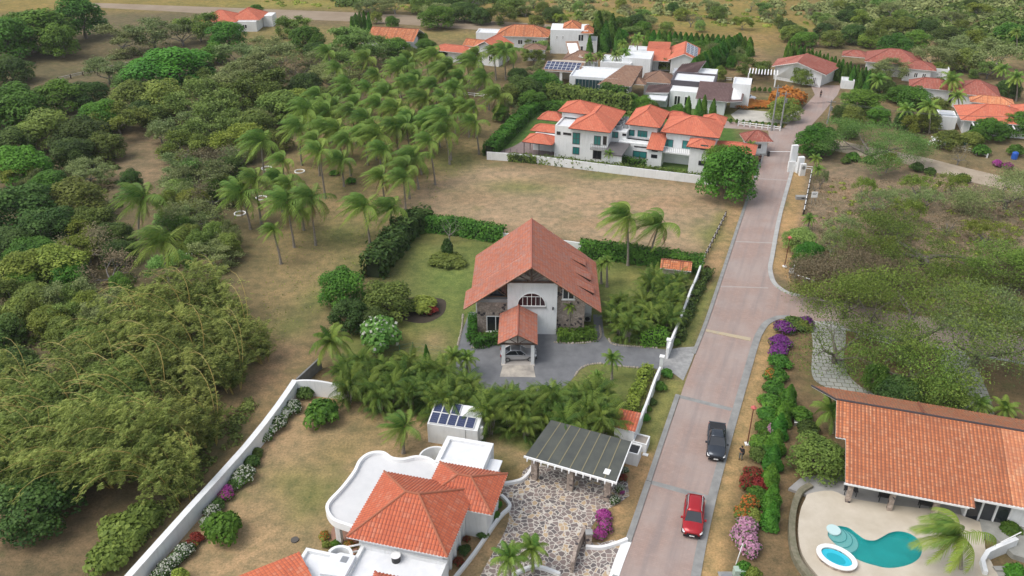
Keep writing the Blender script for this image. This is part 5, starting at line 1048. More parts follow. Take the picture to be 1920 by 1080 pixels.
g = fthing('guardhouse', 'small white guardhouse with orange pyramid roof at the road gate', 'guardhouse', Fr(G(1397, 290), 0)); W1 = 4.4
walls(g, .2, 3.9, 0, 3.2, 0, 2.7); hip(g, -.5, 4.7, -.6, 3.9, 2.75, 1.4, T_RED, TRIM); window(g, 1.3, 2.9, 1.1, 2.2, 0, fw=.12); MB().box(3.9, 4.0, .3, 1.2, .1, 2.1).build('door', DARKF, g); MB().box(-.2, 4.5, -.6, -.02, 0, .25).build('plinth', CONC, g)
bb = thing('barrier_gate', 'white raised-arm road barrier lying across the lane beside the guardhouse', 'barrier', G(1440, 293)); MB().box(-.2, .2, -.2, .2, 0, 1.0).build('housing', BLACK, bb); MB().tube([(0, 0, .95), (4.1, -.15, .95)], .06, 6).build('arm', TRIM, bb)
mn = thing('entrance_monument', 'tall white stepped entrance monument with round emblem at right of the road', 'monument', G(1504, 330), 8); 
MB().box(-.5, .5, 0, .5, 0, 2.2).build('front_block', WHITE, mn); MB().box(-.45, .6, 1.2, 1.9, 0, 3.0).build('middle_block', WHITE, mn); MB().box(-.6, .5, 4.0, 4.6, 0, 4.2).build('tall_block', WHITE, mn); MB().box(-1.8, -.6, 2.0, 2.3, 0, 2.0).build('wing_wall', WHITE, mn); MB().box(-1.0, .3, 1.9, 4.0, 0, 1.3).build('link_wall', WHITE, mn)
MB().tube([(0, -.02, 1.55), (0, -.05, 1.55)], .32, 20).build('emblem', STEEL, mn)
for z in (1.0, 1.4): MB().tube([(.6, 1.3, z), (2.0, .5, z)], .06, 5).build('rail', TRIM, mn)
def board(px, py, w, hh, z0, label, deg=0, mat=TRIM, lines=0):
    t = thing('sign_board', label, 'sign', G(px, py), deg)
    for x in (-w * .3, w * .3): MB().tube([(x, 0, 0), (x, 0, z0)], .04, 5).build('post', STEEL, t)
    b = MB().box(-w / 2, w / 2, -.03, .03, z0, z0 + hh).build('panel', mat, t); mb = MB()
    for i in range(lines): mb.box(-w * .36, w * (.36 - .1 * (i % 2)), -.036, -.031, z0 + hh * (.72 - .22 * i), z0 + hh * (.80 - .22 * i))
    if lines: mb.build('lettering', BLACK, b)
    return t
board(1524, 383, 1.0, 1.0, 1.2, 'white square notice board on thin posts behind the white-railed fence', lines=2); board(1482, 521, .7, .8, .7, 'small white notice board at the side road corner', lines=2)
t = thing('stone_plinth', 'low grey plinth with dark plate beside the white-railed fence', 'plinth', G(1502, 373)); MB().box(-.9, .8, -.4, .4, 0, .55).build('base', CONC, t); MB().box(-.1, .4, -.42, -.401, .2, .4).build('plate', BLACK, t)
def lamp(bx, by, tx, ty, label):
    b = G(bx, by); z = Fr((b.x, b.y), 0).wall(tx, ty, 0)[1]; t = thing('street_lamp', label, 'street lamp', b); RD = plain('red_brown_paint', (.14, .035, .025), .5)
    MB().tube([(0, 0, 0), (0, 0, z)], [.06, .045], 6).build('pole', RD, t); MB().box(-.25, .25, -.25, .25, 0, .12).build('footing', TRIM, t)
    l_ = MB().tube([(0, 0, z), (0, 0, z + .08), (0, 0, z + .3)], [.28, .30, .05], 8).build('lamp_shade', plain('faded_red', (.50, .10, .09), .5), t); MB().tube([(0, 0, z - .25), (0, 0, z - .01)], [.07, .11], 8).build('lantern', plain('red_lantern', (.45, .07, .06), .4), t); return t
lamp(1401, 833, 1410, 765, 'thin red street lamp on white footing beside the dark pickup'); lamp(1471, 500, 1483, 446, 'thin red street lamp at the side road corner')
def pole(bx, by, tx, ty, label):
    b = G(bx, by); z = Fr((b.x, b.y), 0).wall(tx, ty, 0)[1]; t = thing('utility_pole', label, 'utility pole', b); MB().tube([(0, 0, 0), (0, 0, z)], [.19, .12], 8).build('pole', CONC, t); MB().box(-.9, .9, -.05, .05, z - .5, z - .38).build('crossarm', STEEL, t); tr_ = MB().tube([(.3, -.1, z - 2.2), (.3, -.1, z - 1.4)], .18, 8).build('transformer', STEEL, t); return b + Vector((0, 0, z - .4))
PT = [pole(1446, 245, 1459, 160, 'tall concrete utility pole behind the guardhouse, left of the pair'), pole(1463, 242, 1475, 172, 'concrete utility pole behind the guardhouse, right of the pair'), pole(1551, 232, 1563, 187, 'concrete utility pole at the right roadside hedge'), pole(1925, 300, 1950, 215, 'utility pole at the right edge near the flowering bushes')]
for i, (a, b) in enumerate(((0, 1), (1, 2), (2, 3))):
    for k in (-.8, .8):
        P_ = [PT[a].lerp(PT[b], j / 10) + Vector((k, 0, -1.0 * math.sin(PI * j / 10))) for j in range(11)]; c = P_[0].copy(); w = MB().tube([q - c for q in P_], .022, 4).build('power_line', BLACK); w.location = c
        tag(w, {(0, -.8): 'near power line strung between the paired poles', (0, .8): 'far power line strung between the paired poles', (1, -.8): 'left-hand power line crossing the road', (1, .8): 'right-hand power line crossing the road', (2, -.8): 'lower power line running right over the trees', (2, .8): 'upper power line running right over the trees'}[(i, k)], 'cable')

# ------------------------------------------------------------------ DISTANT HOUSES
def house(label, org, deg, name='tiled_house'): f = Fr(org, deg); return fthing(name, label, 'house', f), f
def wrow(h, n, x0, dx, w, z0, z1, y=0, glass=DGLASS):
    for i in range(n): window(h, x0 + i * dx, x0 + i * dx + w, z0, z1, y, glass=glass, fw=.12)
h, f = house('far orange double-hip roofed house at top left by the track', (-92.5, 251), 0)
walls(h, 1, 17, 1.2, 10, 0, 2.9); hip(h, 0, 11.5, 0, 10.5, 3, 2.4, T_NEW); hip(h, 8.6, 17.8, 2.5, 13.5, 3.1, 2.4, T_NEW); walls(h, 17.2, 20, 8, 13, 0, 3.2); wrow(h, 4, 2, 3.6, 1.4, .9, 2.1, 1.2)
h, f = house('red-roofed house with white gable at top centre left of the round grey bush', (-39.5, 229.5), -14)
walls(h, .8, 12.5, .8, 8, 0, 2.9); gable(h, 0, 13.6, 0, 9.6, 3, 2.3, T_SALMON); walls(h, -2.5, .78, 2, 7, 0, 2.6); MB().box(-3.2, .0, 1.5, 7.5, 2.6, 2.75).build('side_roof', STEEL, h); wrow(h, 3, 6, 2.2, 1.3, .8, 2.1, .8)
h, f = house('orange-roofed white gabled house behind the palm grove', (-12.5, 214.5), -22)
walls(h, 2.2, 9.4, 1.3, 8.4, 0, 4.0); gable(h, 1.4, 10.2, .4, 9.6, 4.0, 2.2, T_NEW, 'y'); gable_wall(h, 2.2, 9.4, 1.1, 0, 4, 1.7); hip(h, -9, 2.0, -.5, 5, 3.0, 1.1, T_NEW); walls(h, -8, 2, .6, 4.6, 0, 2.9); gable(h, -3, 3, 6, 11, 3.3, 1.2, T_SALMON); wrow(h, 2, 3.6, 3, 1.2, 1.2, 2.6, 1.1)
h, f = house('pale red hip-roofed house with flat white wing at top centre', (-4.5, 232), -8)
walls(h, .6, 13.5, .8, 8, 0, 3.2); hip(h, 0, 14.5, 0, 9, 3.3, 2.2, T_SALMON); flat(h, -6, .4, 3, 8, 3.4); wrow(h, 3, 2, 4, 1.4, 1, 2.3, .8); flat(h, 14.6, 20, 4, 9, 3.5)
h, f = house('white two-storey house with pink tiled roof bits at top centre', (10.2, 226), -6)
walls(h, 0, 10, 0, 8, 0, 6.2); hip(h, 3.2, 8, 1.5, 8.4, 6.3, 1.3, T_SALMON); hip(h, 8.1, 11.4, -.5, 6, 5.6, 1.2, T_SALMON); flat(h, 10.02, 12.5, 1, 7, 3.3); wrow(h, 1, 7.4, 2, 1.5, 3.4, 5.2); wrow(h, 1, 7.4, 2, 1.5, .7, 2.2); wrow(h, 2, 1.5, 1.6, .5, 3.8, 4.8); hip(h, -6.5, -.5, -9, -3.5, 3, .9, T_BROWN); walls(h, -6, -1, -8.5, -4, 0, 2.9)
h, f = house('white house with orange roof and solar panels on its right slope', (33, 207.5), -12)
walls(h, .5, 6.0, 1.6, 7, 0, 3.0); roof(h, [[(0, -.3, 2.9), (6.0, -.3, 2.9), (6.0, 5.5, 4.4), (0, 5.5, 4.4)]], T_NEW); walls(h, 6.3, 12.5, -.2, 12, 0, 3.4); gable_wall(h, 6.3, 12.5, -.25, 0, 3.4, 1.3, .2); gable(h, 5.6, 13.2, -.8, 13, 3.4, 1.6, T_NEW, 'y'); roof(h, [[(0, 5.5, 4.4), (5.6, 5.5, 4.4), (5.6, 13, 4.6), (0, 13, 4.4)]], T_NEW)
sl4 = 1.6 / 3.8; panels(h, (9.7, 1.4, 5.0 - .3 * sl4 + .02), (1, 0, -sl4), (0, 1, 0), 3, 6, 1.05, 1.75); wrow(h, 1, 3.2, 2, 2.2, .2, 2.3, 1.6); window(h, 9, 10.6, .8, 2.2, -.25, glass=TGLASS, fw=.12); flat(h, -5, .4, 6, 13, 3.2); walls(h, -3.5, -1, -1, 5.9, 0, 3.0)
# tan-roofed solar house with pool
F8 = Fr(G(1042, 170), -14); h = fthing('tan_tiled_house', 'modern house with tan tiled wedge roofs, white flat roof, glass front and solar array', 'house', F8)
a = F8.loc(1016, 130, 3.4); b = F8.loc(1082, 142, 3.2); c_ = F8.loc(1090, 130, 4.1); d_ = F8.loc(1024, 119, 4.1)
roof(h, [[(a[0], a[1], 3.2), (b[0], a[1], 3.2), (b[0] + .4, a[1] + 5.2, 4.2), (a[0] + .2, a[1] + 5.2, 4.2)]], T_BROWN, name='solar_roof'); sl5 = 1 / 5.2
panels(h, (a[0] + .4, a[1] + .5, 3.33), (1, 0, 0), (0, 1, sl5), 8, 3, (b[0] - a[0] - .7) / 8, 1.45)
for x in (a[0] + 1, a[0] + 4.5, b[0] - .6): MB().box(x - .3, x + .3, a[1] + .4, a[1] + 1, 0, 3.1).build('pillar', WHITE, h)
MB().box(a[0] + .5, b[0], a[1] + 5.3, a[1] + 10, 0, 3.3).build('wall', CREAM, h)
u0 = F8.loc(1076, 130, 3.9)[0]; u1 = F8.loc(1160, 148, 3.9)[0]; yb = F8.loc(1120, 146, 3.9)[1]
flat(h, u0, u1, yb + .3, yb + 9.5, 3.9); gl = MB().box(u0 + 1.5, u1 - .4, yb + .1, yb + .28, .2, 3.3).build('glass_front', plain('blue_green_glass', (.03, .07, .08), .1), h); mm = MB()
for i in range(13): x = u0 + 1.5 + (u1 - u0 - 1.9) * i / 12; mm.box(x - .06, x + .06, yb + .0, yb + .1, .1, 3.4)
mm.build('mullions', STEEL, gl)
e0 = F8.loc(1120, 158, 3.1); e1 = F8.loc(1184, 161, 3.1); e2 = F8.loc(1210, 122, 5.6)
roof(h, [[(e0[0], e0[1], 3.1), (e1[0], e0[1], 3.1), (e1[0] + 1.5, e0[1] + 8.5, 5.6), (e0[0] + 5, e0[1] + 8.5, 5.6), ]], T_BROWN, name='wedge_roof'); walls(h, e0[0] + .8, e1[0] - .6, e0[1] + .8, e0[1] + 8, 0, 3.0); MB().mesh([(e1[0], e0[1], 3.0), (e1[0] + 1.5, e0[1] + 8.5, 3.0), (e1[0] + 1.5, e0[1] + 8.5, 5.5), (e1[0] - .2, e0[1], 3.0), (e1[0] + 1.3, e0[1] + 8.5, 3.0), (e1[0] + 1.3, e0[1] + 8.5, 5.5)], [(0, 1, 2), (5, 4, 3), (2, 1, 4, 5)]).build('wedge_wall', plain('tan_wall', (.24, .15, .10), .8, var=.2), h)
hip(h, e1[0] + 1.8, e1[0] + 9, e0[1] + 4.5, e0[1] + 11.5, 3.1, 1.8, T_BROWN); walls(h, e1[0] + 2.4, e1[0] + 8.3, e0[1] + 5.2, e0[1] + 11, 0, 3.0); hip(h, e1[0] - 1, e1[0] + 3, e0[1] + 2.5, e0[1] + 6, 3.0, 1.0, T_BROWN)
wrow(h, 2, e0[0] + 1.4, 1.8, 1.2, .8, 2.3, e0[1] + .8); wrow(h, 2, e1[0] + 3.3, 2, .8, .8, 2.3, e0[1] + 5.2)
hip(h, -1.5, 7, 15, 22, 3.4, 1.6, T_BROWN); walls(h, -1, 6.5, 15.5, 21.5, 0, 3.3); roof(h, [[(-.5, 18.5, 3.9), (3.5, 15.5, 4.2), (.6, 25, 5.8), (-2.5, 24, 5.8)]], T_BROWN, name='wedge_roof'); flat(h, 8, 15.5, 14.5, 22, 3.6); flat(h, 13, 20, 16, 24, 4.6, par=.5)
cp = G(1100, 163); p = thing('lap_pool', 'small blue pool in front of the glass-fronted tan tiled house', 'swimming pool', cp, -14); MB().box(-3.6, 3.4, -1.6, 1.6, 0, .22).build('coping', TRIM, p); MB().box(-3.3, 3.1, -1.35, 1.35, .05, .235).build('water', plain('blue_water', (.05, .25, .42), .08), p)
# grey flat-roofed modern house
F9 = Fr(G(1262, 205), -17); h = fthing('grey_modern_house', 'white and grey modern house with brown wedge roofs and flat white roof in dark parapet', 'house', F9)
def L9(px, py, z): return F9.loc(px, py, z)
p1, p2, p3 = L9(1258, 152, 4.4), L9(1340, 160, 4.4), L9(1345, 150, 4.4); flat(h, p1[0], p2[0], p1[1] - .3, p1[1] + 7.5, 4.7, mat=plain('dark_parapet', (.075, .065, .075), .7), par=.3, pw=.5, top=DARKF)
q1 = L9(1210, 172, 3.2); q2 = L9(1262, 165, 3.2); roof(h, [[(q1[0], q1[1], 3.0), (q2[0] - .3, q1[1], 3.4), (q2[0] - .3, q1[1] + 4.5, 4.1), (q1[0], q1[1] + 4.5, 3.4)]], T_DARK); walls(h, q1[0] + .4, q2[0] - .6, q1[1] + .6, q1[1] + 4.2, 0, 2.9); MB().box(q1[0] + 1.0, q2[0] - .5, q1[1] - 3.2, q1[1] + .4, 2.4, 2.6).build('car_port_roof', WHITE2, h)
r1 = L9(1309, 172, 3.9); r2 = L9(1362, 190, 3.2); r3 = L9(1386, 172, 3.4)
walls(h, q2[0] - .2, r1[0], q1[1] + 1.2, p1[1] - .35, 0, 3.6); roof(h, [[(r1[0] - .2, r2[1], 3.2), (r2[0] + .3, r2[1] - .3, 3.2), (r2[0] + .3, r2[1] + 8, 4.9), (r1[0] - .2, r2[1] + 8, 4.9)], ], T_DARK); walls(h, r1[0] + .3, r2[0] - .2, r2[1] + .5, r2[1] + 7.5, 0, 3.1)
roof(h, [[(r2[0] + .3, r2[1] - .3, 3.2), (r2[0] + 3.2, r2[1] + 2.0, 2.9), (r2[0] + 3.2, r2[1] + 8, 3.4), (r2[0] + .3, r2[1] + 8, 4.9)]], T_DARK); flat(h, r2[0] + .6, r2[0] + 4.4, r2[1] + 6.5, r2[1] + 12, 5.3)
s1_ = L9(1265, 136, 4.2); s2_ = L9(1296, 141, 5); roof(h, [[(s1_[0], s1_[1], 4.2), (s2_[0] + 1, s1_[1], 4.6), (s2_[0] + 2.2, s1_[1] + 6.5, 5.8), (s1_[0] + 1, s1_[1] + 5, 4.9)]], T_DARK); walls(h, s1_[0] - .6, s2_[0] + 1, s1_[1] + .4, s1_[1] + 5, 0, 4.0, plain('pale_grey_wall', (.42, .44, .47), .7)); flat(h, s2_[0] + 1.2, s2_[0] + 5.2, s1_[1] - .5, s1_[1] + 5, 4.4)
wrow(h, 1, r1[0] + 3.6, 2, .9, 1.2, 2.1, r2[1] + .5); wrow(h, 2, q2[0] + .8, 2.2, 1.4, .5, 2.6, q1[1] + 1.2); wrow(h, 1, q1[0] + 1, 2, 1, 1, 2, q1[1] + .6)
h, f = house('white house with wide red gable roof and white pergola beyond the road end', (62.5, 197), -17)
q = lambda x, y, z: (*f.loc(x, y, z), z)
A_, B_, C_, D_, E_, F_ = q(1447, 124, 3.2), q(1496, 117, 5.6), q(1549, 141, 3.2), q(1580, 123, 3.2), q(1511, 101, 5.6), q(1458, 110, 3.4)
roof(h, [[A_, B_, E_, F_], [B_, C_, D_, E_]], T_RED, [(B_, E_)]); gw = [(A_[0] + .8, A_[1] + .6), (C_[0] - .8, C_[1] + .8)]
MB().mesh([(*gw[0], 0), (*gw[1], 0), (*gw[1], 3.1), (B_[0], B_[1] + .7, 5.3), (*gw[0], 3.1)] + [(a, b + .3, c) for a, b, c in [(*gw[0], 0), (*gw[1], 0), (*gw[1], 3.1), (B_[0], B_[1] + .7, 5.3), (*gw[0], 3.1)]], [(0, 1, 2, 3, 4), (9, 8, 7, 6, 5)] + [(i, 5 + i, 5 + (i + 1) % 5, (i + 1) % 5) for i in range(5)]).build('gable_wall', WHITE, h)
MB().prism([(gw[0][0] + .3, gw[0][1] + .8), (gw[1][0] - .3, gw[1][1] + .8), (D_[0] - .7, D_[1] - .5), (E_[0], E_[1] - .8), (F_[0] + .6, F_[1] - .6)], 0, 3.0).build('wall', WHITE, h); flat(h, D_[0] - .2, D_[0] + 2.6, C_[1] + 1.5, C_[1] + 5, 1.9); wrow(h, 2, gw[1][0] - 3.2, 1.2, .8, .5, 2.4, gw[1][1] - .1); pg = MB()
for i in range(10): pg.box(-6 + i * .7, -5.75 + i * .7, -3.5, 1.2, 2.75, 2.9)
pg.build('pergola_slats', TRIM, h); 
for x in (-6, .2): MB().box(x - .15, x + .15, -3.3, -3, 0, 2.74).build('pergola_post', TRIM, h)
h, f = house('long weathered pink-roofed house behind the conifer row at upper right', (85, 204), -22)
walls(h, 1.5, 13, 2, 10, 0, 3.2); hip(h, 1, 14, 1, 11.5, 3.3, 2.4, T_RED); hip(h, -4.5, 2, 6, 11, 3.0, 1.1, T_RED); hip(h, 9, 17, -1.5, 5, 3.1, 1.3, T_RED); walls(h, 10, 16, -1, 4.5, 0, 3.0); flat(h, 16.2, 20, 1.5, 5, 3.0, slab=CREAM); wrow(h, 3, 10.6, 1.8, .9, 1, 2.2, -1.0)
h, f = house('two-part red tiled house half hidden by palms at upper right', (88.5, 183.5), -22)
hip(h, 0, 9, 0, 6, 3, 1.6, T_RED); walls(h, .6, 8.4, .6, 5.4, 0, 2.9); hip(h, 8.6, 18, -2.5, 6, 3.2, 2.2, T_RED); walls(h, 9.2, 17.4, -1.9, 5.4, 0, 3.1); hip(h, 12, 20.5, -6, -1, 2.6, 1.0, T_PEACH); walls(h, 12.6, 20, -5.4, -1.2, 0, 2.5)
h, f = house('orange-roofed white house at the right edge above the small pool', (89, 160), -17)
walls(h, 1, 24, 1, 10, 0, 2.9); hip(h, 0, 13, 0, 10, 3.0, 2.2, T_NEW); hip(h, 11, 26, 1.5, 13, 3.2, 2.6, T_NEW); flat(h, -3.5, -.2, 2.5, 7, 2.7, slab=plain('sheet_roof', (.42, .45, .48), .5)); pg = MB(); [pg.box(2 + i * .9, 2.2 + i * .9, -2, .0, 2.6, 2.75) for i in range(9)]; pg.build('pergola_slats', TRIM, h); wrow(h, 4, 2, 2.4, 1.2, .7, 2.2, 1)
pp = thing('small_pool', 'small turquoise pool with white deck at the right edge', 'swimming pool', G(1782, 268), -15); MB().box(-3.2, 3.4, -2.2, 2.4, 0, .3).build('pool_surround', TRIM, pp); MB().box(-1.6, 2.6, -1.5, 1.7, .1, .32).build('water', MATS['teal_plaster'], pp)
t = thing('water_tank', 'bright blue barrel among bushes at the right edge', 'barrel', G(1901, 298)); MB().tube([(0, 0, 0), (0, 0, .2), (0, 0, 1.2), (0, 0, 1.35)], [.5, .55, .55, .35], 14).build('body', plain('blue_plastic', (.02, .10, .45), .4), t); MB().tube([(0, 0, 1.35), (0, 0, 1.42)], .25, 10).build('lid', MATS['blue_plastic'], t)
t = thing('garden_bench', 'white slatted bench among the conifers left of the salmon roof', 'bench', G(1492, 790), 80)
for i in range(6): MB().box(-.9 + i * .32, -.72 + i * .32, -.25, .3, .42, .48).build('slat', TRIM, t)
for x in (-.8, .8): MB().box(x - .04, x + .04, -.22, .26, 0, .42).build('leg', STEEL, t)
for px, py, lb in ((450, 401, 'below the two leaning palms'), (412, 432, 'under the bare tree trunks'), (361, 472, 'around a forked bare trunk'), (562, 322, 'in the grove clearing'), (500, 316, 'at the grove edge'), (490, 372, 'by the leaning grove palms'), (132, 618, 'by the bamboo at far left')):
    p = G(px, py); t = thing('tree_ring', 'white painted stone ring ' + lb, 'tree ring', p); curve_sheet('ring', ell(.95, .95, 24), [ell(.78, .78, 24)], 0, .16, TRIM, t)
t = thing('manhole_slab', 'dark round stone lid in the dry lawn above the left orange roof', 'manhole', G(553, 1013)); MB().tube([(0, 0, 0), (0, 0, .12)], [.36, .34], 14).build('lid', plain('dark_stone', (.10, .09, .08), .9), t)
t = thing('manhole_slab', 'small white slab beside the kerb near the planters', 'slab', G(1210, 853), -20); MB().box(-.28, .28, -.18, .18, 0, .08).build('slab', TRIM, t)
t = thing('utility_cabinet', 'pale green utility box on concrete pad at bottom right of the road', 'utility box', G(1384, 1082)); MB().box(-.45, .45, -.3, .3, .1, 1.0).build('cabinet', plain('pale_green', (.36, .46, .38), .5), t); MB().box(-1.6, .5, -.9, .5, 0, .1).build('pad', CONC, t); MB().box(-1.4, -.6, -.7, 0, .1, .4).build('cover', STEEL, t)
t = thing('sign_post', 'white leaning pole beside the pink flowering bush', 'pole', G(1380, 1058)); MB().tube([(0, 0, 0), (.25, 0, 2.4)], .05, 6).build('pole', TRIM, t)

fs_ = Fr(G(1240, 520), -14); t = fthing('garden_shed', 'small garden shed with pale red tile roof between the areca palms and rear hedge', 'shed', fs_); walls(t, 0, 3.4, 0, 2.2, 0, 1.6, CREAM); gable(t, -.3, 3.9, -.4, 2.6, 1.65, .6, T_SALMON)
# ------------------------------------------------------------------ CARS
def car(name, label, loc, deg, paint, L=4.4, Wd=1.82, H=1.66, kind='suv', group=None):
    """front towards -y; body lofted from cross sections"""
    t = thing(name, label, 'car', loc, deg, group); hl, hw = L / 2, Wd / 2
    if kind == 'suv': prof = [(-1, .50, .80, .80), (-.93, .42, .90, .95), (-.80, .34, .99, 1.0), (-.45, .30, 1.05, 1.02), (-.30, .30, 1.06, 1.03), (.3, .30, 1.06, 1.04), (.75, .32, 1.04, 1.03), (.95, .38, .98, .98), (1, .5, .9, .92)]
    elif kind == 'pickup': prof = [(-1, .50, .84, .84), (-.94, .44, .92, .98), (-.80, .40, .99, 1.05), (-.42, .36, 1.05, 1.1), (-.25, .36, 1.06, 1.1), (.3, .36, 1.05, 1.1), (.8, .38, 1.05, 1.1), (.97, .45, 1.0, 1.08), (1, .55, .96, 1.02)]
    else: prof = [(-1, .42, .70, .70), (-.92, .33, .92, .78), (-.75, .26, .99, .84), (-.42, .24, 1.03, .90), (-.25, .24, 1.05, .92), (.35, .24, 1.05, .94), (.72, .26, 1.02, .96), (.93, .34, .94, .92), (1, .46, .86, .84)]
    vs = []; nS = 12; paintb = MB()
    for (u, zb, wf, zt) in prof:
        w = hw * wf / 1.06; y = u * hl
        ring = [(-w * .88, zb), (-w, zb + .12), (-w, zt * .72), (-w * .96, zt * .92), (-w * .82, zt), (-w * .3, zt + .03), (w * .3, zt + .03), (w * .82, zt), (w * .96, zt * .92), (w, zt * .72), (w, zb + .12), (w * .88, zb)]
        vs += [(x, y + (.10 * (abs(x) / hw) ** 2 * (1 if u < 0 else -1) if abs(u) > .9 else 0), z) for x, z in ring]
    fs = [(i * nS + k, i * nS + (k + 1) % nS, (i + 1) * nS + (k + 1) % nS, (i + 1) * nS + k) for i in range(len(prof) - 1) for k in range(nS)]
    fs += [tuple(range(nS - 1, -1, -1)), tuple((len(prof) - 1) * nS + k for k in range(nS))]; body = paintb.mesh(vs, fs).build('body', paint, t, True)
    m = body.modifiers.new('bev', 'BEVEL'); m.width = .04; m.segments = 2; m.limit_method = 'ANGLE'; m.angle_limit = .6
    zb = prof[4][3] - .02; y0, y1, y2, y3 = {'suv': (-.50, -.16, .78, .97), 'pickup': (-.50, -.20, .28, .42), 'sedan': (-.42, -.12, .45, .80)}[kind]; y0, y1, y2, y3 = [q * hl for q in (y0, y1, y2, y3)]; a, b = hw * .86, hw * .68
    g = MB().mesh([(-a, y0, zb), (a, y0, zb), (a, y3, zb), (-a, y3, zb), (-b, y1, H - .05), (b, y1, H - .05), (b, y2, H - .05), (-b, y2, H - .05)], [(0, 1, 5, 4), (1, 2, 6, 5), (2, 3, 7, 6), (3, 0, 4, 7), (4, 5, 6, 7)]).build('glasshouse', DGLASS, t)
    rf_ = MB(); nR = 6; rv = []
    for i in range(nR + 1):
        y = y1 - .04 + (y2 - y1 + .08) * i / nR; crown = .05 * math.sin(PI * i / nR)
        for k in range(5): x = (-1 + k / 2) * (b + .01); rv.append((x, y, H - .04 + crown + .035 * (1 - (x / b) ** 2)))
    rf_.mesh(rv, [(i * 5 + k, i * 5 + k + 1, (i + 1) * 5 + k + 1, (i + 1) * 5 + k) for i in range(nR) for k in range(4)]); ro = rf_.build('roof', paint, t, True); m = ro.modifiers.new('s', 'SOLIDIFY'); m.thickness = .05
    pm = MB()
    for s in (-1, 1):
        pm.tube([(s * a, y0, zb), (s * b, y1, H - .03)], .035, 4); pm.tube([(s * a, y3, zb), (s * b, y2, H - .03)], .045, 4); pm.tube([(s * (a + .005), (y0 + y2) / 2 * .9, zb), (s * (b + .02), (y1 + y2) / 2, H - .03)], .03, 4)
    pm.build('window_pillars', paint, t)
    for s in (-1, 1):
        mo = MB().box(min(s * hw, s * (hw + .2)), max(s * hw, s * (hw + .2)), y0 + .28, y0 + .42, zb - .02, zb + .14).build('side_mirror', paint, t)
        MB().mesh([(s * hw * .55, -hl * 1.0 + .06, .66), (s * hw * .93, -hl + .18, .68), (s * hw * .93, -hl * .86, .86), (s * hw * .58, -hl * .93, .82)], [(0, 1, 2, 3) if s > 0 else (3, 2, 1, 0)]).tube([(s * hw * .7, -hl + .06, .72), (s * hw * .84, -hl + .12, .76)], .075, 6).build('headlight', plain('headlamp', (.75, .77, .78), .15), t)
        MB().box(min(s * hw * .72, s * hw * .93), max(s * hw * .72, s * hw * .93), hl - .08, hl + .005, .7, .95).build('tail_light', plain('tail_lamp', (.35, .02, .02), .3), t)
        if kind == 'suv': MB().tube([(s * (b - .02), y1 + .1, H + .02), (s * (b - .02), y2 - .1, H + .05)], .028, 6).build('roof_rail', plain('chrome_rail', (.7, .7, .7), .3, .6), t)
        for yy in (-hl * .62, hl * .60):
            R_ = .34 if kind != 'sedan' else .31; w = MB().tube([(s * (hw - .22), yy, R_), (s * (hw - .02), yy, R_), (s * (hw + .0), yy, R_)], [R_, R_, R_ * .9], 18).build('wheel', BLACK, t); MB().tube([(s * (hw + .001), yy, R_), (s * (hw + .015), yy, R_)], R_ * .62, 12).build('rim', STEEL, w)
    MB().box(-hw * .5, hw * .5, -hl - .015, -hl + .05, .5, .66).build('grille', BLACK, t); MB().box(-.22, .22, -hl - .03, -hl - .016, .40, .5).build('number_plate', TRIM, t); MB().box(-hw * .8, hw * .8, -hl + .0, -hl + .15, .25, .40).build('front_bumper', BLACK, t)
    if kind == 'pickup':
        z = prof[5][3] + .02; MB().box(-hw * .80, hw * .80, y3 + .06, hl - .18, z, z + .05).build('bed_cover', BLACK, t); MB().box(-hw * .9, hw * .9, hl - .17, hl - .02, z, z + .07).build('tailgate', plain('gunmetal_panel', (.07, .08, .09), .3, .3), t)
    return t
RED = plain('red_paint', (.40, .012, .018), .22, .25, spec=.8); GUN = plain('gunmetal_paint', (.05, .06, .075), .22, .5, spec=.8); SIL = plain('silver_paint', (.45, .46, .48), .25, .5, spec=.7)
def heading(a, b): d = G(*b) - G(*a); return math.degrees(math.atan2(d.y, d.x)) - 90
rd = heading((1286, 1000), (1345, 800))
car('suv', 'red SUV with silver roof rails driving down the brick road', G(1299, 978), -14, RED, 4.45, 1.85, 1.68, 'suv'); car('pickup_truck', 'dark grey pickup with black covered bed on the brick road', G(1342, 837), -13, GUN, 5.0, 1.86, 1.72, 'pickup')
p = G(972, 671); car('sedan', 'silver sedan parked sideways under the tiled porch', p, 92, SIL, 4.25, 1.72, 1.42, 'sedan')
car('parked_car', 'white car parked beside the grey flat-roofed house', G(1398, 188), 60, plain('white_paint', (.72, .73, .74), .25), 4.3, 1.8, 1.5, 'suv'); car('parked_car', 'dark red car parked by the orange-roofed house at top left', G(492, 40), 70, plain('maroon_paint', (.12, .01, .02), .25), 4.3, 1.8, 1.55, 'suv')
car('parked_car', 'dark car under the shade roof at upper right', G(1707, 128), 40, BLACK, 4.4, 1.8, 1.6, 'suv')

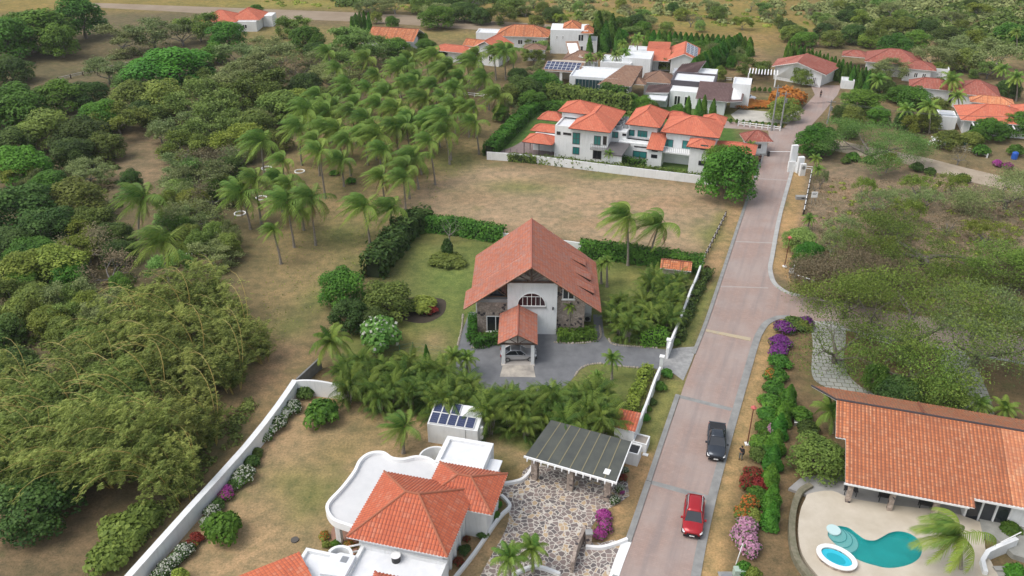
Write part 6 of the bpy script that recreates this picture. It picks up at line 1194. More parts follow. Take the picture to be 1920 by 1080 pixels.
# ------------------------------------------------------------------ PEOPLE
def person(label, loc, deg, H, shirt, trousers, skin, hair, raised=True, shoes=BLACK):
    """one skinned body with clothing, arms bent forward"""
    t = thing('person', label, 'person', loc, deg); s = H / 1.72
    def skin_obj(name, verts, edges, rad, mat, parent, root=0):
        me = bpy.data.meshes.new(name); me.from_pydata([tuple(c * s for c in v) for v in verts], edges, []); ob = link(bpy.data.objects.new(name, me), parent); me.materials.append(mat)
        m = ob.modifiers.new('skin', 'SKIN'); lay = me.skin_vertices[0].data if me.skin_vertices else None
        if lay is None:
            bpy.context.view_layer.objects.active = ob; lay = me.skin_vertices[0].data
        for i, r in enumerate(rad): lay[i].radius = (r * s, r * s) if not hasattr(r, '__len__') else (r[0] * s, r[1] * s); lay[i].use_root = i == root
        ob.modifiers.new('sub', 'SUBSURF').levels = 1; ob.modifiers['sub'].render_levels = 1; return ob
    V = [(0, 0, .95), (0, .01, 1.12), (0, .01, 1.32), (0, 0, 1.44), (0, -.01, 1.52), (0, -.02, 1.60), (0, -.02, 1.70)]; E = [(0, 1), (1, 2), (2, 3), (3, 4), (4, 5), (5, 6)]; R = [.13, .12, .14, .06, .055, .085, .06]
    for sg in (-1, 1):
        b = len(V); V += [(sg * .09, 0, .90), (sg * .11, -.01, .50), (sg * .12, .02, .10), (sg * .13, -.09, .04)]; E += [(0, b), (b, b + 1), (b + 1, b + 2), (b + 2, b + 3)]; R += [.095, .06, .042, .035]
        b = len(V); el = (sg * .25, -.04, 1.12); wr = (sg * .13, -.27, 1.25) if raised else (sg * .28, -.08, .88); V += [(sg * .18, 0, 1.40), el, wr]; E += [(2, b), (b, b + 1), (b + 1, b + 2)]; R += [.055, .042, .028]
        hb = b + 2; w = Vector(wr); fd = Vector((-.25 * sg, -.85, .25)).normalized() if raised else Vector((0, -.15, -1)).normalized(); sd_ = Vector((0, 0, 1)) if raised else Vector((0, 1, 0))
        pb = len(V); V.append(tuple(w + fd * .07)); E.append((hb, pb)); R.append((.034, .02))
        for k, ln in enumerate((.070, .080, .074, .058)):
            f0 = w + fd * .10 + sd_ * (k - 1.5) * .019; c = len(V); V += [tuple(f0), tuple(f0 + fd * ln * .5 + Vector((-.01 * sg, 0, -.008))), tuple(f0 + fd * ln + Vector((-.025 * sg, .008, -.02)))]; E += [(pb, c), (c, c + 1), (c + 1, c + 2)]; R += [.009, .0085, .007]
        c = len(V); th0 = w + fd * .04 + sd_ * .032; V += [tuple(th0), tuple(th0 + sd_ * .025 + fd * .03)]; E += [(hb, c), (c, c + 1)]; R += [.011, .008]
    skin_obj('body', V, E, R, skin, t)
    Vs = [(0, 0, .93), (0, .01, 1.12), (0, .01, 1.33), (0, 0, 1.43)]; Es = [(0, 1), (1, 2), (2, 3)]; Rs = [(.155, .13), (.145, .125), (.165, .125), .075]
    for sg in (-1, 1): b = len(Vs); Vs += [(sg * .19, 0, 1.39), (sg * .235, -.03, 1.2)]; Es += [(2, b), (b, b + 1)]; Rs += [.075, .062]
    skin_obj('shirt', Vs, Es, Rs, shirt, t)
    Vt = [(0, 0, .97), (0, 0, .90)]; Et = [(0, 1)]; Rt = [(.15, .125), (.15, .12)]
    for sg in (-1, 1): b = len(Vt); Vt += [(sg * .095, 0, .80), (sg * .11, -.01, .50), (sg * .12, .02, .14)]; Et += [(1, b), (b, b + 1), (b + 1, b + 2)]; Rt += [.105, .075, .06]
    skin_obj('trousers', Vt, Et, Rt, trousers, t)
    import bmesh
    bm = bmesh.new(); bmesh.ops.create_uvsphere(bm, u_segments=14, v_segments=9, radius=.108 * s)
    bmesh.ops.delete(bm, geom=[v for v in bm.verts if v.co.z < -.03 * s and v.co.y < .02 * s], context='VERTS'); me = bpy.data.meshes.new('hair'); bm.to_mesh(me); bm.free(); me.materials.append(hair); o = link(bpy.data.objects.new('hair', me), t); o.location = (0, .012 * s, 1.645 * s)
    fc = MB(); z = 1.615 * s
    for sg in (-1, 1): fc.tube([(sg * .033 * s, -.105 * s, z), (sg * .033 * s, -.112 * s, z)], .011 * s, 6)
    fc.tube([(-.025 * s, -.10 * s, z - .06 * s), (.025 * s, -.10 * s, z - .06 * s)], .006 * s, 4); fc.build('face', BLACK, t); MB().tube([(0, -.10 * s, z - .005 * s), (0, -.125 * s, z - .03 * s)], [.008 * s, .014 * s], 5).build('nose', skin, t)
    for sg in (-1, 1): MB().tube([(sg * .125 * s, .05 * s, .035 * s), (sg * .13 * s, -.12 * s, .03 * s)], [.05 * s, .042 * s], 8).build('shoe', shoes, t)
    return t
SK = plain('skin', (.30, .16, .10), .6); HB = plain('black_hair', (.012, .01, .009), .7)
person('person in black and grey standing by the road holding something up', G(1388, 862), 150, 1.74, plain('black_shirt', (.02, .02, .022), .8), plain('grey_trousers', (.10, .11, .11), .8), SK, HB)
t = thing('backpack', 'small black bag hanging at the hip of the roadside person', 'bag', G(1388, 862) + Vector((.17, -.12, .82)), 150); b = MB().box(-.09, .09, -.16, .16, 0, .34).build('bag_body', BLACK, t); m = b.modifiers.new('b', 'BEVEL'); m.width = .05; m.segments = 3; MB().tube([(0, -.12, .32), (-.05, 0, .62), (0, .12, .32)], .014, 5).build('strap', BLACK, t)
person('person in dark clothes standing just below the guardhouse', G(1424, 306), 20, 1.75, plain('dark_red_shirt', (.06, .012, .012), .8), plain('dark_trousers', (.02, .02, .025), .8), SK, HB, False)
person('tiny distant person walking on the road near its far end', G(1538, 183), 10, 1.7, plain('dark_shirt', (.02, .02, .03), .8), MATS['dark_trousers'], SK, HB, False)
# ------------------------------------------------------------------ PLANTING
WOODS = [('D', 55, 55, 62, 11), ('D', 150, 28, 42, 12), ('D', 5, 70, 50, 11), ('K', 20, 128, 35), ('D', 110, 72, 35, 9), ('G', 225, 72, 36), ('G', 285, 62, 40), ('O', 372, 50, 34), ('D', 425, 62, 36), ('D', 405, 98, 26), ('G', 448, 105, 34), ('G', 340, 62, 32),
 ('D', 22, 195, 58), ('D', 108, 178, 42), ('O', 88, 240, 48), ('B', 185, 215, 42), ('K', 165, 175, 34), ('O', 250, 178, 42), ('O', 308, 182, 42), ('L', 378, 190, 50), ('G', 432, 150, 40), ('L', 235, 148, 24), ('G', 200, 132, 34),
 ('B', 40, 305, 52), ('K', 20, 265, 42), ('K', 35, 385, 62), ('K', 90, 420, 50), ('O', 145, 372, 48), ('G', 165, 322, 34), ('K', 135, 285, 42), ('O', 195, 270, 38), ('O', 170, 412, 42), ('D', 90, 340, 34), ('K', 150, 250, 45), ('O', 220, 225, 38),
 ('L', 395, 232, 46), ('O', 345, 275, 36), ('G', 335, 240, 40), ('O', 480, 168, 46), ('O', 525, 195, 42), ('Y', 500, 182, 30), ('X', 395, 300, 48), ('G', 372, 335, 44), ('Y', 440, 262, 38), ('O', 470, 230, 40), ('X', 450, 290, 34), ('G', 520, 112, 42), ('G', 470, 128, 36), ('X', 560, 128, 36),
 ('G', 605, 112, 34), ('K', 590, 92, 22), ('L', 645, 82, 40), ('L', 690, 92, 36), ('D', 745, 90, 30), ('X', 690, 128, 38), ('L', 650, 120, 34), ('K', 570, 160, 36), ('G', 620, 145, 34), ('O', 548, 50, 26), ('G', 500, 88, 30), ('O', 600, 185, 36), ('Y', 560, 190, 34),
 ('X', 160, 462, 52), ('Y', 105, 492, 50), ('Y', 40, 505, 50), ('X', 205, 505, 46), ('O', 60, 565, 46), ('G', 130, 555, 44), ('K', 225, 470, 30), ('X', 362, 405, 46), ('X', 395, 365, 40), ('O', 20, 560, 40), ('Y', 90, 600, 34), ('G', 200, 580, 36), ('K', 18, 455, 45), ('D', 60, 470, 40), ('K', 215, 440, 34), ('G', 330, 310, 30), ('X', 340, 350, 34),
 ('K', 20, 700, 60), ('K', 60, 940, 75), ('K', 15, 860, 60), ('K', 110, 880, 50), ('O', 410, 190, 34), ('O', 285, 215, 30), ('X', 300, 130, 24), ('K', 430, 310, 26), ('O', 420, 345, 24),
 ('K', 0, 620, 45), ('D', 480, 20, 18), ('O', 520, 260, 30), ('K', 245, 335, 20), ('K', 385, 130, 22), ('Y', 590, 225, 22), ('O', 435, 205, 34), ('O', 380, 155, 30), ('K', 265, 205, 28), ('G', 300, 250, 20)]
tree('B', 320, 120, 62, 8.5, label='broad bright green round tree standing out above the woodland clearing')
tree('B', 573, 72, 34, 7, label='rounded vivid green tree below the dirt track at top left')
tree('B', 1366, 325, 56, 9.0, label='big round dark green mango tree at the corner of the bare lot by the road', zf=.5)
tree('D', 1345, 312, 30, 7.5, label='smaller green crown pressed against the left of the big mango tree', zf=.5)
tree('B', 1533, 262, 40, 5.5, label='yellow-green dense round tree at the right roadside above the monument', zf=.5)
for a in WOODS: tree(*a[:4], a[4] if len(a) > 4 else None)
# garden trees of the stone house plot
tree('D', 640, 540, 42, 5.5, label='tall green leafy tree at the left corner of the stone house garden', zf=.5); tree('O', 725, 560, 50, 4.5, label='wide olive shrub-tree beside the flower circle', zf=.5); tree('K', 655, 590, 36, 4.0, label='dark shaded tree left of the white-flowering round tree', zf=.5)
bush('p', 712, 620, 54, 4.4, label='round pale green tree-like bush sprinkled with white blossom on the left lawn'); tree('K', 700, 600, 30, 3.2, label='dark bush-like tree behind the pale green round tree', zf=.5)
bush('y', 790, 568, 36, 1.9, label='croton bed with red and yellow leaves in a round lawn circle'); bush('v', 806, 578, 20, 1.1, label='red-leaved rim of the croton bed'); bush('d', 770, 572, 22, 1.8, label='green bush inside the croton circle')
p = sm(GP([(828, 560), (836, 578), (825, 594), (795, 606), (755, 600), (740, 585), (760, 560)]), 4, True); sheet('mulch_bed', p, .012, plain('mulch', (.06, .045, .03), .95, var=.3))
bush('o', 838, 486, 43, 1.2, label='wide round olive shrub bed behind the stone house'); bush('k', 838, 462, 15, 3.2, label='upright leafy stump with dead branches in the round shrub bed')
T = airy_tmpl('N', 90, cl=1, bark=PALE_BARK, fill=.02, leaf=.1); t = thing('bare_tree', 'dead pale branched small tree above the round shrub bed', 'tree', G(843, 455), 0); inst('trunk', T[0], t, (.5, .5, .7)); 
# tall hedge with big leaves, clipped hedges
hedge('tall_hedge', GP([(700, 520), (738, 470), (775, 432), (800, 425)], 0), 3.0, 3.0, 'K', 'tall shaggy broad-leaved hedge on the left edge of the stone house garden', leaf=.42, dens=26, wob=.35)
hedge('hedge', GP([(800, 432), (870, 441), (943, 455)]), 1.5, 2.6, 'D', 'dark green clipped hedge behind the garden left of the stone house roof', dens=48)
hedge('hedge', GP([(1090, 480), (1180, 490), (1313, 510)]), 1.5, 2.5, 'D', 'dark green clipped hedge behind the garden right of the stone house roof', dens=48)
hedge('hedge', GP([(918, 292), (950, 258), (985, 222), (1008, 206)]), 2.4, 2.2, 'B', 'bright green trimmed hedge left of the white two-storey house', dens=34, leaf=.3)
hedge('hedge', GP([(1008, 206), (1060, 208), (1120, 222), (1160, 224)]), 2.0, 2.0, 'D', 'green hedge behind the white two-storey house roofs', dens=34, leaf=.3)
hedge('tall_hedge', GP([(1030, 192), (1075, 196), (1130, 208), (1180, 212)]), 2.2, 4.0, 'O', 'tall olive hedge between the two-storey house and the tan tiled house', dens=24, leaf=.36, wob=.3)
hedge('hedge', GP([(955, 302), (1040, 309), (1130, 320), (1240, 331), (1335, 344)]), .8, 1.5, 'O', 'low brownish planting along the inner side of the long low white wall', dens=30, leaf=.26, wob=.2)
hedge('hedge', GP([(1166, 312), (1208, 317)]), .9, 1.8, 'D', 'short clipped hedge under the teal ground-floor window', dens=40)
hedge('hedge', GP([(888, 650), (935, 642)]), 1.3, 1.3, 'D', 'low clipped hedge in front of the left stone wing', dens=70, leaf=.18); hedge('hedge', GP([(885, 640), (888, 605)]), 1.0, 1.4, 'B', 'low clipped hedge along the left side of the stone wing', dens=70, leaf=.18)
hedge('hedge', GP([(1050, 636), (1112, 634)]), 1.7, 1.1, 'D', 'leafy green bed under the right stone wing', dens=70, leaf=.2); hedge('hedge', GP([(1204, 643), (1243, 643)]), 2.0, 1.8, 'B', 'bright green block-shaped hedge beside the gate', dens=60, leaf=.18)
hedge('hedge', GP([(1180, 778), (1192, 745), (1208, 712), (1214, 695)]), 1.1, 1.0, 'Y', 'yellow-green low hedge inside the wall beside the small lawn', dens=60, leaf=.2, wob=.2)
hedge('hedge', GP([(1270, 640), (1290, 590), (1308, 548), (1330, 515)]), .9, 1.0, 'K', 'reddish dark shrubs outside the upper roadside wall', dens=40, leaf=.24, wob=.3)
hedge('conifer_hedge', GP([(1130, 190), (1170, 200)]), 1.6, 4.2, 'D', 'tall dark clipped hedge beside the wedge-roofed house', dens=26, leaf=.32)
# palms
GROVE = [(512, 430, 527, 495, .62), (537, 380, 552, 464, .95), (582, 372, 592, 460, .95), (566, 392, 570, 432, .7), (598, 283, 610, 372, 1), (650, 262, 658, 330, 1), (681, 386, 694, 458, .95), (734, 390, 733, 440, .95), (757, 333, 761, 398, .9), (762, 312, 768, 373, .95),
 (774, 298, 785, 355, .9), (803, 265, 816, 347, .95), (835, 222, 846, 300, .95), (888, 200, 893, 258, .9), (852, 200, 854, 255, .9), (780, 290, 790, 327, .8), (575, 205, 585, 280, 1), (612, 240, 620, 300, 1), (660, 208, 668, 275, 1), (710, 195, 716, 255, .95), (745, 128, 752, 185, .95),
 (762, 158, 768, 215, .95), (782, 182, 790, 240, .95), (845, 125, 851, 180, .95), (876, 118, 880, 165, .9), (907, 150, 912, 200, .9), (925, 98, 930, 150, .9), (945, 96, 948, 150, .9), (933, 178, 938, 225, .95), (700, 240, 706, 300, .95), (742, 238, 748, 300, .95), (770, 222, 778, 285, .95),
 (803, 232, 808, 290, .95), (592, 262, 600, 330, .9), (690, 165, 696, 220, .95), (728, 172, 734, 228, .95), (815, 160, 820, 215, .95), (822, 130, 827, 180, .9), (860, 165, 865, 215, .9), (718, 282, 722, 345, .9), (640, 300, 645, 350, .75), (490, 265, 498, 350, .95), (478, 335, 490, 420, .95), (452, 362, 470, 430, .95),
 (530, 300, 536, 372, .7), (525, 335, 530, 398, .8), (680, 250, 690, 310, .9), (630, 195, 636, 250, .9), (560, 240, 566, 310, .9), (800, 105, 803, 150, .85), (770, 112, 774, 160, .9), (895, 100, 898, 140, .85), (960, 95, 963, 140, .85), (540, 345, 546, 410, .8), (715, 330, 722, 388, .85), (655, 170, 660, 225, .9), (740, 200, 746, 258, .9), (830, 180, 835, 240, .9), (865, 145, 869, 195, .9), (610, 205, 616, 262, .9), (785, 145, 790, 200, .9)]
for i in range(26):
    u, v = (i * .618) % 1, (i + .5) / 26; x, y = 560 + 330 * u + 60 * (1 - v), 105 + 165 * v; GROVE.append((x - 4, y - 12, x + 5, y + 48, .95))
for i, a in enumerate(GROVE):
    palm(*a, label='lone young yellowish windblown palm at the left front of the grove' if i == 0 else None)
palm(267, 372, 262, 462, 1.65, None, 'large windblown coconut palm in the woods below the tan clearing'); palm(305, 455, 325, 575, 1.65, None, 'tall coconut palm rising from the bamboo with a pale trunk')
palm(1175, 406, 1177, 498, 1.42, None, 'left one of the two tall coconut palms behind the stone house'); palm(1236, 420, 1216, 497, 1.42, None, 'right leaning one of the two tall coconut palms behind the stone house')
palm(757, 800, 757, 850, .95, None, 'young windblown palm on the lawn beside the solar-topped box'); palm(1793, 1003, 1800, 1075, 1.15, None, 'big coconut palm overhanging the pool deck at bottom right', T=PALMS[0])
palm(1148, 672, 1147, 712, .62, None, 'small palm on the little lawn beside the curved stone edging', T=CALM[0], wind=False); palm(1120, 706, 1122, 728, .5, None, 'stubby palm with drooping fronds on the little lawn', T=CALM[1], wind=False)
palm(1137, 490, 1138, 538, .55, None, 'slim small palm right of the stone house roof, right of the pair', T=CALM[1], wind=False); palm(1127, 495, 1127, 532, .5, None, 'slim small palm right of the stone house roof, left of the pair', T=CALM[0], wind=False)
palm(1068, 574, 1068, 622, .45, None, 'small palm against the right stone wing', T=CALM[0], wind=False); palm(997, 1028, 1000, 1075, .75, None, 'small green palm at the bottom of the cobbled drive, right of the pair', T=CALM[0], wind=False); palm(955, 1045, 957, 1100, .8, None, 'small green palm at the bottom of the cobbled drive, left of the pair', T=CALM[1], wind=False)
palm(1408, 272, 1406, 296, .6, None, 'small dark palm between the white house and the guardhouse', T=CALM[0], wind=False); palm(1142, 288, 1144, 316, .55, None, 'small palm in front of the two-storey house porch roof', T=CALM[1], wind=False)
palm(1518, 410, 1514, 432, .6, None, 'young palm by the lower end of the white-railed fence', T=CALM[1], wind=False); palm(1530, 298, 1528, 315, .62, None, 'young palm right of the white monument', T=CALM[0], wind=False); palm(1534, 318, 1532, 338, .6, None, 'second young palm below the white monument', T=CALM[1], wind=False)
palm(620, 640, 640, 690, 1.25, None, 'large sprawling banana-like palm left of the round pale green tree', T=CALM[0], wind=False); palm(850, 668, 852, 705, .75, None, 'feathery palm at the left end of the driveway', T=CALM[0], wind=False); palm(875, 672, 877, 705, .7, None, 'feathery palm left of the porch ramp', T=CALM[1], wind=False)
palm(1560, 770, 1562, 812, 1.0, None, 'dark palm leaning over the left end of the salmon roof', T=CALM[0], wind=False); palm(1838, 758, 1840, 778, .7, None, 'low fan-like palm beside the right-hand paver path', T=CALM[1], wind=False); palm(1885, 765, 1886, 785, .75, None, 'low fan-like palm nearest the right edge', T=CALM[0], wind=False)
for i, (x, y, bx, by, s) in enumerate(((1105, 108, 1107, 140, .8), (1125, 105, 1127, 138, .8), (1155, 102, 1158, 138, .8), (1172, 98, 1175, 134, .8), (1195, 72, 1194, 118, .95), (1168, 82, 1170, 125, .8), (1040, 70, 1040, 92, .7), (1062, 62, 1063, 92, .7), (1083, 28, 1084, 60, .8),
                                        (1785, 150, 1788, 195, 1.35), (1742, 200, 1742, 250, 1.2), (1648, 150, 1650, 180, 1.2), (1795, 180, 1797, 215, 1.0), (1905, 145, 1905, 190, 1.1), (1700, 205, 1702, 245, 1.0), (1905, 60, 1905, 100, .9), (1880, 130, 1880, 170, 1.0), (1090, 60, 1092, 90, .7))):
    palm(x, y, bx, by, s, 'palms among the far houses', look='dark feathery palm among the houses', T=CALM[i % 2], wind=False)
# areca screen
SC = [(650, 705), (672, 690), (700, 712), (690, 735), (725, 700), (735, 735), (760, 720), (770, 748), (800, 712), (800, 745), (830, 712), (838, 745), (865, 735), (905, 745), (880, 768), (930, 762), (945, 742), (960, 785), (975, 755), (1000, 775), (1010, 745), (1035, 768),
      (1045, 742), (1070, 780), (1080, 752), (1105, 790), (1110, 765), (1130, 795), (1140, 775), (985, 800), (915, 790), (650, 735), (765, 690), (660, 722), (1055, 800), (1030, 795), (1090, 806), (715, 750), (850, 765), (960, 762), (1120, 748), (880, 742), (820, 765)]
for x, y in SC: areca(x, y + (18 if 890 < x < 1060 and y < 760 else 0), RR.uniform(.9, 1.12))
for x, y in [(1150, 590), (1162, 610), (1180, 595), (1178, 622), (1205, 572), (1215, 598), (1238, 582), (1245, 608), (1222, 545), (1248, 555), (1262, 575), (1165, 575), (1198, 618), (1258, 600), (1262, 542), (1240, 540), (1222, 530), (1275, 532)]: areca(x, y, RR.uniform(.8, .98), 'areca palms right of the stone house')
tree('c', 800, 672, 9, 4.0, label='small bright conical conifer rising out of the areca palm screen')
# bamboo
for i, (x, y, s) in enumerate([(330, 600, 1.05), (395, 570, .95), (440, 620, .9), (250, 640, .95), (350, 680, 1.05), (430, 690, .85), (180, 720, .9), (270, 760, 1.05), (120, 790, .95), (200, 850, 1.0), (300, 850, .95), (380, 790, .9), (60, 780, .8), (60, 860, .8), (490, 650, .6), (340, 900, .7), (30, 735, .75)]): bamboo(x, y, s, RR.uniform(-25, 25))
for x, y, r in ((230, 990, 60), (270, 960, 40), (200, 1040, 50)): bush('o', x, y, r, 2.6, 'shrubs below the bamboo')
# bushes along the diagonal wall and elsewhere
for k, x, y, r in [('w', 535, 758, 16), ('k', 560, 732, 16), ('w', 505, 790, 18), ('w', 480, 815, 14), ('w', 445, 885, 20), ('k', 425, 905, 14), ('m', 408, 925, 14), ('w', 385, 955, 16), ('w', 372, 975, 12), ('v', 355, 1005, 13), ('w', 330, 1030, 18), ('w', 300, 1058, 18), ('k', 468, 845, 12), ('e', 348, 1018, 10), ('w', 520, 772, 15), ('w', 492, 800, 15), ('k', 458, 862, 15), ('w', 435, 898, 15), ('m', 415, 915, 12), ('k', 395, 942, 14), ('v', 342, 1018, 12), ('w', 315, 1045, 15), ('w', 285, 1075, 16)]: bush(k, x + 13, y + 2, r * 1.35, None, 'flowering shrubs along the diagonal wall')
bush('d', 604, 770, 44, 2.9, label='large round dark green bush on the dry lawn near the white corner wall'); bush('b', 417, 986, 48, 2.7, label='large round bright green bush beside the diagonal wall'); bush('y', 335, 1078, 22, 1.5, label='yellow-green bush at the bottom edge by the diagonal wall')
bush('d', 627, 323, 12, 1.0, label='round clipped bush in the palm grove, left of the pair'); bush('d', 658, 338, 14, 1.1, label='round clipped bush in the palm grove, right of the pair')
for k, x, y, r in [('m', 1132, 965, 20), ('m', 1135, 985, 20), ('m', 1125, 1000, 18), ('w', 1152, 935, 14), ('w', 1162, 915, 13), ('v', 1168, 895, 12), ('w', 1172, 880, 10), ('m', 1166, 922, 8), ('v', 1190, 826, 16), ('v', 1200, 832, 11)]: bush(k, x, y, r, None, 'flowering shrubs beside the carport')
for k, x, y, r in [('k', 905, 1000, 16), ('d', 888, 985, 14), ('k', 870, 1030, 16), ('v', 860, 1052, 14), ('v', 875, 1010, 10), ('b', 930, 965, 12), ('b', 935, 945, 10), ('e', 608, 1003, 14), ('e', 655, 1020, 14), ('d', 630, 1018, 13), ('o', 612, 1020, 11), ('e', 682, 1022, 8), ('d', 660, 990, 6)]: bush(k, x, y, r, None, 'shrubs around the bottom villa')
for k, x, y, r in [('d', 1250, 698, 15), ('d', 1236, 722, 17), ('k', 1222, 752, 12), ('b', 1208, 782, 14), ('b', 1212, 765, 12), ('k', 1275, 620, 12), ('v', 1282, 600, 10), ('v', 1300, 560, 10), ('o', 1318, 510, 12), ('v', 1326, 502, 8), ('d', 1268, 640, 12)]: bush(k, x, y, r, None, 'shrubs outside the roadside wall')
# hedge of flowers at right of the road
RH = [('u', 1470, 612, 18), ('u', 1464, 638, 18), ('u', 1462, 655, 17), ('k', 1490, 605, 22), ('u', 1512, 603, 14), ('o', 1505, 608, 16), ('d', 1462, 675, 20), ('d', 1456, 700, 20), ('e', 1445, 700, 12), ('d', 1452, 725, 20), ('d', 1445, 750, 20), ('d', 1440, 775, 20), ('i', 1447, 805, 13), ('d', 1432, 800, 17), ('d', 1428, 828, 20), ('k', 1422, 850, 18),
      ('v', 1412, 890, 22), ('v', 1425, 905, 18), ('v', 1400, 905, 14), ('d', 1420, 925, 20), ('e', 1405, 940, 18), ('e', 1395, 960, 18), ('o', 1412, 965, 18), ('i', 1400, 985, 22), ('i', 1398, 1005, 24), ('i', 1405, 1022, 22), ('i', 1380, 1000, 10), ('b', 1395, 1065, 16), ('y', 1412, 1075, 16), ('d', 1440, 845, 16), ('d', 1475, 745, 16), ('d', 1500, 775, 22), ('k', 1515, 800, 20)]
for a in RH: bush(a[0], a[1], a[2], a[3] * 1.35, 1.5, 'flower hedge along the right verge')
for x, y, r in ((1480, 745, 12), (1470, 775, 13), (1462, 800, 13), (1455, 830, 14), (1450, 860, 14), (1445, 895, 14), (1448, 935, 14), (1446, 968, 13)): tree('c', x, y, r * 1.35, 3.0, 'slender conifers along the right flower hedge', zf=.45)
tree('O', 1537, 858, 46, 3.6, label='broad olive rounded tree at the left end of the salmon-roofed veranda', zf=.5); bush('d', 1895, 990, 26, 1.4, label='dark green shrub bed under the small mauve window'); bush('b', 1905, 1072, 24, 2.0, label='bright green bush at the bottom right corner')
tree('B', 1642, 705, 24, 3.5, label='small vivid green tree at the paver path bend'); tree('K', 1690, 735, 40, 3.5, label='dark leafy tree just above the salmon roof'); tree('O', 1760, 745, 36, 3.0, label='olive tree just above the salmon roof, nearer the right path')
# giant airy trees
def giant(seed, cx, cy, r, h, kind, label, cl=26, cr=1.0, leaf=.30, lv=4, fill=.9, zf=.8):
    T = airy_tmpl(kind, seed, r=r, h=h, leaf=leaf * .45, cl=int(cl * 1.7), cr=cr * .72, lv=lv + 1, k=3, flat=.3, bark=plain('giant_bark', (.10, .08, .06), .9, c2=(.17, .15, .13), scale=2), spread=.8, up=.06, fill=fill, rmul=2.0 if r > 9 else 1.3); p = G(cx, cy, h * zf)
    t = thing('giant_tree', label, 'tree', (p.x, p.y, 0)); inst('trunk', T[0], t, (1, 1, 1)); inst('crown', T[1], t, (1, 1, 1)); return t
giant(101, 1725, 560, 12.5, 9.5, 'H', 'huge sparse spreading tree with dark limbs over the side road', cl=17, leaf=.32); giant(102, 1580, 615, 6.5, 6.0, 'H', 'half-bare spreading tree arching over the side road junction', lv=3, cl=14, fill=.5)
giant(103, 1745, 440, 11, 6.0, 'H', 'wide sparse yellow-green tree in the dry field above the giant tree', cl=15); giant(104, 1640, 250, 9.5, 7.0, 'L', 'wide airy tree at the left end of the pale dirt track', lv=4, cl=16); giant(105, 1900, 340, 8.5, 6.0, 'G', 'sparse dark-limbed tree at the right edge by the dirt track', cl=12)
giant(106, 1850, 600, 9.0, 8.0, 'G', 'sparse grey tree right of the giant tree at the photo edge', cl=12); giant(107, 1600, 500, 7.5, 4.0, 'N', 'brown leafless thicket tree in the dry field', cl=24, fill=.8); giant(108, 1720, 655, 6.5, 6.0, 'H', 'low green-tipped tree hanging over the paver paths', lv=3, cl=22, fill=.8)
giant(109, 1930, 480, 7.0, 6.5, 'H', 'sparse yellow-green tree touching the right edge', cl=16); giant(110, 1590, 545, 6.0, 5.0, 'H', 'small-leaved spreading shrub-tree just above the junction', lv=3, cl=18)
tree('L', 1500, 448, 30, 3.2, label='bright green feathery shrub-tree beside the road fence', zf=.5); tree('B', 1520, 470, 22, 2.6, label='green feathery bush behind the roadside shrub-tree', zf=.5); tree('D', 1505, 490, 20, 2.5, label='dark green bush at the side road corner fence', zf=.5)
for k, x, y, r in [('y', 1620, 352, 14), ('y', 1790, 345, 18), ('o', 1720, 350, 18), ('y', 1640, 380, 22), ('y', 1670, 420, 26), ('y', 1580, 430, 22), ('y', 1700, 395, 20), ('o', 1560, 460, 18), ('y', 1780, 420, 22), ('y', 1850, 440, 26), ('b', 1640, 520, 18), ('y', 1600, 505, 22), ('y', 1770, 520, 24), ('y', 1900, 520, 24), ('o', 1660, 470, 22),
                   ('d', 1600, 292, 16), ('d', 1630, 298, 14), ('k', 1720, 312, 16), ('k', 1745, 320, 14), ('o', 1665, 305, 14), ('k', 1805, 332, 16), ('y', 1540, 335, 8), ('y', 1530, 345, 7), ('m', 1870, 305, 12), ('m', 1890, 310, 12), ('d', 1840, 280, 20), ('o', 1800, 290, 16), ('d', 1905, 280, 20), ('k', 1585, 300, 12), ('y', 1690, 372, 20), ('o', 1740, 372, 18)]:
    if k in 'yo': tree('F', x, y, r * 1.25, None, 'low shrub-trees in the dry field')
    else: bush(k, x, y, r, None, 'scrub in the dry field at right')
# right-hand middle belt between the road and the far right houses
for a in [('D', 1620, 190, 34), ('O', 1600, 215, 26), ('D', 1712, 180, 30), ('B', 1690, 175, 24), ('K', 1660, 165, 22), ('G', 1670, 130, 28), ('O', 1640, 145, 24), ('D', 1590, 240, 20), ('O', 1740, 225, 26), ('D', 1650, 215, 26), ('D', 1860, 240, 30), ('D', 1905, 230, 34), ('O', 1780, 260, 26), ('O', 1820, 262, 24), ('K', 1760, 160, 22), ('B', 1840, 178, 16), ('K', 1890, 165, 24),
          ('G', 1750, 110, 34), ('O', 1810, 110, 30), ('G', 1870, 105, 40), ('G', 1790, 90, 28), ('O', 1760, 130, 22), ('D', 1680, 85, 32), ('D', 1720, 72, 24), ('O', 1640, 70, 24), ('K', 1600, 62, 26), ('O', 1560, 70, 24), ('K', 1545, 55, 20), ('D', 1510, 72, 20), ('O', 1485, 60, 22), ('Y', 1630, 75, 20), ('K', 1740, 50, 22), ('K', 1775, 65, 26), ('Y', 1830, 72, 20),
          ('D', 1900, 60, 26), ('K', 1590, 30, 20), ('O', 1660, 45, 22), ('O', 1700, 45, 22), ('Y', 1715, 235, 22), ('L', 1600, 185, 16), ('K', 1575, 212, 14), ('O', 1760, 200, 20), ('D', 1830, 255, 18), ('K', 1700, 225, 20), ('L', 1855, 130, 24)]: tree(*a, None, 'trees of the far right gardens')
bush('E', 1478, 180, 42, 4.8, label='orange-flowering crown at the cul-de-sac corner'); tree('O', 1470, 205, 28, 4.5, label='dark green tree with orange flowers by the utility poles'); bush('E', 1402, 192, 40, 1.2, label='low orange groundcover bank beside the grey flat-roofed house'); bush('E', 1438, 194, 26, 1.2, label='low orange flowering patch left of the utility poles')
tree('O', 1505, 140, 20, 4.5, label='reddish olive tree in front of the white gabled house beyond the road')
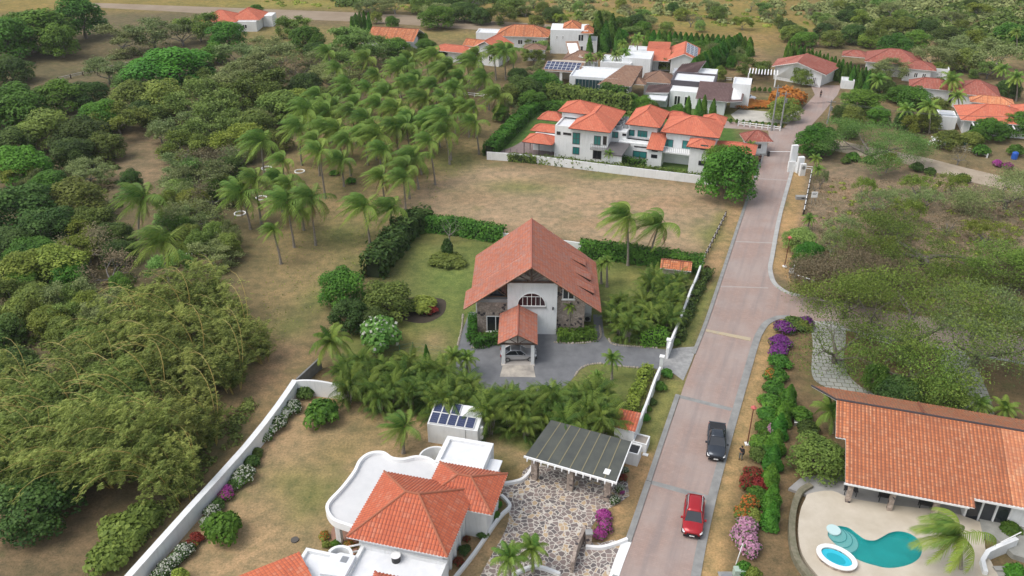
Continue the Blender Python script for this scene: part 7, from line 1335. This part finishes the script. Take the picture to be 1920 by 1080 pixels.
for i in range(9): bush('d', 1370 + i * 12, 226 + i * 1.1, 4.5, 1.2, 'row of small shrubs behind the white rail fence')
for i in range(6): bush('d', 1396 + i * 9.5, 166 + i * .4, 4.5, 1.4, 'row of small shrubs beyond the grey house')
# conifer and cypress rows
for i in range(22): f = i / 21; tree('C', 1478 + f * 150, 92 + f * 55 + (4 if i % 2 else 0), 7, 5.0, 'conifer row behind the red gabled house')
for i in range(18): f = i / 17; tree('c', 1300 + f * 85, 128 - f * 48, 11 + 2 * (i % 3), 5.5, 'conifer row between orchard and solar house')
for i in range(20): f = i / 19; tree('c' if i % 3 else 'C', 1215 + f * 190, 72 + f * 14, 9 + 2 * (i % 2), 5.0, 'conifer row beyond the solar-roofed house')
for x, y in ((1290, 200), (1310, 205), (1337, 205), (1320, 198)): tree('C', x, y, 8, 4.8, 'cypresses behind the two-storey house')
for x, y, r, h in ((1148, 55, 12, 9), (1122, 52, 14, 9.5), (1135, 66, 12, 8), (1105, 95, 9, 8), (1160, 75, 10, 7)): tree('C', x, y, r, h, 'tall dark conifers behind the white houses')
for a in [('K', 1190, 42, 22), ('D', 1165, 45, 22), ('L', 1190, 62, 18), ('D', 1205, 50, 18), ('O', 1170, 95, 14), ('B', 1165, 66, 14), ('D', 1020, 155, 34), ('K', 985, 165, 34), ('D', 1000, 185, 26), ('O', 960, 175, 26), ('D', 1180, 190, 20), ('B', 1205, 195, 20), ('D', 1160, 188, 14), ('K', 1225, 205, 14), ('D', 1270, 210, 16), ('O', 1320, 185, 12), ('L', 1010, 90, 20), ('G', 985, 75, 14),
          ('O', 1000, 105, 18), ('G', 1010, 130, 20), ('D', 1030, 60, 10), ('K', 970, 140, 20), ('D', 940, 210, 20), ('G', 955, 208, 16), ('O', 1410, 128, 22), ('O', 1330, 110, 18), ('G', 1350, 95, 20), ('O', 1250, 50, 14), ('B', 1375, 85, 16), ('Y', 1350, 137, 12), ('D', 1500, 60, 14), ('O', 1435, 125, 14),
          ('D', 820, 30, 30), ('G', 820, 22, 26), ('K', 870, 20, 26), ('K', 900, 28, 22), ('O', 940, 25, 24), ('O', 960, 8, 26), ('K', 840, 5, 26), ('G', 880, 0, 24), ('O', 790, 8, 22), ('G', 740, 10, 22), ('G', 700, 5, 22), ('O', 770, 66, 16), ('D', 790, 72, 14), ('D', 735, 40, 12), ('K', 668, 38, 12), ('K', 545, 48, 14), ('Y', 705, 32, 12), ('O', 1005, 40, 14), ('K', 1050, 30, 10), ('D', 800, 85, 20), ('O', 770, 100, 18), ('G', 690, 14, 20), ('G', 985, 20, 16), ('G', 1045, 20, 12), ('B', 640, 100, 18), ('K', 830, 100, 14)]: tree(*a, None, 'trees around the far houses')
for i, (x, y) in enumerate(((668, 45), (675, 42), (683, 40), (692, 43), (660, 52))): tree('C', x, y, 6, 6.5, 'dark conifer cluster by the red-roofed house at top')
for i in range(34): tree('LDOBG'[i % 5], 1235 + (i * 37) % 160, 84 + (i * 13) % 36, RR.uniform(9, 15), None, 'trees beside the conifer rows')
for i in range(40): tree('GOKYXL'[i % 6], 1000 + (i * 131) % 900, 4 + (i * 29) % 48, RR.uniform(10, 20), None, 'trees of the far fields')
# undergrowth and far scrub that read as masses
def mass(name, label, cat, kind, n, area, r=(.4, 1.1), leaf=.3, per=60, seed=1, hfac=.8):
    rg = np.random.default_rng(seed); P = []; Nn = []; V = []
    for i in range(n):
        px, py = area(rg); p = G(px, py); rr = rg.uniform(*r); k = int(per * rr * rr) + 6; d = unit(rg, k); d[:, 2] = np.abs(d[:, 2]); q = d * rr * rg.uniform(.6, 1, (k, 1)); q[:, 2] *= hfac
        P.append(q + [p.x, p.y, 0.05]); Nn.append(d + [0, 0, .4]); V.append(np.full(k, rg.uniform(.1, .9)))
    o = link(bpy.data.objects.new(name, leaf_mesh(name, np.vstack(P), np.vstack(Nn), leaf, LM[kind], rg, 1.4, 0, np.concatenate(V)))); return tag(o, label, cat, kind='stuff')
def quad(a, b, c, d):
    a, b, c, d = [np.array(q, float) for q in (a, b, c, d)]
    def f(rg): u, v = rg.uniform(0, 1, 2); return (a * (1 - u) + b * u) * (1 - v) + (d * (1 - u) + c * u) * v
    return f
def either(*fs): return lambda rg: fs[rg.integers(len(fs))](rg)
WQ = either(quad((-40, 180), (220, 160), (230, 430), (-60, 600)), quad((320, 150), (560, 110), (560, 250), (330, 330)), quad((300, 330), (440, 300), (440, 470), (320, 520)), quad((-60, 480), (260, 430), (260, 640), (-60, 700)))
mass('undergrowth', 'low tangled green undergrowth under the woodland trees', 'undergrowth', 'O', 420, WQ, seed=2); mass('dry_brush', 'grey dry brush and twigs under the woodland trees', 'brush', 'N', 300, WQ, (.3, .9), .22, 50, 3)
mass('undergrowth', 'weedy undergrowth below the bamboo and beside the diagonal wall', 'undergrowth', 'A', 160, either(quad((0, 640), (300, 560), (480, 700), (60, 900)), quad((380, 820), (480, 740), (450, 820), (200, 1080))), (.4, 1.0), .2, 80, 4)
mass('field_scrub', 'scattered yellow-green scrub in the dry field on the right', 'scrub', 'Y', 230, quad((1560, 340), (1920, 340), (1960, 620), (1500, 545)), (.2, .75), .22, 70, 5, .6)
mass('dry_brush', 'brown dry brush in the field on the right', 'brush', 'N', 520, quad((1530, 400), (1920, 370), (1960, 640), (1480, 540)), (.3, .9), .16, 60, 6, .5)
mass('far_scrub', 'grey-green scrub dotted over the far fields at the top', 'scrub', 'G', 800, either(quad((1000, -40), (2100, -60), (1900, 60), (1000, 35)), quad((1480, 10), (2100, -20), (2050, 90), (1560, 60))), (.8, 2.6), .7, 16, 7, .9)
mass('far_scrub', 'olive bushes thickening over the hill side at top right', 'scrub', 'O', 520, either(quad((1400, -60), (2100, -60), (2050, 80), (1560, 52)), quad((1700, 20), (2050, 20), (2050, 110), (1780, 95)), quad((560, -30), (1000, -30), (960, 16), (640, 12))), (1.0, 3.0), .7, 16, 8, .9)
mass('far_scrub', 'yellow-green tall grass tufts in the far fields', 'grass', 'Y', 500, quad((350, -60), (1900, -60), (1500, 55), (520, 12)), (.5, 1.6), .5, 18, 9, .35)
for i in range(46):
    q = WQ(np.random.default_rng(900 + i)); 
    if 190 < q[0] < 330 and 240 < q[1] < 370: continue
    tree('LOGYOD'[i % 6], q[0], q[1], RR.uniform(20, 34), None, 'woodland trees')
def tufts(name, label, mat, n, area, seed, size=.16):
    rg = np.random.default_rng(seed); P = np.empty((n, 3))
    for i in range(n): p = G(*area(rg)); P[i] = (p.x, p.y, .05)
    o = link(bpy.data.objects.new(name, leaf_mesh(name, P, np.tile([0, 0, .5], (n, 1)), size, LM[mat], rg, 2.2, 0, None, axis=np.tile([0, .2, 1.0], (n, 1)), keep=.8))); return tag(o, label, 'grass', kind='stuff')
tufts('grass_tufts', 'scattered olive grass tufts in the palm grove', 'Y', 1500, quad((520, 300), (940, 220), (780, 420), (480, 690)), 22, .12)
tufts('grass_tufts', 'straw tufts over the right field', 'T', 12000, quad((1520, 330), (1920, 350), (1960, 620), (1470, 520)), 27, .17)
write_labels()

# ------------------------------------------------------------------ haze
hb = MB().box(-2500, 2500, -700, 3800, -1.2, CAMH + 4); hme = bpy.data.meshes.new('haze'); hme.from_pydata(hb.v, [], hb.f); hm = bpy.data.materials.new('haze_air'); hm.use_nodes = True
hn = hm.node_tree.nodes; hn.clear(); ho = hn.new('ShaderNodeOutputMaterial'); hv = hn.new('ShaderNodeVolumePrincipled'); hv.inputs['Color'].default_value = (.86, .88, .90, 1); hv.inputs['Density'].default_value = 0.00012; hm.node_tree.links.new(hv.outputs[0], ho.inputs['Volume'])
hme.materials.append(hm); hz = bpy.data.objects.new('haze', hme); COL.objects.link(hz); hz['kind'] = 'stuff'; hz['label'] = 'thin pale air haze over the far houses and fields'
